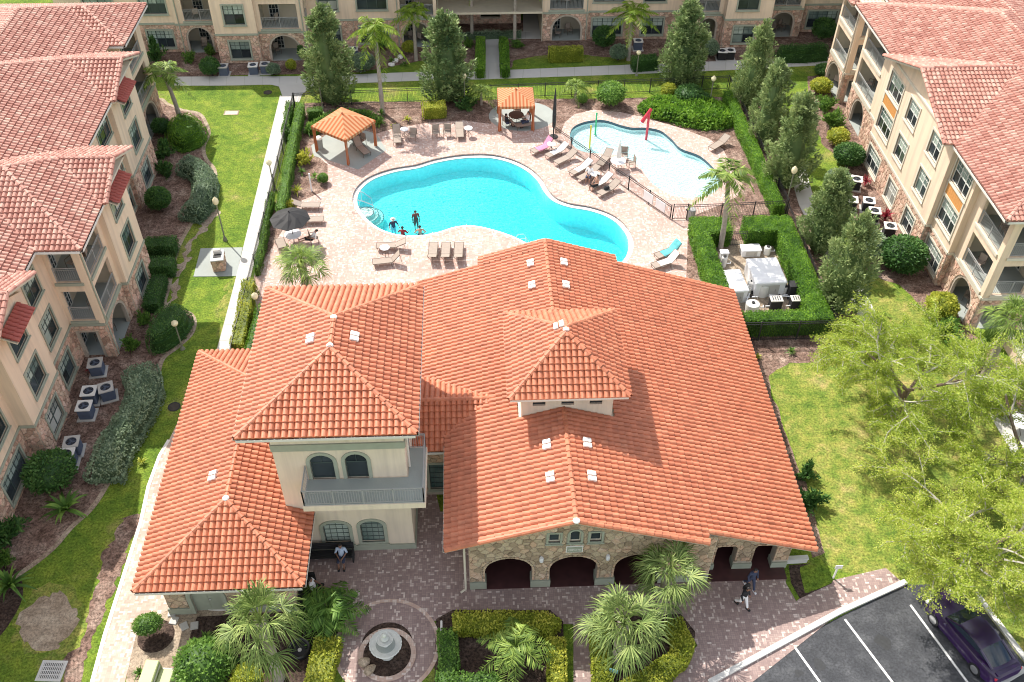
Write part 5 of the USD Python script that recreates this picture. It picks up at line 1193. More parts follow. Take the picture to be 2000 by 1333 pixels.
def hedge(name, label, shape, h, mat_, cat='hedge', r=0.14, dens=190, L=0.11, seed=1, group=None, rough=0.06, base=0.02):
    """A clipped hedge or a rounded mound over a ground shape."""
    g = stuffed(seed); x0, y0, x1, y1 = shape.bounds; c = shape.centroid
    t = thing(name, label, cat, (c.x, c.y, 0), group=group); m = MB()
    for k in (0.0, 0.35, 0.7, 1.0):
        s = shape.buffer(-0.07 - r * k); zt = h * (1 - (1 - k) ** 2 * 0.9) - 0.07 if r > 0.3 else h - 0.07 - (0.05 if k < 1 else 0)
        if not s.is_empty: m.prism(s, base, max(zt, 0.12), 0.02)
        if r <= 0.3: break
    side = shape.exterior.length + sum(i.length for i in shape.interiors)
    n1 = int(shape.area * dens * 1.1); P = np.c_[g.uniform(x0, x1, n1 * 3), g.uniform(y0, y1, n1 * 3)]; P = P[shapely.contains_xy(shape, P[:, 0], P[:, 1])][:n1]
    dist = shapely.distance(shapely.points(P), shape.boundary); k = np.clip(dist / r, 0, 1)
    wob = meshkit.noise(np.c_[P * 1.6, np.zeros(len(P))]) - 0.5
    z = h * (np.sqrt(1 - (1 - k) ** 2) if r > 0.3 else 0.93 + 0.07 * k) + wob * rough * 2 + g.normal(0, rough * 0.5, len(P))
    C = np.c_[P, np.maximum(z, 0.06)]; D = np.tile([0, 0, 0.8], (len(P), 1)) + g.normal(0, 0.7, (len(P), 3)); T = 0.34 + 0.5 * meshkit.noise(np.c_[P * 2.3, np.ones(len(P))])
    n2 = int(side * h * dens * (0.9 if r <= 0.3 else 0.35))
    rings = [shape.exterior] + list(shape.interiors); w = np.array([q.length for q in rings]); w /= w.sum()
    for q, f in zip(rings, w):
        s = g.uniform(0, q.length, int(n2 * f)); A = shapely.get_coordinates(shapely.line_interpolate_point(q, s)); B = shapely.get_coordinates(shapely.line_interpolate_point(q, (s + 0.03) % q.length)); tg = unit(B - A)
        sg = 1 if Polygon(q).exterior.is_ccw else -1
        nn = np.c_[tg[:, 1] * sg, -tg[:, 0] * sg] * (1 if q is shape.exterior else -1)
        zz_ = g.uniform(0.05, h * (0.98 if r <= 0.3 else 0.5), len(s)); wv = meshkit.noise(np.c_[A * 1.7, zz_]) - 0.5
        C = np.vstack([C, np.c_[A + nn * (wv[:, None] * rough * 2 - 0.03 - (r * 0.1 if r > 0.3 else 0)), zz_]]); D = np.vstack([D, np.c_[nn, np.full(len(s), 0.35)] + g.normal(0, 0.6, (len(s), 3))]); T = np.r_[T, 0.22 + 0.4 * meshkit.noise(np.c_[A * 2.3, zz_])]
    leaves(m, C - D * 0.03, D, L * g.uniform(0.7, 1.3, len(C)), L * 0.6, r=g, tone=T)
    o = np.array([c.x, c.y, 0]); put('foliage', m.map(lambda v: v - o), mat_, t, tint=True)
    return t
def tall(base, top_y):
    """Height of an upright thing whose foot and top were measured on the photograph."""
    b = G(*base); zs = np.linspace(0, 22, 881); q = (np.c_[np.full(881, b[0]), np.full(881, b[1]), zs - CAM_H]) @ CR.T
    return float(zs[np.argmin(abs(666.5 - FPX * q[:, 1] / q[:, 2] - top_y))])
MAKE = {}
MAKE.update(
    box_ball=mk_ball('mid_leaf', 1900, 0.085, 0.10, seed=21), dark_ball=mk_ball('dark_leaf', 1900, 0.09, 0.12, seed=22), gold_ball=mk_ball('gold_leaf', 1500, 0.10, 0.16, seed=23),
    grey_ball=mk_ball('grey_leaf', 2200, 0.09, 0.2, seed=24), loose=mk_bushy('mid_leaf', 1100, 0.22, 25), loose_dark=mk_bushy('dark_leaf', 1000, 0.24, 26), loose_gold=mk_bushy('gold_leaf', 1000, 0.2, 27),
    spiky=mk_spiky('mid_leaf', 30, 0.8, 0.1, 28), spiky_gold=mk_spiky('gold_leaf', 28, 0.75, 0.11, 29), red=mk_spiky('red_leaf', 26, 0.7, 0.13, 30),
    conifer=mk_conifer(31), conifer_b=mk_conifer(32, 8.0, 1.45, NP=80, pw=1.2, kb=0.3), conifer_c=mk_conifer(34, 8.0, 1.4, 9000, 64, 1.9, 0.16), conifer_d=mk_conifer(35, 8.0, 1.5, 9500, 150, 1.35, 0.35), topiary=mk_ball('dark_leaf', 3200, 0.085, 0.05, seed=33, low=-0.75),
    lime_palm=mk_feather(41, 5.6, 'lime_palm_leaf', 17, 2.5, (0.19, 0.12), lo=-0.5), green_palm=mk_feather(42, 5.4, 'palm_leaf', 15, 2.7, (0.2, 0.13), (-0.5, 0.3), lo=-0.3),
    young_palm=mk_feather(43, 1.0, 'palm_leaf', 18, 1.35, (0.10, 0.08), lo=-0.1, lw=0.045, ll=0.34, nl=18), lady_palm=mk_feather(44, 0.7, 'mid_leaf', 26, 1.9, (0.10, 0.08), lo=0.1, lw=0.07, ll=0.5, nl=18),
    fan_palm=mk_fan(45, 3.4, 28, 0.95, 0.92), fan_palm_b=mk_fan(46, 3.0, 30, 0.95, 0.95), green_fan=mk_fan(48, 3.4, 34, 0.9, 0.85, 'palm_leaf'), tall_fan_palm=mk_fan(47, 5.6, 34, 1.0, 0.9, 'palm_leaf', (0.22, 0.2)),
    spring_tree=mk_tree(51), spring_tree_b=mk_tree(53))
def at(px, py): g = G(px, py); return (g[0], g[1], 0.0)
# --- conifers
CO = 'dark conifers round the pool fence'
for i, (px, py, ty, wd, rz, lb) in enumerate([(650, 200, 12, 1.28, 0, 'bushy dark conifer behind the striped square shade, left of the lime palm'), (875, 195, 25, 1.35, 70, 'broad grey green conifer nearest the white walkway crossing'),
        (1330, 165, 0, 1.2, 140, 'wide dark conifer behind the leafy groundcover beyond the splash pool'), (1462, 215, 42, 0.95, 30, 'slim dark conifer furthest back in the row along the right fence'),
        (1492, 280, 122, 1.02, 100, 'leaning grey green conifer second in the row along the right fence'), (1532, 365, 183, 1.12, 200, 'tallest broad conifer beside the lamp at the fence corner'),
        (1598, 490, 332, 0.95, 250, 'conifer beside the far end of the pump yard hedge'), (1632, 605, 415, 1.0, 310, 'conifer beside the near corner of the pump yard hedge')]):
    h = tall((px, py), ty); plant(('conifer_c', 'conifer_b', 'conifer', 'conifer_d')[i % 4], 'conifer_tree', lb, 'tree', at(px, py), rz, (wd, wd, h / 8.25), CO)
# --- palms
PG = 'feather palms between the buildings'
def sc_for(px, py, ty, h): k = tall((px, py), ty) / h; return (k ** 0.35, k ** 0.35, k)
for kind, px, py, ty, hh, rz, s, lb in [('lime_palm', 748, 222, 60, 5.6, 20, 1.0, 'bright lime palm with thick white trunk behind the striped square shade'), ('lime_palm', 813, 118, 22, 5.6, 130, 0.9, 'thin trunk lime palm before the rear arch left of the passage'),
        ('lime_palm', 1227, 118, 22, 5.6, 215, 1.05, 'lime palm with grey trunk at the rear building right of the gold hedge'), ('green_palm', 355, 243, 145, 5.4, 0, 1.0, 'dark palm with two long drooping fronds at the left lawn corner'),
        ('green_palm', 1406, 490, 340, 5.4, 60, 1.0, 'feather palm rising from the pump yard over the splash pool')]:
    k = tall((px, py), ty) / hh; plant(kind, 'feather_palm', lb, 'palm tree', at(px, py), rz, (s, s, k), PG)
for px, py, rz, lb in ((922, 75, 0, 'thin palm trunk before the centre stone block, left one'), (1005, 85, 90, 'leaning palm trunk right of the centre stone block')):
    plant('lime_palm', 'feather_palm', lb, 'palm tree', at(px, py), rz, (0.9, 0.9, 1.35), PG)
for kind, px, py, sc, rz, lb in (('young_palm', 1124, 192, 1.2, 0, 'young palm before the pool fence right of the far shade'), ('young_palm', 940, 205, 1.3, 40, 'young palm beside the broad conifer at the far pool bed'), ('young_palm', 1006, 1296, 1.55, 80, 'bright young palm inside the hedged court bed right of the fountain'),
        ('lady_palm', 645, 1210, 1.2, 0, 'clumping glossy palm left of the fountain circle')):
    plant(kind, 'young_palm', lb, 'palm', at(px, py), rz, sc)
for kind, px, py, ty, hh, rz, s, lb in (('green_fan', 598, 566, 512, 3.4, 0, 1.3, 'fan palm on the pool deck just behind the tower roof'), ('fan_palm_b', 545, 1325, 1215, 3.0, 30, 1.22, 'large pale fan palm before the grey wing door'), ('fan_palm_b', 1205, 1296, 1218, 3.0, 100, 1.3, 'fan palm in the hedged bed nearest the parking lot'),
        ('fan_palm', 1290, 1195, 1118, 3.4, 200, 1.25, 'pale fan palm standing before the rightmost porch arch'), ('tall_fan_palm', 1912, 752, 622, 5.6, 0, 1.0, 'tall fan palm with dark trunk at the right building corner')):
    k = tall((px, py), ty) / hh; plant(kind, 'fan_palm', lb, 'palm tree', at(px, py), rz, (s, s, k))
g = G(1912, 752); k = thing('tree_stake', 'pale timber prop leaning against the tall fan palm trunk', 'stake', (g[0] + 0.5, g[1] + 0.2, 0)); put('pole', MB().tube([(0, 0, 0), (-0.25, 0.05, 5.0)], 0.05, 6), 'tree_stake', k); put('foot', MB().cb((0, 0, 0.06), (0.18, 0.18, 0.12)), 'tree_stake', k)
# --- trees with fresh leaves
for kind, px, py, sc, rz, lb in (('spring_tree', 1742, 830, (1.2, 1.2, 0.95), 0, 'airy spring green tree on the right lawn, nearest the pump yard'), ('spring_tree_b', 1842, 1150, (1.1, 1.1, 0.88), 40, 'spring green tree whose branches hang over the parked purple car'), ('spring_tree', 1950, 960, (1.1, 1.1, 0.9), 150, 'spring green tree at the right picture edge beside the patio')):
    plant(kind, 'leafy_tree', lb, 'tree', at(px, py), rz, sc, 'spring green trees on the right lawn')
# --- shrubs: kind, foot on the photograph, size (width, height), what it is
SH = [('dark_ball', 318, 262, 1.5, 1.3, 'dark shrub against the left building under the drooping palm'), ('loose_dark', 322, 305, 1.7, 1.6, 'dark loose shrub by left building patio arch'), ('loose_dark', 322, 342, 1.5, 1.3, 'low dark shrub left of the grey green curved hedge'),
      ('topiary', 314, 408, 1.75, 1.7, 'dark clipped round tree beside the grey green curved hedge'), ('loose', 284, 632, 1.1, 1.1, 'light shrub at the outer corner of left ground floor arch'), ('loose', 258, 682, 1.2, 1.2, 'shrub beside the stone balcony corner and pale blue cooling unit'),
      ('red', 184, 728, 1.2, 1.1, 'dark red spiky plant beside the pale blue cooling unit'), ('dark_ball', 108, 945, 2.6, 1.9, 'large dark round shrub under the lowest left window'), ('spiky', 132, 1000, 2.9, 1.3, 'wide green fern like shrub left of the shaded grass'),
      ('loose_dark', 18, 1055, 1.9, 1.4, 'dark shrub at the left edge under the stone corner'), ('loose', 12, 1098, 1.1, 0.9, 'small lighter shrub at the left picture edge'), ('spiky', 25, 1150, 2.3, 1.6, 'spreading dark green palm like shrub low at the left edge'),
      ('loose_dark', 306, 118, 1.7, 2.4, 'tall dark shrub covering the leftmost rear window'), ('loose', 373, 122, 1.3, 1.2, 'green shrub left of the leftmost rear arch'), ('loose', 412, 108, 1.0, 1.2, 'small leafy shrub inside the leftmost rear arch bed'), ('dark_ball', 414, 148, 1.7, 1.6, 'dark round shrub left of the first rear cooling unit'),
      ('grey_ball', 535, 146, 1.2, 1.0, 'grey green shrub right of the rear cooling units'), ('gold_ball', 570, 138, 0.9, 1.0, 'yellow green shrub before the rear arch with white chair'), ('dark_ball', 592, 118, 0.8, 1.5, 'narrow dark shrub at the edge of the rear patio'), ('dark_ball', 606, 140, 0.9, 1.1, 'dark shrub beside the bushy conifer'),
      ('grey_ball', 710, 138, 2.1, 1.5, 'grey green mound beside the lime palm trunk'), ('dark_ball', 746, 96, 1.5, 1.6, 'dark round shrub behind the lime palm'), ('gold_ball', 800, 104, 1.3, 1.1, 'gold green shrub under rear arch left of the passage'), ('spiky', 765, 122, 1.2, 0.6, 'low spreading plant beside the white rocks'), ('spiky', 790, 128, 1.1, 0.5, 'low dark plant in front of the white rocks'),
      ('loose', 915, 92, 1.1, 1.0, 'loose shrub left of the clipped walk hedge'), ('loose', 1010, 92, 1.5, 0.8, 'spreading shrub right of the clipped walk hedge'), ('topiary', 1178, 92, 2.0, 1.9, 'dark clipped ball before the rear window right of gold hedge'), ('grey_ball', 1207, 118, 1.6, 1.4, 'grey green shrub beside the grey palm trunk'),
      ('grey_ball', 1385, 112, 1.5, 1.6, 'grey green shrub left of the two right rear cooling units'), ('dark_ball', 1605, 78, 2.1, 2.0, 'dark round shrub under the rightmost rear window'), ('topiary', 1608, 148, 1.7, 1.0, 'dark clipped shrub at the end of the white walkway'),
      ('spiky', 603, 262, 1.5, 1.0, 'broad leafed green plant left of the striped square shade'), ('loose_gold', 597, 318, 1.7, 1.3, 'bright yellow green shrub before the striped square shade'), ('spiky', 590, 340, 1.0, 0.7, 'small green plant below the yellow green shrub'), ('spiky', 615, 350, 1.1, 0.8, 'dark spiky plant beside the white leaning post'), ('box_ball', 632, 358, 0.8, 0.8, 'small green shrub at the notch of the pool deck'),
      ('spiky_gold', 580, 378, 1.3, 0.9, 'yellow spiky plant near the lounger at the hedge end'), ('loose_gold', 566, 415, 1.2, 1.2, 'yellow leafy shrub left of the upper loungers'), ('spiky', 743, 246, 1.3, 0.9, 'green plant right of the striped square shade'), ('spiky_gold', 771, 252, 1.0, 0.7, 'yellow plant behind the pair of loungers'), ('spiky_gold', 796, 237, 1.1, 0.7, 'yellow plant in the mulch bed behind far loungers'), ('spiky', 745, 226, 1.1, 0.8, 'pale green plant at the lime palm foot'),
      ('loose_dark', 912, 214, 1.7, 1.3, 'dark leafy shrub right of the gold box hedge'), ('box_ball', 1137, 205, 0.8, 1.0, 'small yellow green topped shrub near the black closed umbrella'), ('box_ball', 1191, 206, 2.4, 2.0, 'big round shrub behind the splash pool'), ('gold_ball', 1305, 188, 1.3, 1.1, 'gold round shrub left of the groundcover bank'), ('dark_ball', 1345, 200, 2.4, 1.4, 'dark low shrub under the wide dark conifer'), ('dark_ball', 1372, 205, 1.5, 1.0, 'dark shrub beside the lamp above the groundcover'),
      ('gold_ball', 1600, 182, 1.8, 1.3, 'gold shrub at the first right building arch'), ('loose', 1612, 215, 2.0, 1.4, 'large leafed shrub along right building, below the gold one'), ('loose', 1628, 245, 2.1, 1.5, 'leafy shrub beside the second right building arch'), ('gold_ball', 1634, 282, 1.7, 1.3, 'gold round shrub above the dark mushroom shaped tree'), ('topiary', 1654, 320, 2.3, 1.6, 'dark mushroom shaped clipped tree by the right building'),
      ('grey_ball', 1632, 372, 1.9, 1.7, 'silvery bush left of the right building cooling units'), ('red', 1690, 362, 1.3, 1.2, 'thin red plant among right building cooling units'), ('red', 1727, 432, 1.6, 1.7, 'bright red bush by the lowest right cooling unit'), ('grey_ball', 1690, 500, 2.3, 1.9, 'silvery bush left of the big dark topiary'), ('topiary', 1756, 525, 3.0, 2.3, 'largest dark round topiary by the right building'),
      ('gold_ball', 1832, 618, 2.0, 1.7, 'yellow green hedge shrub before the right ground floor arch'), ('loose', 1845, 655, 2.2, 1.5, 'leafy shrub below the right building stone corner'), ('loose', 1885, 705, 2.5, 1.8, 'leafy green shrub at the foot of the tall fan palm'), ('loose_gold', 1945, 800, 2.3, 1.5, 'yellow green shrub beside the right patio'), ('loose', 1972, 755, 1.8, 1.2, 'low shrub between fan palm and patio'), ('loose_dark', 1580, 985, 1.7, 1.3, 'dark shrub beside the clubhouse right eave'), ('loose_dark', 1572, 930, 1.3, 1.1, 'darker narrow shrub under the clubhouse right eave'),
      ('box_ball', 407, 1322, 2.5, 2.0, 'large round clipped shrub right of the green utility box'), ('gold_ball', 485, 1345, 1.5, 1.2, 'yellow green shrub under the large pale fan palm'), ('red', 541, 1305, 0.9, 0.8, 'red bromeliad like plant at the large fan palm foot'), ('spiky', 275, 1318, 0.9, 0.6, 'grassy tuft left of the green utility box'), ('spiky', 405, 1252, 1.2, 0.7, 'low green plant above the large round clipped shrub'), ('loose_dark', 450, 1300, 1.4, 1.2, 'dark shrub between round shrub and fan palm'), ('spiky_gold', 1478, 700, 0.8, 0.5, 'small tuft in the bark bed behind the pump yard hedge'), ('spiky', 1545, 690, 0.9, 0.6, 'tuft in the bark bed near the conifer corner'), ('spiky_gold', 278, 905, 0.9, 0.5, 'yellow green tuft beside the paver path at the lawn')]
for i, (kd, px, py, w, h, lb) in enumerate(SH):
    big = {'topiary': 1.0, 'box_ball': 1.0, 'dark_ball': 1.0, 'gold_ball': 1.0, 'grey_ball': 1.0}.get(kd)
    w0, h0 = (1.08, 1.06) if big else (1.5, 0.95) if kd.startswith('loose') else (1.35, 0.62)
    plant(kd, 'red_plant' if kd == 'red' else 'leafy_plant' if kd.startswith('spiky') else 'shrub', lb, 'plant' if kd == 'red' or kd.startswith('spiky') else 'shrub', at(px, py), (i * 67) % 360, (w / w0, w / w0, h / h0))
plant('box_ball', 'flat_topped_tree', 'flat topped clipped small tree in a ring of dark bark beside the path', 'shrub', (*G(297, 1238)[:2], 0.45), 15, (1.25, 1.0, 0.75))
# --- hedges
def strip(px, w, z=0.95): return LineString(GP(px, z)).buffer(w / 2, cap_style=2)
hedge('hedge', 'tall bright clipped hedge squaring off the pump yard', Polygon([(15.0, 42.6), (22.05, 42.6), (22.05, 53.35), (18.75, 53.35), (18.75, 51.65), (20.75, 51.65), (20.75, 43.5), (16.2, 43.5), (16.05, 51.65), (17.65, 51.65), (17.65, 53.35), (15.0, 53.35)]), 1.5, 'hedge_leaf', dens=210, seed=61)
hedge('hedge', 'narrow clipped hedge running down the right pool fence', strip([(1421, 180), (1470, 285), (1522, 405)], 0.75), 1.2, 'hedge_leaf', seed=62)
hedge('hedge', 'narrow dark clipped hedge inside the left pool fence', strip([(587, 205), (575, 262), (561, 335), (547, 412)], 0.55), 1.25, 'mid_leaf', seed=63)
hedge('hedge', 'short dark hedge at the far left corner of the pool', strip([(600, 214), (628, 213)], 0.6), 1.0, 'mid_leaf', seed=64)
hedge('hedge', 'sunlit loose hedge outside the left fence near the tower roof', strip([(487, 552), (478, 610), (462, 680)], 0.8), 1.35, 'gold_leaf', r=0.3, seed=65, rough=0.12)
hedge('hedge', 'green hedge tucked between fence and tower roof', strip([(514, 600), (500, 650), (490, 688)], 0.7), 1.2, 'hedge_leaf', r=0.3, seed=66, rough=0.1)
hedge('hedge', 'ragged hedge outside the left fence beside the long walk', strip([(529, 372), (519, 420), (508, 480), (498, 520)], 0.32), 0.9, 'mid_leaf', r=0.25, seed=67, rough=0.14)
hedge('hedge', 'pale leafed hedge outside the left fence at the walkway fork', strip([(565, 200), (560, 235), (556, 258)], 0.5), 1.1, 'mid_leaf', r=0.25, seed=68, rough=0.12)
hedge('hedge', 'clipped green hedge left of the short central walk', strip([(938, 72), (938, 135)], 0.75), 1.0, 'hedge_leaf', seed=69)
hedge('hedge', 'clipped hedge right of the short central walk, half sunlit', strip([(983, 72), (987, 134)], 0.75), 1.0, 'hedge_leaf', seed=70)
hedge('hedge', 'gold green hedge before the rear arch right of the passage', strip([(1072, 100), (1138, 98)], 1.0), 1.2, 'gold_leaf', r=0.2, seed=71)
hedge('hedge', 'dark hedge at the rear wall right of the grey palm trunk', strip([(1236, 118), (1284, 114)], 1.1), 1.2, 'dark_leaf', r=0.25, seed=72)
hedge('hedge', 'long dark hedge under the rightmost rear arch and window', strip([(1518, 98), (1570, 98), (1618, 94)], 1.5), 1.3, 'dark_leaf', r=0.4, seed=73, rough=0.12)
hedge('hedge', 'row of low plants in front of the centre stone block', strip([(893, 58), (1018, 54)], 0.7), 0.6, 'grey_leaf', r=0.3, seed=74, rough=0.14)
hedge('hedge', 'gold box hedge at the far pool bed', strip([(825, 208), (870, 206)], 1.1), 1.15, 'gold_leaf', seed=75)
hedge('hedge', 'grey green curved hedge along the left lawn bed', strip(smooth([(352, 312), (385, 325), (398, 352), (392, 385), (366, 415)], 4, False), 1.7), 1.25, 'grey_leaf', r=0.6, L=0.15, seed=76, rough=0.1)
hedge('hedge', 'bright oval shrub bank at the far end of the left bed', poly([(328, 268), (345, 246), (380, 242), (403, 262), (398, 285), (362, 300), (338, 292)], True), 1.2, 'hedge_leaf', r=0.6, seed=77, rough=0.1)
for i, (a, b, w, h, lb) in enumerate((((282, 474), (342, 472), 1.1, 1.1, 'dark box hedge upper one of three by the left arch wall'), ((290, 514), (338, 512), 1.1, 1.1, 'dark box hedge middle one of three by the left arch wall'), ((308, 535), (292, 592), 1.0, 0.9, 'low dark hedge running down beside the bare soil path'))):
    hedge('hedge', lb, strip([a, b], w), h, 'dark_leaf', r=0.2, seed=78 + i)
hedge('hedge', 'large dark oval hedge with a lamp beside it on the left lawn', poly([(292, 668), (310, 632), (345, 614), (372, 622), (376, 642), (352, 672), (318, 692), (296, 690)], True), 1.25, 'dark_leaf', r=0.45, seed=81, rough=0.08)
hedge('hedge', 'long pale grey green hedge curving past the left cooling units', strip(smooth([(268, 712), (278, 755), (258, 805), (222, 858), (198, 925)], 4, False), 1.95), 1.3, 'grey_leaf', r=0.7, seed=82, rough=0.12, dens=200, L=0.15)
hedge('groundcover', 'broad bank of leafy green groundcover beyond the splash pool', poly([(1246, 216), (1268, 202), (1312, 196), (1362, 200), (1416, 215), (1432, 240), (1424, 252), (1386, 256), (1358, 253), (1312, 242), (1268, 231)], True), 0.75, 'hedge_leaf', 'groundcover', r=0.7, L=0.24, dens=110, seed=83, rough=0.16)
hedge('groundcover', 'dark leafy bank wrapping behind the striped square shade', strip(smooth([(602, 245), (640, 218), (690, 212), (738, 222)], 4, False), 1.1), 0.7, 'mid_leaf', 'groundcover', r=0.5, L=0.24, dens=100, seed=84, rough=0.18)
hedge('hedge', 'gold and green hedge across the back of the court bed', strip([(886, 1208), (1062, 1208), (1085, 1222)], 0.95), 0.85, 'gold_leaf', r=0.2, seed=85, L=0.13, dens=220)
hedge('hedge', 'hedge along the right side of the court bed', strip([(1086, 1240), (1090, 1345)], 0.8), 0.8, 'gold_leaf', r=0.2, seed=86, L=0.13, dens=220)
hedge('hedge', 'shaded green hedge curving beside the fountain circle', strip([(872, 1222), (876, 1280), (868, 1345)], 0.85), 0.75, 'mid_leaf', r=0.2, seed=87, L=0.13, dens=200)
hedge('hedge', 'hedge along the lower picture edge right of the fountain', strip([(880, 1330), (960, 1326), (975, 1350)], 0.9), 0.8, 'mid_leaf', r=0.2, seed=88, L=0.13, dens=200)
hedge('hedge', 'hedge left side of the bed with two fan palms', strip([(1170, 1215), (1176, 1290), (1182, 1350)], 0.8), 0.8, 'gold_leaf', r=0.2, seed=89, L=0.13, dens=220)
hedge('hedge', 'hedge right side of the bed with two fan palms', strip([(1315, 1205), (1338, 1250), (1328, 1278), (1270, 1320), (1215, 1350)], 0.9), 0.8, 'gold_leaf', r=0.2, seed=90, L=0.13, dens=220)
hedge('hedge', 'bright box hedge left of the fountain circle', strip([(640, 1240), (628, 1290), (612, 1350)], 1.15), 0.8, 'gold_leaf', r=0.2, seed=91, L=0.13, dens=200)
# ------------------------------------------------------------------ fences, lamps
def fence(name, label, pts, h=1.3, step=2.4, group=None, cat='fence'):
    o = np.array([*pts[0], 0.0]); t = thing(name, label, cat, o, group=group); q = MB()
    for a, b in zip(pts[:-1], pts[1:]):
        a, b = np.array([*a, 0.0]) - o, np.array([*b, 0.0]) - o; L = np.linalg.norm(b - a); d = (b - a) / L; ang = math.degrees(math.atan2(d[1], d[0])); k = max(1, round(L / step))
        for i in range(k + 1): put('post', MB().cb(a + d * L * i / k + [0, 0, h / 2 + 0.03], (0.06, 0.06, h + 0.06), ang), 'black_iron', t)
        for z in (0.12, h - 0.18, h - 0.02): put('rail', MB().cb((a + b) / 2 + [0, 0, z], (L, 0.03, 0.035), ang), 'black_iron', t)
        n = int(L / 0.115)
        for i in range(1, n): q.cb(a + d * L * i / n + [0, 0, h / 2], (0.015, 0.015, h - 0.04), ang)
    put('pickets', q, 'black_iron', t, kind='stuff'); return t
fence('fence', 'black picket fence along the far side of the pool yard', [(-14.65, 71.6), (4.0, 72.55), (22.0, 73.45)])
fence('fence', 'black picket fence beside the long left walk', [(-14.7, 71.5), (-14.7, 55.0), (-14.75, 38.6)])
fence('fence', 'black picket fence on the right side of the pool yard', [(22.1, 73.3), (22.55, 55.4)])
fence('fence', 'black picket fence running diagonally between the two pools', [(6.45, 66.0), (14.05, 55.05)], 1.22)
fence('fence', 'black picket fence between splash pool and pump yard', [(15.3, 54.95), (22.45, 55.25)])
g = thing('gate', 'black picket gate at the corner between pool deck and pump yard', 'gate', (14.15, 54.95, 0)); m = MB()
for x in (0.03, 1.05): put('post', MB().cb((x, 0, 0.7), (0.07, 0.07, 1.4)), 'black_iron', g)
for z in (0.15, 1.15, 1.32): m.cb((0.54, 0, z), (0.98, 0.035, 0.04))
for i in range(1, 9): m.cb((0.06 + i * 0.107, 0, 0.72), (0.016, 0.016, 1.2))
put('gate_leaf', m, 'black_iron', g); put('latch', MB().cb((0.95, -0.04, 0.9), (0.06, 0.06, 0.12)), 'black_iron', g)
fence('fence', 'black fence on the near side of the pump yard hedge', [(15.1, 42.3), (22.25, 42.3)], 1.55)
fence('fence', 'black fence behind conifers along the pump yard hedge', [(22.35, 42.3), (22.4, 54.8)], 1.3)
fence('fence', 'dark wire fence inside the left pump yard hedge', [(16.2, 43.6), (16.2, 51.6)], 1.1)
fence('fence', 'low black gate fence at the back opening of the pump yard hedge', [(17.6, 51.8), (18.75, 51.8)], 1.25, 1.2)
for px, lb in (((1268, 398), 'upper white notice board on the diagonal fence'), ((1290, 415), 'lower white notice board on the diagonal fence, nearest the gate')):
    c = G(*px); s = np.clip(((c[0] - 6.45) * 7.6 + (c[1] - 66.0) * -10.95) / (7.6 ** 2 + 10.95 ** 2), 0.1, 0.97); c = np.array([6.45 + 7.6 * s - 0.05, 66.0 - 10.95 * s - 0.035, 0.65])
    k = thing('notice_board', lb, 'sign', c, -55.2); put('board', MB().cb((0, 0, 0), (0.95, 0.03, 0.75)), 'white_plastic', k)
    for x in (-0.35, 0.35): put('clip', MB().cb((x, 0.03, 0.3), (0.05, 0.06, 0.05)), 'black_iron', k)
def lamp_make(p, h=3.2):
    put('post', MB().tube([(0, 0, 0), (0, 0, 0.5), (0, 0, h - 0.45)], [0.07, 0.05, 0.04], 8), 'lamp_post', p); put('base', MB().lathe([(0.0, 0.0), (0.16, 0.0), (0.14, 0.12), (0.07, 0.3), (0.0, 0.32)], 10), 'lamp_post', p)
    gl = put('globe', MB().lathe([(0.05, h - 0.45), (0.15, h - 0.38), (0.21, h - 0.22), (0.19, h - 0.07), (0.10, h + 0.04), (0.03, h + 0.12), (0.0, h + 0.14)], 12), 'lamp_globe', p, smooth=True)
    put('collar', MB().lathe([(0.06, h - 0.5), (0.09, h - 0.47), (0.09, h - 0.43), (0.04, h - 0.42)], 8), 'lamp_post', gl)
MAKE['lamp'] = lamp_make
for px, py, ty, lb in ((440, 470, 382, 'globe lamp on the lawn beside the stone grill'), (357, 682, 626, 'globe lamp in front of the dark oval hedge'), (630, 212, 152, 'globe lamp at the far left fence corner'), (536, 372, 312, 'globe lamp on the left fence beside yellow shrubs'), (512, 640, 572, 'globe lamp by the tower roof edge'), (908, 208, 142, 'globe lamp against the broad grey green conifer'), (1243, 148, 98, 'globe lamp by the far walkway right of the gold hedge'), (1385, 208, 148, 'globe lamp rising from the groundcover bank'), (1533, 408, 313, 'globe lamp at the right fence corner beside tallest conifer')):
    plant('lamp', 'lamp_post', lb, 'lamp', at(px, py), 0, (1, 1, min(1.1, tall((px, py), ty) / 3.34)), 'globe lamps round the grounds')
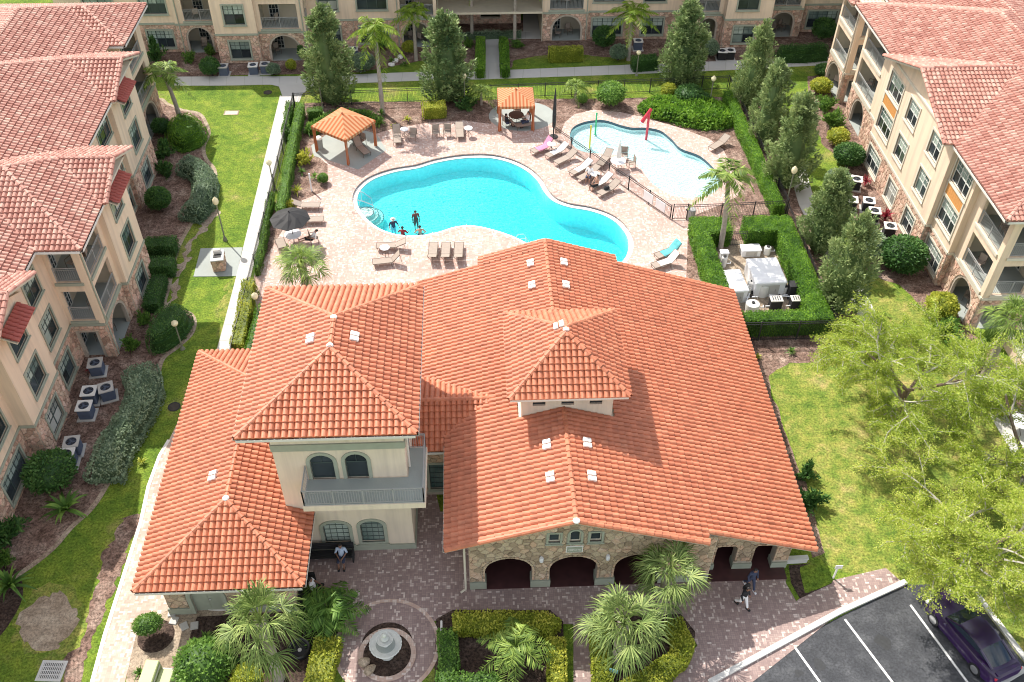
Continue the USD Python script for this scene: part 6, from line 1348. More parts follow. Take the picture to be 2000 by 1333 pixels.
# ------------------------------------------------------------------ pool furniture
def gazebo(label, c, rz, sx, sy, z0=2.3, z1=3.15):
    k = thing('striped_shade', label, 'gazebo', (c[0], c[1], 0.028), rz); m = MB(); fr = MB()
    def strips(ax, half, other):
        n = 21
        for sg in (-1, 1):
            for i in range(n):
                a, b = -half + 2 * half * i / n, -half + 2 * half * (i + 1) / n
                def pt(u, on):
                    f = 1 - abs(u) / half
                    return (np.array([u, sg * other * (1 if on else abs(u) / half), z0 if on else z0 + (z1 - z0) * f]))
                P = [pt(a, True), pt(b, True), pt(b, False), pt(a, False)]
                if a < 0 < b: P.insert(3, pt(0.0, False))
                P = np.array(P)
                if ax: P = P[:, [1, 0, 2]]
                m.add(P, [(0, j, j + 1) for j in range(1, len(P) - 1)], float(i % 2))
                V = np.array([pt(a, True), pt(b, True), pt(b, True) - [0, 0, 0.22], pt(a, True) - [0, 0, 0.2]]); V = V[:, [1, 0, 2]] if ax else V
                m.add(V + (np.array([0, sg * 0.012, 0]) if not ax else np.array([sg * 0.012, 0, 0])), [(0, 1, 2, 3)], float(i % 2))
    strips(False, sx, sy); strips(True, sy, sx); put('canopy', m, 'canvas', k, tint=True)
    for x in (-sx + 0.08, sx - 0.08):
        for y in (-sy + 0.08, sy - 0.08):
            p = put('post', MB().cb((x, y, z0 / 2), (0.09, 0.09, z0)), 'gazebo_frame', k)
            cu = MB()
            for i in range(5): cu.tube([(x * 0.96 + (i - 2) * 0.055 * -np.sign(x), y * 0.97, z0 - 0.05), (x * 0.97 + (i - 2) * 0.035 * -np.sign(x), y * 0.97, 1.1), (x * 0.97 + (i - 2) * 0.05 * -np.sign(x), y * 0.97, 0.06)], [0.05, 0.035, 0.05], 5, t=float(i % 2) * 0.35)
            put('curtain', cu, 'canvas', p, tint=True)
    for y in (-sy + 0.05, sy - 0.05): put('beam', MB().cb((0, y, z0 - 0.06), (2 * sx - 0.1, 0.06, 0.08)), 'gazebo_frame', k)
    for x in (-sx + 0.05, sx - 0.05): put('beam', MB().cb((x, 0, z0 - 0.065), (0.06, 2 * sy - 0.2, 0.08)), 'gazebo_frame', k)
    put('finial', MB().sph((0, 0, z1 + 0.04), 0.07), 'gazebo_frame', k)
gazebo('orange striped square shade set diagonally on the left pad', (-9.87, 65.02), 53.4, 1.74, 1.74)
gazebo('orange striped square shade facing the pools on the round far pad', (3.56, 68.6), 0, 1.45, 1.5, 2.3, 3.0)
def lounger_make(back):
    def f(p):
        W, a = 0.31, math.radians(back); fr = MB(); hy = 0.35; by = np.array([0, math.cos(a), math.sin(a)]) * 0.78
        for s in (-1, 1): fr.tube([(s * W, -0.98, 0.34), (s * W, hy, 0.34)], 0.02, 5); fr.tube([(s * W, hy, 0.34), tuple(np.array([s * W, hy, 0.34]) + by)], 0.02, 5)
        fr.tube([(-W, -0.98, 0.34), (W, -0.98, 0.34)], 0.02, 5); fr.tube([tuple(np.array([-W, hy, 0.34]) + by), tuple(np.array([W, hy, 0.34]) + by)], 0.02, 5)
        put('frame', fr, 'bronze_frame', p); put('seat', MB().cb((0, -0.32, 0.345), (0.56, 1.28, 0.02)), 'sling', p)
        m = MB(); c = np.array([0, hy, 0.345]); n = np.array([0, -math.sin(a), math.cos(a)]) * 0.012
        V = [c + [-0.28, 0, 0] - n, c + [0.28, 0, 0] - n, c + [0.28, 0, 0] + by - n, c + [-0.28, 0, 0] + by - n]; V += [v + 2 * n for v in V]
        m.add(V, [(3, 2, 1, 0), (4, 5, 6, 7), (0, 1, 5, 4), (1, 2, 6, 5), (2, 3, 7, 6), (3, 0, 4, 7)]); put('backrest', m, 'sling', p)
        for s in (-1, 1):
            for y in (-0.85, 0.30): put('leg', MB().tube([(s * W, y - 0.05, 0.34), (s * W, y, 0.0)], 0.02, 5), 'bronze_frame', p)
        if back > 10: put('strut', MB().tube([(0, hy + 0.5, 0.34 + 0.5 * math.tan(a)), (0, hy + 0.62, 0.05)], 0.015, 5), 'bronze_frame', p)
    return f
MAKE['lounger'] = lounger_make(48); MAKE['lounger_flat'] = lounger_make(8); MAKE['lounger_mid'] = lounger_make(25)
def chair_make(p):
    put('seat', MB().cb((0, 0, 0.42), (0.5, 0.5, 0.03)), 'sling', p); put('backrest', MB().cb((0, 0.27, 0.72), (0.5, 0.03, 0.55)), 'sling', p)
    for s in (-1, 1):
        put('arm', MB().tube([(s * 0.28, 0.27, 0.66), (s * 0.28, -0.25, 0.66)], 0.02, 5), 'bronze_frame', p)
        for y in (-0.25, 0.26): put('leg', MB().tube([(s * 0.28, y, 0), (s * 0.28, y, 0.66 if y < 0 else 1.0)], 0.02, 5), 'bronze_frame', p)
MAKE['chair'] = chair_make
def table_make(r, top):
    def f(p):
        put('table_top', MB().lathe([(0, 0.68), (r, 0.68), (r + 0.01, 0.70), (r, 0.72), (0, 0.72)], 20), top, p)
        for a in (0.6, 2.7, 4.8): put('leg', MB().tube([(0.12 * math.cos(a), 0.12 * math.sin(a), 0.68), (0.05 * math.cos(a), 0.05 * math.sin(a), 0.35), (r * 0.8 * math.cos(a), r * 0.8 * math.sin(a), 0)], 0.02, 5), 'bronze_frame', p)
    return f
MAKE['side_table'] = table_make(0.33, 'white_plastic'); MAKE['round_table'] = table_make(0.58, 'white_plastic'); MAKE['dark_table'] = table_make(0.62, 'brown_wicker')
for p, rz, f, k_, nm, bd in BALCHAIRS:
    if bd == 'rear' and f == 2: continue
    lb = f"{('left', 'right')[k_]} chair on the {('patio', 'middle balcony', 'top balcony')[f]}, {nm}, {bd} apartment building"
    plant('chair', 'balcony_chair', lb, 'chair', p, rz, 0.95, 'chairs on the apartment balconies')
D = lambda px, py: (*G(px, py)[:2], 0.022)
LG = 'loungers on the pool deck'
LO = [('lounger', 776, 274, 5, 'lounger left of the small table by far deck edge'), ('lounger_flat', 898, 263, 2, 'lounger beside the two armchairs at the far deck edge'), ('lounger', 707, 297, 32, 'grey lounger half under the diagonal striped shade'),
      ('lounger_mid', 600, 408, 88, 'upper lounger at the left hedge above the dark umbrella'), ('lounger_mid', 606, 436, 90, 'lounger partly under the dark umbrella'), ('lounger_mid', 764, 487, -88, 'upper lounger of the pair with white round table'), ('lounger', 757, 517, -82, 'lower lounger of the pair with white round table, shadow beneath'),
      ('lounger_mid', 846, 499, 178, 'left of three loungers in a row before the roof'), ('lounger_mid', 871, 499, 178, 'middle of three loungers in a row before the roof'), ('lounger_mid', 896, 499, 178, 'right of three loungers in a row before the roof'),
      ('lounger', 1303, 500, -62, 'lounger under the teal towel at the right deck edge'), ('lounger', 1298, 520, -66, 'lounger under the white towel at the right deck edge'),
      ('lounger', 1058, 296, -55, 'lounger with pink towel at the far end of the diagonal fence'), ('lounger_mid', 1086, 304, -52, 'lounger with white towel second along the diagonal fence'), ('lounger_mid', 1103, 317, -52, 'bare lounger third along the diagonal fence'),
      ('lounger_mid', 1133, 337, -50, 'lounger with long white towel at the middle of the diagonal fence'), ('lounger_mid', 1148, 348, -50, 'lounger next to the sunbathing group on the diagonal fence'), ('lounger_mid', 1187, 377, -50, 'lounger with small black bag, nearest the gate on the diagonal fence'), ('lounger_mid', 1172, 364, -50, 'lounger where the tanned sunbather sits'),
      ('lounger_mid', 1180, 318, -30, 'grey lounger beside the closed white umbrella'), ('lounger_mid', 1403, 288, -48, 'lounger at the far right bend of the splash pool'), ('lounger', 1016, 252, 100, 'dark lounger lying in front of the far striped shade'), ('lounger', 553, 490, 200, 'pale lounger below the dark umbrella beside the fence')]
for kd, px, py, rz, lb in LO: plant(kd, 'sun_lounger', lb, 'lounger', D(px, py), rz, 1.0, LG)
for px, py, rz, lb in ((852, 268, 4, 'left armchair of two at the far deck edge'), (874, 267, -2, 'right armchair of two at the far deck edge'), (807, 275, -10, 'armchair right of the small table by far deck edge'), (614, 474, 110, 'chair under the reclining person by the dark umbrella'), (1232, 328, -80, 'chair right of the closed white umbrella'), (1218, 312, -10, 'dark chair behind the closed white umbrella'),
        (1028, 243, -70, 'chair of the person in white under the far shade'), (990, 246, 120, 'dark chair left of the table under the far shade'), (1010, 226, 0, 'white draped chair at the back of the far shade'), (706, 284, -40, 'dark chair right of table under the diagonal shade')): plant('chair', 'patio_chair', lb, 'chair', D(px, py), rz, 1.0, 'patio chairs round the pools')
for kd, px, py, lb in (('side_table', 791, 268, 'small white table between lounger and armchair at the far deck edge'), ('side_table', 915, 266, 'small white table right of the far lounger'), ('side_table', 753, 500, 'white round table between two loungers'), ('side_table', 1076, 297, 'white table beside the pink towel'), ('side_table', 1161, 356, 'white table with bags among the sunbathers'), ('round_table', 1206, 330, 'white round table pierced by the closed white umbrella'), ('round_table', 575, 474, 'grey round table under the dark umbrella'), ('dark_table', 1008, 240, 'brown round table under the far striped shade'), ('dark_table', 690, 280, 'dark round table under the diagonal striped shade')):
    plant(kd, 'round_table', lb, 'table', D(px, py))
k = thing('umbrella', 'open black umbrella beside the left fence', 'umbrella', (*G(575, 474)[:2], 0.022)); R0 = 1.38; n = 8
put('pole', MB().tube([(0, 0, 0), (0, 0, 2.55)], 0.025, 6), 'black_iron', k)
for i in range(n):
    a, b = i * 2 * math.pi / n, (i + 1) * 2 * math.pi / n; P = lambda t, r, z: np.array([r * math.cos(t), r * math.sin(t), z]); mid = (a + b) / 2
    put('canopy_panel', MB().add([P(a, R0, 1.98), P(mid, R0 * 0.93, 2.02), P(b, R0, 1.98), P(b, R0 * 0.5, 2.36), P(mid, R0 * 0.48, 2.31), P(a, R0 * 0.5, 2.36), (0, 0, 2.6)], [(0, 1, 4), (0, 4, 5), (1, 2, 3), (1, 3, 4), (5, 4, 6), (4, 3, 6)]), 'black_matte', k)
    put('rib', MB().tube([(0, 0, 2.55), tuple(P(a, R0 * 0.5, 2.33)), tuple(P(a, R0, 1.96))], 0.012, 4), 'black_iron', k)
put('finial', MB().sph((0, 0, 2.64), 0.05), 'black_matte', k)
k = thing('umbrella', 'closed white umbrella standing in the round table', 'umbrella', (*G(1206, 330)[:2], 0.022)); put('pole', MB().tube([(0, 0, 0), (0, 0, 2.5)], 0.022, 6), 'steel', k); put('folded_canopy', MB().lathe([(0.03, 0.95), (0.20, 1.0), (0.17, 1.4), (0.10, 2.0), (0.03, 2.45), (0.0, 2.48)], 9), 'ac_white', k)
k = thing('umbrella', 'tall closed black canopy on a pole at the end of the diagonal fence', 'umbrella', (*G(1081, 268)[:2], 0.0)); hh = tall((1081, 268), 172); put('pole', MB().tube([(0, 0, 0), (0, 0, hh)], 0.03, 6), 'black_iron', k); put('folded_canopy', MB().lathe([(0.04, 0.8), (0.14, 0.95), (0.16, hh * 0.45), (0.10, hh * 0.8), (0.02, hh)], 8), 'black_matte', k); put('base', MB().lathe([(0, 0), (0.35, 0), (0.35, 0.08), (0.05, 0.1)], 12), 'black_matte', k)
def drape(name, label, mat_, loc, rz, w, ys, zs, seed=0, cat='towel'):
    """A towel laid over a lounger, following seat and backrest."""
    r = stuffed(seed + 100); k = thing(name, label, cat, loc, rz); ys, zs = np.array(ys), np.array(zs); n = 7; V = []
    for y, z in zip(ys, zs):
        for i in range(n):
            u = -1 + 2 * i / (n - 1); V.append((u * w / 2 + r.normal(0, 0.01), y + r.normal(0, 0.012), z + 0.012 + abs(r.normal(0, 0.012)) - (0.07 if abs(u) == 1 else 0)))
    F = [(j * n + i, j * n + i + 1, (j + 1) * n + i + 1, (j + 1) * n + i) for j in range(len(ys) - 1) for i in range(n - 1)]
    V2 = np.array(V) - [0, 0, 0.012]; F2 = [tuple(x + len(V) for x in f[::-1]) for f in F]
    put('cloth', MB().add(np.vstack([V, V2]), F + F2), mat_, k, smooth=40)
bk = lambda a: ([-0.5, -0.1, 0.33, 0.33 + 0.4 * math.cos(math.radians(a)), 0.33 + 0.8 * math.cos(math.radians(a))], [0.36, 0.36, 0.365, 0.365 + 0.4 * math.sin(math.radians(a)), 0.37 + 0.8 * math.sin(math.radians(a))])
for nm, lb, mt, px, py, rz, w, a in (('towel', 'teal towel over a lounger at the right deck edge', 'teal_cloth', 1303, 500, -62, 0.7, 48), ('towel', 'white towel over a lounger at the right deck edge', 'white_cloth', 1298, 520, -66, 0.62, 48), ('towel', 'pink towel hanging over a lounger back', 'pink_cloth', 1058, 296, -55, 0.66, 48), ('towel', 'white towel with lounger second along the diagonal fence', 'white_cloth', 1086, 304, -52, 0.6, 25), ('towel', 'long white towel on the middle lounger of the diagonal fence', 'white_cloth', 1133, 337, -50, 0.62, 25), ('towel', 'white towel on the lounger behind the tanned sunbather', 'white_cloth', 1172, 364, -50, 0.62, 25)):
    drape(nm, lb, mt, D(px, py), rz, w, *bk(a), seed=px)
k = thing('bag', 'black beach bag on the lounger nearest the gate', 'bag', (*G(1184, 378)[:2], 0.38), 20); put('body', MB().cb((0, 0, 0.11), (0.42, 0.26, 0.22), 0, ch=0.05), 'black_cloth', k); put('strap', MB().tube([(-0.15, 0, 0.2), (-0.08, 0, 0.34), (0.08, 0, 0.34), (0.15, 0, 0.2)], 0.015, 5), 'black_cloth', k)
k = thing('bin', 'white cylindrical bin under the diagonal striped shade', 'bin', D(625, 290)); put('body', MB().lathe([(0, 0), (0.26, 0), (0.28, 0.85), (0.25, 0.92), (0, 0.93)], 14), 'pad_concrete', k); put('lid', MB().lathe([(0.29, 0.84), (0.3, 0.9), (0.2, 1.0), (0.0, 1.02)], 14), 'ac_white', k)
k = thing('bin', 'grey slatted bin beside the black gate', 'bin', (*G(1348, 428)[:2], 0.02)); put('body', MB().lathe([(0, 0), (0.28, 0), (0.3, 0.85), (0, 0.86)], 14), 'rail_metal', k)
for i in range(16): put('slat', MB().cb((0.305 * math.cos(i * math.pi / 8), 0.305 * math.sin(i * math.pi / 8), 0.43), (0.02, 0.05, 0.8), i * 22.5), 'ac_grey', k)
k = thing('leaning_post', 'white leaning post in the bed beside the pool deck notch', 'post', (*G(609, 374)[:2], 0)); put('post', MB().cb((0, 0, 0.75), (0.09, 0.09, 1.5)), 'white_plastic', k); put('cap', MB().cb((0, 0, 1.53), (0.12, 0.12, 0.05)), 'white_plastic', k)
# spray features
for mt, px, py, ty, lb in (('spray_green', 1163, 256, 222, 'green spray pole in the splash pool'), ('spray_yellow', 1152, 281, 247, 'yellow spray pole in the splash pool')):
    h = tall((px, py), ty); k = thing('spray_pole', lb, 'spray pole', (*G(px, py)[:2], -0.45)); put('pole', MB().tube([(0, 0, 0), (0, 0, h + 0.45)], [0.075, 0.065], 10), mt, k); put('base', MB().lathe([(0, 0), (0.16, 0), (0.16, 0.05), (0.08, 0.08)], 12), 'steel', k); put('nozzle', MB().sph((0, 0, h + 0.45), 0.085), mt, k)
k = thing('spray_feature', 'red spray column with slanted red head in the splash pool', 'spray feature', (*G(1263, 264)[:2], -0.45)); h = tall((1263, 264), 220) + 0.45
put('pole', MB().tube([(0, 0, 0), (0, 0, h)], 0.10, 10), 'spray_red', k); put('head', MB().tube([(0.15, 0.1, h + 0.25), (-0.55, -0.2, h - 0.75)], [0.13, 0.16], 10), 'spray_red', k); put('spout', MB().tube([(-0.55, -0.2, h - 0.75), (-0.6, -0.22, h - 0.83)], [0.17, 0.15], 10), 'white_plastic', k)
# ------------------------------------------------------------------ cooling units, pump yard, utilities
def ac_make(body, top):
    def f(p):
        put('pad', MB().cb((0, 0, 0.03), (1.0, 1.0, 0.06)), 'concrete', p); b = put('cabinet', MB().cb((0, 0, 0.44), (0.74, 0.74, 0.72), 0, ch=0.04), body, p)
        for s in ((1, 0), (-1, 0), (0, 1), (0, -1)):
            m = MB()
            for i in range(9): m.cb((s[0] * 0.372, s[1] * 0.372, 0.16 + i * 0.065), (0.02 if s[0] else 0.62, 0.02 if s[1] else 0.62, 0.02))
            put('louvres', m, body, b, kind='stuff')
        sq = sbox(-0.39, -0.39, 0.39, 0.39).buffer(0.03); t = put('top_panel', MB().prism(sq.difference(Point(0, 0).buffer(0.29)), 0.80, 0.86), top, p)
        put('fan_well', MB().prism(Point(0, 0).buffer(0.29), 0.80, 0.815), 'black_matte', t); m = MB()
        for r in (0.08, 0.15, 0.22, 0.285): m.tube([(r * math.cos(a), r * math.sin(a), 0.862) for a in np.linspace(0, 2 * math.pi, 17)], 0.006, 3, caps=False)
        for a in range(4): m.cb((0, 0, 0.862), (0.58, 0.012, 0.01), a * 45)
        put('fan_guard', m, body, t); f_ = MB()
        for a in range(3): f_.cb((0.13 * math.cos(a * 2.09), 0.13 * math.sin(a * 2.09), 0.83), (0.2, 0.09, 0.01), a * 120)
        f_.sph((0, 0, 0.835), 0.05); put('fan', f_, 'ac_blue', t)
    return f
MAKE['ac_blue'] = ac_make('ac_blue', 'ac_grey'); MAKE['ac_white'] = ac_make('ac_blue', 'ac_white'); MAKE['ac_dark'] = ac_make('black_matte', 'ac_white')
for kd, px, py, rz, lb in (('ac_blue', 193, 728, 8, 'pale blue cooling unit by the stone balcony corner'), ('ac_white', 181, 783, 4, 'white topped cooling unit, upper of the pair by left wall'), ('ac_white', 172, 812, 2, 'white topped cooling unit, lower of the pair by left wall'), ('ac_blue', 214, 776, 20, 'grey topped cooling unit tucked beside the pale hedge'), ('ac_blue', 148, 882, 6, 'blue grey cooling unit above the large dark round shrub'), ('ac_white', 138, 906, 4, 'cooling unit half hidden by the large dark round shrub'),
        ('ac_dark', 1668, 368, -20, 'cooling unit left of the thin red plant'), ('ac_dark', 1659, 408, -15, 'leftmost cooling unit of the right building group'), ('ac_dark', 1692, 410, -15, 'cooling unit upper of two beside the bright red bush'), ('ac_dark', 1703, 430, -15, 'cooling unit touching the bright red bush'), ('ac_dark', 1733, 460, -12, 'lowest right cooling unit beside the largest topiary'),
        ('ac_blue', 439, 146, 0, 'first rear cooling unit beside the dark round shrub'), ('ac_white', 497, 144, 3, 'white topped rear cooling unit under the stone window'), ('ac_blue', 520, 142, 0, 'rear cooling unit beside the grey green box shrub'), ('ac_blue', 692, 112, 0, 'rear cooling unit behind the bushy conifer'), ('ac_dark', 1408, 116, -3, 'left one of two black cooling units at the right rear'), ('ac_dark', 1424, 115, -3, 'right one of two black cooling units at the right rear'), ('ac_white', 1245, 96, 0, 'white topped cooling unit hidden in the rear dark hedge')):
    plant(kd, 'cooling_unit', lb, 'air conditioner', at(px, py), rz, 1.0, 'cooling units along the buildings')
def cabinet(label, px, py, dims, rz, z=0.02, roof=0.12, cat='pump shed', mt='white_plastic'):
    k = thing('pump_housing', label, cat, (*G(px, py)[:2], z), rz); x, y, h = dims; put('body', MB().cb((0, 0, h / 2), (x, y, h), 0, ch=0.04), mt, k); put('lid', MB().cb((0, 0, h + roof / 2), (x + 0.1, y + 0.1, roof), 0, ch=0.05), mt, k)
    put('door', MB().cb((0, -y / 2 - 0.012, h * 0.5), (x * 0.6, 0.02, h * 0.75)), 'ac_grey', k); put('handle', MB().cb((x * 0.18, -y / 2 - 0.04, h * 0.5), (0.03, 0.04, 0.16)), 'steel', k); return k
cabinet('large white pump housing in the middle of the pump yard', 1490, 556, (2.0, 2.5, 1.1), 2); cabinet('white pump housing on the left side of the pump yard', 1428, 572, (1.35, 2.1, 0.95), 4); cabinet('low white box at the back of the pump yard', 1464, 496, (1.3, 0.7, 0.5), 1, roof=0.06, cat='box')
def tank(label, px, py, r, h):
    k = thing('tank', label, 'tank', (*G(px, py)[:2], 0.02)); put('body', MB().lathe([(0, 0), (r, 0), (r, h * 0.82), (r * 0.93, h * 0.92), (r * 0.6, h), (0, h)], 18), 'ac_white', k, smooth=40); put('lid', MB().lathe([(0.12, h - 0.01), (0.12, h + 0.06), (0, h + 0.07)], 10), 'black_matte', k); put('pipe', MB().tube([(r * 0.9, 0, 0.2), (r + 0.3, 0, 0.2), (r + 0.3, 0.2, 0.2)], 0.03, 6), 'white_plastic', k)
tank('tall white tank before the large pump housing', 1487, 575, 0.42, 0.95); tank('low white tank near the clubhouse eave', 1468, 606, 0.45, 0.6); tank('small white tank behind the large pump housing', 1497, 496, 0.24, 0.6)
def heater(label, px, py, dims, mt):
    k = thing('pool_heater', label, 'heater', (*G(px, py)[:2], 0.02)); x, y, h = dims; put('body', MB().cb((0, 0, h / 2), (x, y, h), 0, ch=0.03), 'black_matte', k); put('top', MB().cb((0, 0, h + 0.03), (x + 0.05, y + 0.05, 0.06), 0, ch=0.02), mt, k)
    for i in range(4): put('vent', MB().cb((-x * 0.3 + i * x * 0.2, 0, h + 0.068), (0.05, y * 0.7, 0.015)), 'black_matte', k)
    put('pipe', MB().tube([(-x / 2, -0.1, 0.25), (-x / 2 - 0.25, -0.1, 0.25), (-x / 2 - 0.25, -0.1, 0.0)], 0.04, 6), 'white_plastic', k)
heater('left grey topped heater by the near pump yard hedge', 1512, 602, (0.75, 0.55, 0.75), 'ac_grey'); heater('right grey topped heater by the near pump yard hedge', 1552, 601, (0.75, 0.55, 0.75), 'ac_grey'); heater('tall black heater at the right side of pump yard', 1546, 580, (0.7, 0.6, 1.05), 'black_matte')
tank('squat white filter left of the tall white tank', 1466, 566, 0.3, 0.7); tank('slim white filter beside left pump housing', 1412, 520, 0.2, 0.8); tank('small white chlorinator at the grey heaters', 1530, 575, 0.17, 0.65)
cabinet('small white controller box left of the low back box', 1412, 508, (0.5, 0.4, 0.7), 3, roof=0.05, cat='box')
k = thing('filter_pump', 'grey filter pump between the two white housings', 'pump', (*G(1458, 578)[:2], 0.02)); put('body', MB().lathe([(0, 0), (0.2, 0), (0.24, 0.35), (0.2, 0.6), (0, 0.66)], 12), 'ac_grey', k, smooth=40); put('motor', MB().tube([(0.15, 0, 0.2), (0.6, 0.1, 0.2)], 0.13, 8), 'black_matte', k); put('pipe', MB().tube([(0, 0, 0.6), (0, 0, 0.8), (-0.4, 0.1, 0.8), (-0.4, 0.1, 0.1)], 0.045, 6), 'white_plastic', k)
for i, (a_, b_, lb) in enumerate((((1450, 590), (1478, 588), 'white pipe run between low tank and filter pump'), ((1470, 560), (1455, 600), 'white pipe run beside the large pump housing'), ((1500, 585), (1540, 588), 'white pipe run behind the grey topped heaters'))):
    p0, p1 = G(*a_), G(*b_); k = thing('pipe_run', lb, 'pipe', (p0[0], p0[1], 0.02)); d_ = p1 - p0
    put('pipe', MB().tube([(0, 0, 0), (0, 0, 0.35), tuple(d_ + [0, 0, 0.35]), tuple(d_)], 0.045, 6), 'white_plastic', k); put('valve', MB().sph(d_ * 0.5 + [0, 0, 0.4], 0.08), 'black_matte', k)
k = thing('utility_box', 'yellow green utility box at the lower left picture edge', 'utility box', (*G(312, 1345)[:2], 0), -6)
put('cabinet', MB().cb((-0.28, 0, 0.62), (0.6, 1.5, 1.1), 0, ch=0.03), 'utility_green', k); put('low_cabinet', MB().cb((0.36, -0.1, 0.42), (0.62, 1.3, 0.75), 0, ch=0.03), 'utility_green', k); put('pad', MB().cb((0.05, 0, 0.04), (1.6, 1.9, 0.08)), 'concrete', k); put('hinge', MB().cb((0.06, 0, 1.0), (0.03, 1.3, 0.04)), 'ac_grey', k)
k = thing('storm_drain', 'pale square storm drain grate in the shaded lawn', 'drain grate', (*G(101, 1311)[:2], 0), -4); put('surround', MB().prism(sbox(-0.58, -0.5, 0.58, 0.5).difference(sbox(-0.46, -0.38, 0.46, 0.38)), 0, 0.035), 'kerb_concrete', k); put('pit', MB().prism(sbox(-0.46, -0.38, 0.46, 0.38), 0.003, 0.012), 'black_matte', k)
for i in range(11): put('bar', MB().cb((-0.42 + i * 0.084, 0, 0.022), (0.04, 0.76, 0.02)), 'kerb_concrete', k)
for j in range(3): put('cross_bar', MB().cb((0, -0.19 + j * 0.19, 0.024), (0.92, 0.04, 0.018)), 'kerb_concrete', k)
for i, (px, py, lb) in enumerate(((340, 795, 'small dark drain cover in the lawn beside the wing roof'), (523, 181, 'round dark drain cover in the shaded lawn at the walkway fork'), (452, 221, 'brown square valve cover in the sunlit lawn'))):
    k = thing('ground_cover', lb, 'cover', at(px, py)); mt = ('black_matte', 'black_matte', 'sandy_soil')[i]; put('frame', MB().prism(Point(0, 0).buffer(0.36).difference(Point(0, 0).buffer(0.28)) if i < 2 else sbox(-0.6, -0.35, 0.6, 0.35).difference(sbox(-0.5, -0.26, 0.5, 0.26)), 0, 0.02), mt, k); put('plate', MB().prism(Point(0, 0).buffer(0.28) if i < 2 else sbox(-0.5, -0.26, 0.5, 0.26), 0, 0.014), 'dark_twig' if i < 2 else 'tan_paint', k)
for i, (px, py, lb) in enumerate(((336, 1198, 'stepping stone nearest the wing plinth'), (340, 1213, 'stepping stone beside the flat topped tree'), (360, 1224, 'middle stepping stone below the wing door'), (380, 1223, 'stepping stone in the dark mulch left of fan palm'))):
    k = thing('stepping_stone', lb, 'paving stone', (*G(px, py)[:2], 0.006), (5, -12, 28, 8)[i]); put('slab', MB().cb((0, 0, 0.03), (0.36, 0.4, 0.06), 0, ch=0.015), 'concrete', k)
rr = stuffed(77)
for i, (px, py, lb) in enumerate(((765, 129, 'lowest white rock in the rear bed'), (773, 121, 'middle white rock in the rear bed'), (782, 114, 'upper white rock in the rear bed'))):
    m = trimesh.creation.icosphere(2, 0.33); v = m.vertices * (1 + 0.35 * (meshkit.noise(m.vertices * 4 + i * 5)[:, None] - 0.5)) * [1.2, 0.9, 0.7]; k = thing('rock', lb, 'rock', (*G(px, py)[:2], 0.12), i * 50, 0.8); put('stone', MB().add(v, m.faces), 'coping', k)
# stone grill
k = thing('grill', 'stone grill pillar with black hood on the concrete lawn pad', 'grill', (*G(430, 522)[:2], 0.028), 8); st = []
put('core', MB().cb((0, 0, 0.46), (0.74, 1.04, 0.92)), 'mortar', k)
for o, u, L in (((-0.37, -0.52), (1, 0), 0.74), ((0.37, -0.52), (0, 1), 1.04), ((0.37, 0.52), (-1, 0), 0.74), ((-0.37, 0.52), (0, -1), 1.04)): stones_on(sbox(0, 0.02, L, 0.9), Fr(o, u), 0.3, st, random.Random(3))
for v, f, t in st: put('stone', (v, f, np.full(len(f), t)), 'stone', k, tint=True)
put('counter', MB().cb((0, 0, 0.95), (0.86, 1.16, 0.07), 0, ch=0.02), 'kerb_concrete', k); m = MB(); m.tube([(-0.22, 0.28, 1.08), (0.22, 0.28, 1.08)], 0.22, 12); put('hood', m, 'ac_grey', k); put('grate', MB().cb((0, -0.1, 0.995), (0.5, 0.35, 0.02)), 'black_matte', k)
# fountain
c = G(753, 1259, 0.95); k = thing('fountain', 'grey tiered fountain with scalloped bowl in the paved circle', 'fountain', (c[0], c[1], 0.02))
put('basin_rim', MB().lathe([(1.34, 0), (1.34, 0.05), (1.32, 0.06), (1.12, 0.06), (1.10, 0.04), (1.10, 0.0)], 36), 'walk_paver', k); put('basin_bed', MB().prism(Point(0, 0).buffer(1.11), 0.004, 0.03), 'dark_mulch', k)
put('pedestal', MB().lathe([(0, 0), (0.34, 0), (0.34, 0.12), (0.2, 0.2), (0.15, 0.5), (0.2, 0.8), (0.3, 0.86)], 16), 'fountain_stone', k, smooth=40)
def bowl(R0, z, d, nsc):
    m = MB(); th = np.arange(64) * 2 * math.pi / 64; V = []; prof = [(0.28, -d), (0.75, -d * 0.55), (1.0, 0.0), (0.93, 0.02), (0.86, -0.03), (0.45, -d * 0.35), (0.12, -d * 0.42), (0.0, -d * 0.42)]
    for i, (r, h) in enumerate(prof):
        s = 1 + (0.045 * np.abs(np.sin(th * nsc / 2)) - 0.02 if i in (1, 2, 3) else 0); V.append(np.c_[R0 * r * s * np.cos(th), R0 * r * s * np.sin(th), np.full(64, z + h)])
    m.add(np.vstack(V), [(a * 64 + i, a * 64 + (i + 1) % 64, (a + 1) * 64 + (i + 1) % 64, (a + 1) * 64 + i) for a in range(len(prof) - 1) for i in range(64)]); return m
put('lower_bowl', bowl(0.74, 0.98, 0.2, 26), 'fountain_stone', k, smooth=40); put('upper_stem', MB().lathe([(0.16, 0.9), (0.12, 1.1), (0.11, 1.25), (0.17, 1.34)], 14), 'fountain_stone', k, smooth=40); put('upper_bowl', bowl(0.38, 1.42, 0.12, 18), 'fountain_stone', k, smooth=40)
put('finial', MB().lathe([(0.13, 1.36), (0.1, 1.46), (0.2, 1.5), (0.18, 1.56), (0.08, 1.62), (0.12, 1.72), (0.09, 1.82), (0.0, 1.88)], 14), 'fountain_stone', k, smooth=40); put('lower_water', MB().prism(Point(0, 0).buffer(0.52), 0.915, 0.925), 'pad_concrete', k)
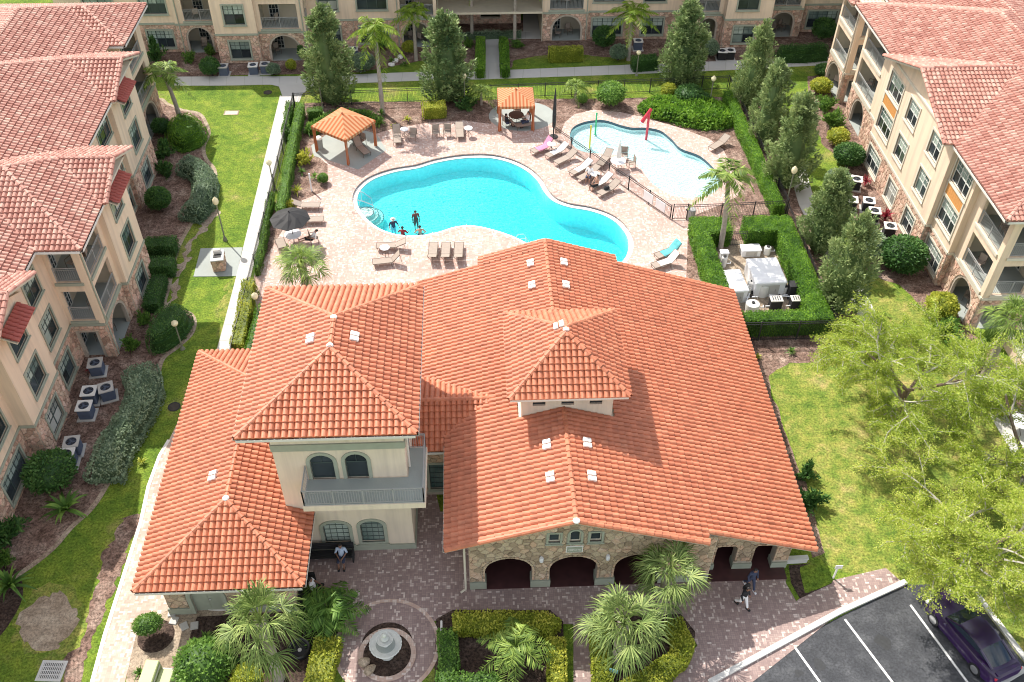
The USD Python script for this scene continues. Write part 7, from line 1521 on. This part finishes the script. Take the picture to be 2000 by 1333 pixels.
for i, (dx, dy, lb) in enumerate(((-1.0, -0.45, 'yellowish rock on the left edge of the fountain basin'), (-0.75, -0.85, 'flat pale rock at the lower left of the fountain'))):
    m = trimesh.creation.icosphere(2, 0.27); v = m.vertices * (1 + 0.4 * (meshkit.noise(m.vertices * 4 + i * 7)[:, None] - 0.5)) * [1.1, 0.8, 0.55]; q = thing('rock', lb, 'rock', (c[0] + dx, c[1] + dy, 0.24), i * 40); put('stone', MB().add(v, m.faces), 'sandy_soil', q)
# benches, tub, sign, patio
def bench(label, x, y, rz, L):
    k = thing('bench', label, 'bench', (x, y, 0.016), rz)
    for i in range(5): put('slat', MB().cb((0, -0.2 + i * 0.1, 0.44), (L, 0.085, 0.03)), 'black_matte', k)
    for i in range(4): put('back_slat', MB().cb((0, 0.27 + i * 0.012, 0.56 + i * 0.12), (L, 0.03, 0.1)), 'black_matte', k)
    for s in (-1, 1): put('side_frame', MB().cb((s * (L / 2 - 0.04), 0.0, 0.33), (0.06, 0.5, 0.66)), 'black_matte', k)
bench('black bench against the tower wall under the arched window', -7.55, 27.32, 0, 2.3); bench('black bench on the right side of the left wing', -8.45, 25.4, 90, 1.6)
k = thing('planter', 'tall black planter at the wing corner above the lady palm', 'planter', (-8.35, 23.95, 0.016)); put('pot', MB().lathe([(0, 0), (0.24, 0), (0.33, 0.7), (0.36, 0.74), (0.3, 0.74), (0.28, 0.6), (0, 0.58)], 14), 'black_matte', k, smooth=40); put('soil', MB().prism(Point(0, 0).buffer(0.285), 0.6, 0.64), 'dark_mulch', k)
k = thing('round_tub', 'black round tub with a long arm between fan palm and fountain', 'tub', (*G(586, 1272)[:2], 0.012)); put('rim', MB().lathe([(0.42, 0.0), (0.52, 0.08), (0.54, 0.26), (0.48, 0.32), (0.40, 0.30), (0.37, 0.18), (0.36, 0.06)], 28), 'black_rubber', k, smooth=40); put('well', MB().prism(Point(0, 0).buffer(0.365), 0.02, 0.07), 'black_matte', k); put('arm', MB().tube([(0.1, 0.45, 0.28), (0.35, 1.1, 0.35), (0.5, 1.55, 0.3)], 0.05, 6), 'black_rubber', k); put('hub', MB().lathe([(0.1, 0.07), (0.09, 0.12), (0, 0.13)], 12), 'ac_grey', k)
k = thing('small_sign', 'small pale blue sign at the lower edge of the two palm bed', 'sign', (*G(1196, 1325)[:2], 0.02), -20); put('stake', MB().cb((0, 0, 0.4), (0.04, 0.04, 0.8)), 'steel', k); put('plate', MB().cb((0, -0.03, 0.72), (0.4, 0.02, 0.3)), 'blue_sign', k)
k = thing('sign_post', 'short pale post beside the court kerb at the right lawn', 'post', (*G(1627, 1130)[:2], 0)); put('post', MB().cb((0, 0, 0.55), (0.07, 0.07, 1.1)), 'ac_white', k); put('plate', MB().cb((0.05, 0, 1.0), (0.36, 0.03, 0.26)), 'ac_white', k)
k = thing('low_wall', 'short pale ledge beside the rightmost porch pillar', 'wall', (*G(1552, 1098)[:2], 0), 2); put('wall', MB().cb((0, 0, 0.16), (1.2, 0.2, 0.32), 0, ch=0.02), 'kerb_concrete', k); put('cap', MB().cb((0, 0, 0.35), (1.26, 0.28, 0.06), 0, ch=0.02), 'kerb_concrete', k)
put('concrete_pad', MB().prism(poly([(1935, 815), (1968, 770), (2060, 900), (2060, 990), (1985, 900)]), -0.01, 0.03), 'concrete', kind='structure')
put('concrete_pad', MB().prism(poly([(1990, 640), (2060, 640), (2090, 800), (2010, 760)]), -0.01, 0.034), 'concrete', kind='structure')
k = thing('patio_wall', 'long low tan wall right of the tall fan palm', 'wall', (0, 0, 0)); a, b = G(1958, 668), G(2030, 790); put('wall', MB().prism(LineString([a[:2], b[:2]]).buffer(0.14, cap_style=2), 0, 0.85), 'stucco', k); put('coping', MB().prism(LineString([a[:2], b[:2]]).buffer(0.2, cap_style=2), 0.85, 0.93), 'pale_trim', k)
plant('round_table', 'round_table', 'white table on the right picture edge patio', 'table', (*G(1985, 840)[:2], 0.03)); plant('chair', 'patio_chair', 'chair on the right picture edge patio', 'chair', (*G(1995, 815)[:2], 0.03), 40, 1.0)
# ------------------------------------------------------------------ parked car
a, b = G(1650, 1210), G(1752, 1345); dd = (b - a)[:2] / np.linalg.norm((b - a)[:2]); cpos = G(1888, 1252)[:2]
CAR = thing('parked_car', 'dark purple coupe parked under the overhanging spring green branches', 'car', (cpos[0], cpos[1], 0.01), math.degrees(math.atan2(dd[1], dd[0])) + 180)
def loft(rows):
    m = MB(); n = len(rows[0]); V = np.vstack(rows); m.add(V, [(i * n + j, (i + 1) * n + j, (i + 1) * n + (j + 1) % n, i * n + (j + 1) % n) for i in range(len(rows) - 1) for j in range(n)])
    m.add(rows[0], [(0, j + 1, j) for j in range(1, n - 1)]); m.add(rows[-1], [(0, j, j + 1) for j in range(1, n - 1)]); return m
def ring(x, w, z0, z1, cr):                                            # section of the body: x forward
    y = [-w * 0.94, -w, -w * 0.985, -w * 0.9, -w * 0.55, 0, w * 0.55, w * 0.9, w * 0.985, w, w * 0.94]; z = [z0, z0 + 0.18, z1 - 0.14, z1 - 0.02, z1 + cr * 0.8, z1 + cr, z1 + cr * 0.8, z1 - 0.02, z1 - 0.14, z0 + 0.18, z0]
    return np.array([(x, q, h) for q, h in zip(y, z)])
put('body', loft([ring(x, w, z0, z1, c) for x, w, z0, z1, c in ((2.32, 0.60, 0.32, 0.60, 0.02), (2.22, 0.80, 0.22, 0.68, 0.02), (1.9, 0.90, 0.2, 0.76, 0.04), (1.2, 0.93, 0.2, 0.86, 0.05), (0.6, 0.93, 0.2, 0.92, 0.03), (-0.5, 0.93, 0.2, 0.95, 0.02), (-1.2, 0.94, 0.2, 0.97, 0.02), (-1.8, 0.91, 0.22, 0.98, 0.03), (-2.15, 0.84, 0.26, 0.97, 0.03), (-2.3, 0.74, 0.36, 0.88, 0.02))]), 'car_paint', CAR, smooth=35)
def cab(x, w, z): return np.array([(x, -w, 0.9), (x, -w, z - 0.06) if z > 0.98 else (x, -w, 0.93), (x, -w * 0.8, z), (x, 0, z + 0.025), (x, w * 0.8, z), (x, w, z - 0.06) if z > 0.98 else (x, w, 0.93), (x, w, 0.9)])
gh = put('glasshouse', loft([cab(1.05, 0.70, 0.93), cab(0.35, 0.66, 1.29), cab(-0.1, 0.64, 1.37), cab(-0.55, 0.63, 1.37), cab(-1.0, 0.62, 1.28), cab(-1.85, 0.62, 0.99)]), 'car_glass', CAR, smooth=25)
put('roof_panel', loft([np.array([(x, -w, z - 0.03), (x, -w * 0.8, z + 0.012), (x, 0, z + 0.036), (x, w * 0.8, z + 0.012), (x, w, z - 0.03), (x, 0, z - 0.05)]) for x, w, z in ((0.38, 0.665, 1.285), (-0.1, 0.645, 1.372), (-0.55, 0.635, 1.372), (-0.98, 0.625, 1.285))]), 'car_paint', CAR, smooth=30)
for s in (-1, 1):
    put('pillar', MB().tube([(1.05, s * 0.70, 0.93), (0.36, s * 0.66, 1.27)], 0.035, 5), 'car_paint', CAR); put('pillar', MB().tube([(-0.98, s * 0.625, 1.27), (-1.85, s * 0.64, 0.98)], 0.06, 5), 'car_paint', CAR)
    for x in (1.38, -1.35):
        w = put('wheel', MB().tube([(x, s * 0.74, 0.33), (x, s * 0.95, 0.33)], 0.33, 20), 'black_rubber', CAR); put('rim', MB().tube([(x, s * 0.90, 0.33), (x, s * 0.956, 0.33)], 0.22, 14), 'steel', w)
    put('headlight', MB().cb((2.12, s * 0.66, 0.66), (0.2, 0.3, 0.1), 0, ch=0.03), 'white_plastic', CAR); put('tail_light', MB().cb((-2.22, s * 0.6, 0.82), (0.14, 0.36, 0.12), 0, ch=0.03), 'spray_red', CAR); put('mirror', MB().cb((0.75, s * 1.0, 0.98), (0.14, 0.16, 0.11), 0, ch=0.03), 'car_paint', CAR)
put('spoiler', MB().cb((-2.12, 0, 1.03), (0.2, 1.3, 0.03), 0, ch=0.01), 'car_paint', CAR)
# ------------------------------------------------------------------ people
def hull(a, ra, b, rb):
    s = lambda p, r: manifold3d.Manifold.sphere(r, 10).translate([float(x) for x in p])
    return manifold3d.Manifold.batch_hull([s(a, ra), s(b, rb)])
def chain(js):
    out = [hull(a[0], a[1], b[0], b[1]) for a, b in zip(js[:-1], js[1:])]
    return manifold3d.Manifold.batch_boolean(out, manifold3d.OpType.Add)
def solid(parts, ref=0.03, it=4):
    m = manifold3d.Manifold.batch_boolean(parts, manifold3d.OpType.Add).refine_to_length(ref).to_mesh(); t = trimesh.Trimesh(m.vert_properties[:, :3], m.tri_verts); trimesh.smoothing.filter_taubin(t, iterations=it); return MB().add(t.vertices, t.faces)
V3 = lambda *p: np.array(p, float)
def person(label, loc, rz, pose, skin='skin', topm=None, legm=None, hair='hair', hat=None, sleeves=True, group=None, arms='down', sc=1.0, shoes='black_matte'):
    """A figure facing -y: pose stand, walk, sit, recline."""
    k = thing('person', label, 'person', loc, rz, sc, group)
    pe = V3(0, 0, 0.95); lean = V3(0, 0, 0); kn, an = {}, {}
    for s in (-1, 1): kn[s], an[s] = V3(s * 0.10, -0.02, 0.50), V3(s * 0.10, 0.02, 0.09)
    if pose == 'walk': kn[1], an[1], kn[-1], an[-1] = V3(0.1, -0.16, 0.52), V3(0.1, -0.28, 0.10), V3(-0.1, 0.04, 0.50), V3(-0.1, 0.30, 0.16); lean = V3(0, -0.05, 0)
    if pose == 'sit': pe = V3(0, 0.05, 0.50); lean = V3(0, 0.06, 0)
    if pose == 'recline': pe = V3(0, -0.05, 0.44); lean = V3(0, 0.30, -0.10)
    for s in (-1, 1):
        if pose == 'sit': kn[s], an[s] = V3(s * 0.13, -0.40, 0.50), V3(s * 0.13, -0.44, 0.09)
        if pose == 'recline': kn[s], an[s] = V3(s * 0.11, -0.48, 0.50), V3(s * 0.11, -0.92, 0.42)
    up = unit(V3(0, 0, 0.5) + lean); ch = pe + up * 0.34; nk = pe + up * 0.53 + V3(0, -0.01, 0); hd = nk + unit(up + V3(0, -0.15, 0)) * 0.155
    body, shirt, leg = [], [], []
    for s in (-1, 1):
        sh = pe + up * 0.47 + V3(s * 0.185, 0, 0)
        if arms == 'down': el, wr = sh + V3(s * 0.07, 0.03, -0.28), sh + V3(s * 0.07, -0.08, -0.52)
        elif arms == 'lap': el, wr = sh + V3(s * 0.09, -0.06, -0.26), V3(s * 0.10, -0.26, pe[2] + 0.14)
        elif arms == 'hips': el, wr = sh + V3(s * 0.22, 0.06, -0.20), sh + V3(s * 0.02, -0.04, -0.40)
        elif arms == 'out': el, wr = sh + V3(s * 0.14, -0.08, -0.22), sh + V3(s * 0.16, -0.28, -0.30)
        else: el, wr = sh + V3(s * 0.1, -0.12, -0.22), sh + V3(s * 0.02, -0.34, -0.2)
        body.append(chain([(sh, 0.055), (el, 0.042), (wr, 0.028)])); hdv = unit(wr - el); sd = unit(np.cross(hdv, V3(0.2, 1, 0.1))); palm = wr + hdv * 0.05
        body.append(hull(wr, 0.026, palm + hdv * 0.03, 0.03))
        for q in range(4): f0 = palm + hdv * 0.04 + sd * (q - 1.5) * 0.019; f1 = f0 + hdv * (0.04, 0.046, 0.043, 0.033)[q]; body.append(chain([(f0, 0.010), (f1, 0.009), (f1 + hdv * 0.02 + V3(0, -0.015, 0), 0.008)]))
        body.append(chain([(palm - sd * 0.025 * s, 0.012), (palm - sd * 0.05 * s + hdv * 0.03, 0.010), (palm - sd * 0.05 * s + hdv * 0.06, 0.009)]))
        if topm: shirt.append(hull(sh, 0.068, sh + (el - sh) * (1.0 if sleeves else 0.5), 0.056)); (sleeves == 'long') and shirt.append(hull(el, 0.056, wr, 0.040))
        hip = pe + V3(s * 0.095, 0, -0.03); toe = an[s] + (V3(0, -0.15, -0.05) if pose != 'recline' else V3(0, -0.04, 0.14))
        body.append(chain([(hip, 0.088), (kn[s], 0.058), (an[s], 0.038), (toe, 0.036)]))
        if legm: leg.append(chain([(hip, 0.105), (kn[s], 0.075)] + ([(an[s] + V3(0, 0, 0.05), 0.055)] if legm[1] == 'long' else [])))
    body += [chain([(pe, 0.125), (pe + up * 0.2, 0.115), (ch, 0.135)]), hull(pe + V3(-0.07, 0, 0), 0.11, pe + V3(0.07, 0, 0), 0.11), hull(pe + up * 0.45 + V3(-0.14, 0, 0), 0.075, pe + up * 0.45 + V3(0.14, 0, 0), 0.075), hull(ch, 0.13, pe + up * 0.46, 0.09), hull(nk - up * 0.05, 0.055, hd - up * 0.06, 0.052)]
    fw = unit(V3(0, -1, 0.0)); body += [hull(hd + up * 0.02, 0.092, hd - up * 0.05 + fw * 0.02, 0.07), hull(hd + fw * 0.085 + up * 0.01, 0.014, hd + fw * 0.10 - up * 0.015, 0.017)]
    for s in (-1, 1): body.append(hull(hd + V3(s * 0.088, 0.005, 0.015), 0.018, hd + V3(s * 0.086, 0.0, -0.02), 0.014))
    put('body', solid(body, 0.028, 3), skin, k, smooth=50)
    for s in (-1, 1): put('eye', MB().sph(hd + fw * 0.083 + V3(s * 0.033, 0, 0.012), 0.012), 'black_matte', k)
    put('mouth', MB().cb(hd + fw * 0.086 - up * 0.05, (0.045, 0.012, 0.009)), 'red_cloth', k)
    if topm: put('top', solid(shirt + [hull(pe + up * 0.02, 0.142, ch, 0.155), hull(pe + up * 0.44 + V3(-0.14, 0, 0), 0.09, pe + up * 0.44 + V3(0.14, 0, 0), 0.09), hull(ch, 0.15, pe + up * 0.45, 0.10)], 0.035, 2), topm, k, smooth=50)
    if legm:
        put('trousers' if legm[1] == 'long' else 'shorts', solid(leg + [hull(pe + V3(-0.06, 0, 0.02), 0.135, pe + V3(0.06, 0, 0.02), 0.135)], 0.035, 2), legm[0], k, smooth=50)
    h = trimesh.creation.icosphere(2, 0.105); v = h.vertices * [0.98, 1.05, 1.0]; keep = (v[:, 1] > -0.045 - 0.0) | (v[:, 2] > 0.045); v[~keep] *= 0.72; v[v[:, 2] < -0.06] *= [0.8, 0.9, 0.8]
    put('hair', MB().add(v + hd + up * 0.025 + V3(0, 0.012, 0), h.faces), hair, k, smooth=60)
    if hat: hp = put('hat', MB().lathe([(0.19, 0.06), (0.12, 0.075), (0.115, 0.14), (0.07, 0.17), (0.0, 0.175)], 14, hd), hat, k, smooth=50)
    if shoes and pose != 'recline':
        for s in (-1, 1): put('shoe', MB().cb(an[s] + V3(0, -0.07, -0.045), (0.10, 0.27, 0.08), 0, ch=0.02), shoes, k)
    return k
FZ = -1.34
W3 = lambda px, py, z: (*G(px, py, z)[:2], FZ)
person('swimmer with pale hat and dark top standing left in the pool', W3(767, 430, 0.25), 20, 'stand', 'skin', 'navy_cloth', ('blue_cloth', 'short'), hat='ac_grey', arms='out', shoes=None)
person('dark shirted swimmer standing alone in the open water', W3(811, 414, 0.3), 15, 'stand', 'dark_skin', 'maroon_cloth', ('maroon_cloth', 'short'), arms='down', shoes=None)
person('swimmer in red top at the near pool rim', W3(786, 449, 0.15), 170, 'stand', 'dark_skin', 'red_cloth', ('red_cloth', 'short'), arms='out', shoes=None)
person('bare backed swimmer with elbows out at the near pool rim', W3(820, 446, 0.2), 185, 'stand', 'skin', None, ('navy_cloth', 'short'), arms='hips', shoes=None)
person('person in pale blue shirt sitting on the black bench', (-7.0, 27.2, 0.0), 0, 'sit', 'dark_skin', 'blue_cloth', ('navy_cloth', 'short'), arms='lap')
person('person in white shirt sitting beside the left wing, half under the eave', (-8.15, 25.45, 0.0), 90, 'sit', 'dark_skin', 'white_cloth', ('black_cloth', 'short'), arms='lap')
person('person in white shirt seated at the table under the far shade', (*G(1029, 247)[:2], 0.022), -70, 'sit', 'skin', 'white_cloth', ('navy_cloth', 'long'), arms='fwd')
person('person in dark clothes seated left under the far shade', (*G(991, 250)[:2], 0.022), 115, 'sit', 'skin', 'black_cloth', ('navy_cloth', 'short'), arms='fwd')
person('person reclining on a chair beside the dark umbrella', (*G(612, 476)[:2], 0.022), -75, 'recline', 'skin', 'white_cloth', ('black_cloth', 'short'), arms='lap', shoes=None)
person('tanned sunbather in dark swimwear sitting on a fence side lounger', (*G(1163, 370)[:2], -0.03), -60, 'sit', 'skin', None, ('black_cloth', 'short'), arms='lap', shoes=None)
person('person in white top sitting by the bags at the diagonal fence', (*G(1150, 352)[:2], -0.03), -20, 'sit', 'skin', 'white_cloth', ('navy_cloth', 'short'), arms='lap', shoes=None)
pw_ = person('person in white trousers and black top walking across the court', (*G(1447, 1184)[:2], 0.016), 35, 'walk', 'dark_skin', 'black_cloth', ('white_cloth', 'long'), sleeves='long')
person('person in dark hooded jacket walking ahead toward the porch', (*G(1462, 1148)[:2], 0.016), 20, 'walk', 'dark_skin', 'navy_cloth', ('navy_cloth', 'long'), sleeves='long', shoes='white_plastic')
q = G(1447, 1184); k = thing('backpack', 'black backpack on the person in white trousers', 'backpack', (q[0] + 0.13, q[1] + 0.24, 1.12), 35); put('pack', MB().cb((0, 0, 0.14), (0.34, 0.2, 0.46), 0, ch=0.07), 'black_matte', k); put('pocket', MB().cb((0, 0.12, 0.06), (0.24, 0.08, 0.22), 0, ch=0.03), 'black_matte', k)
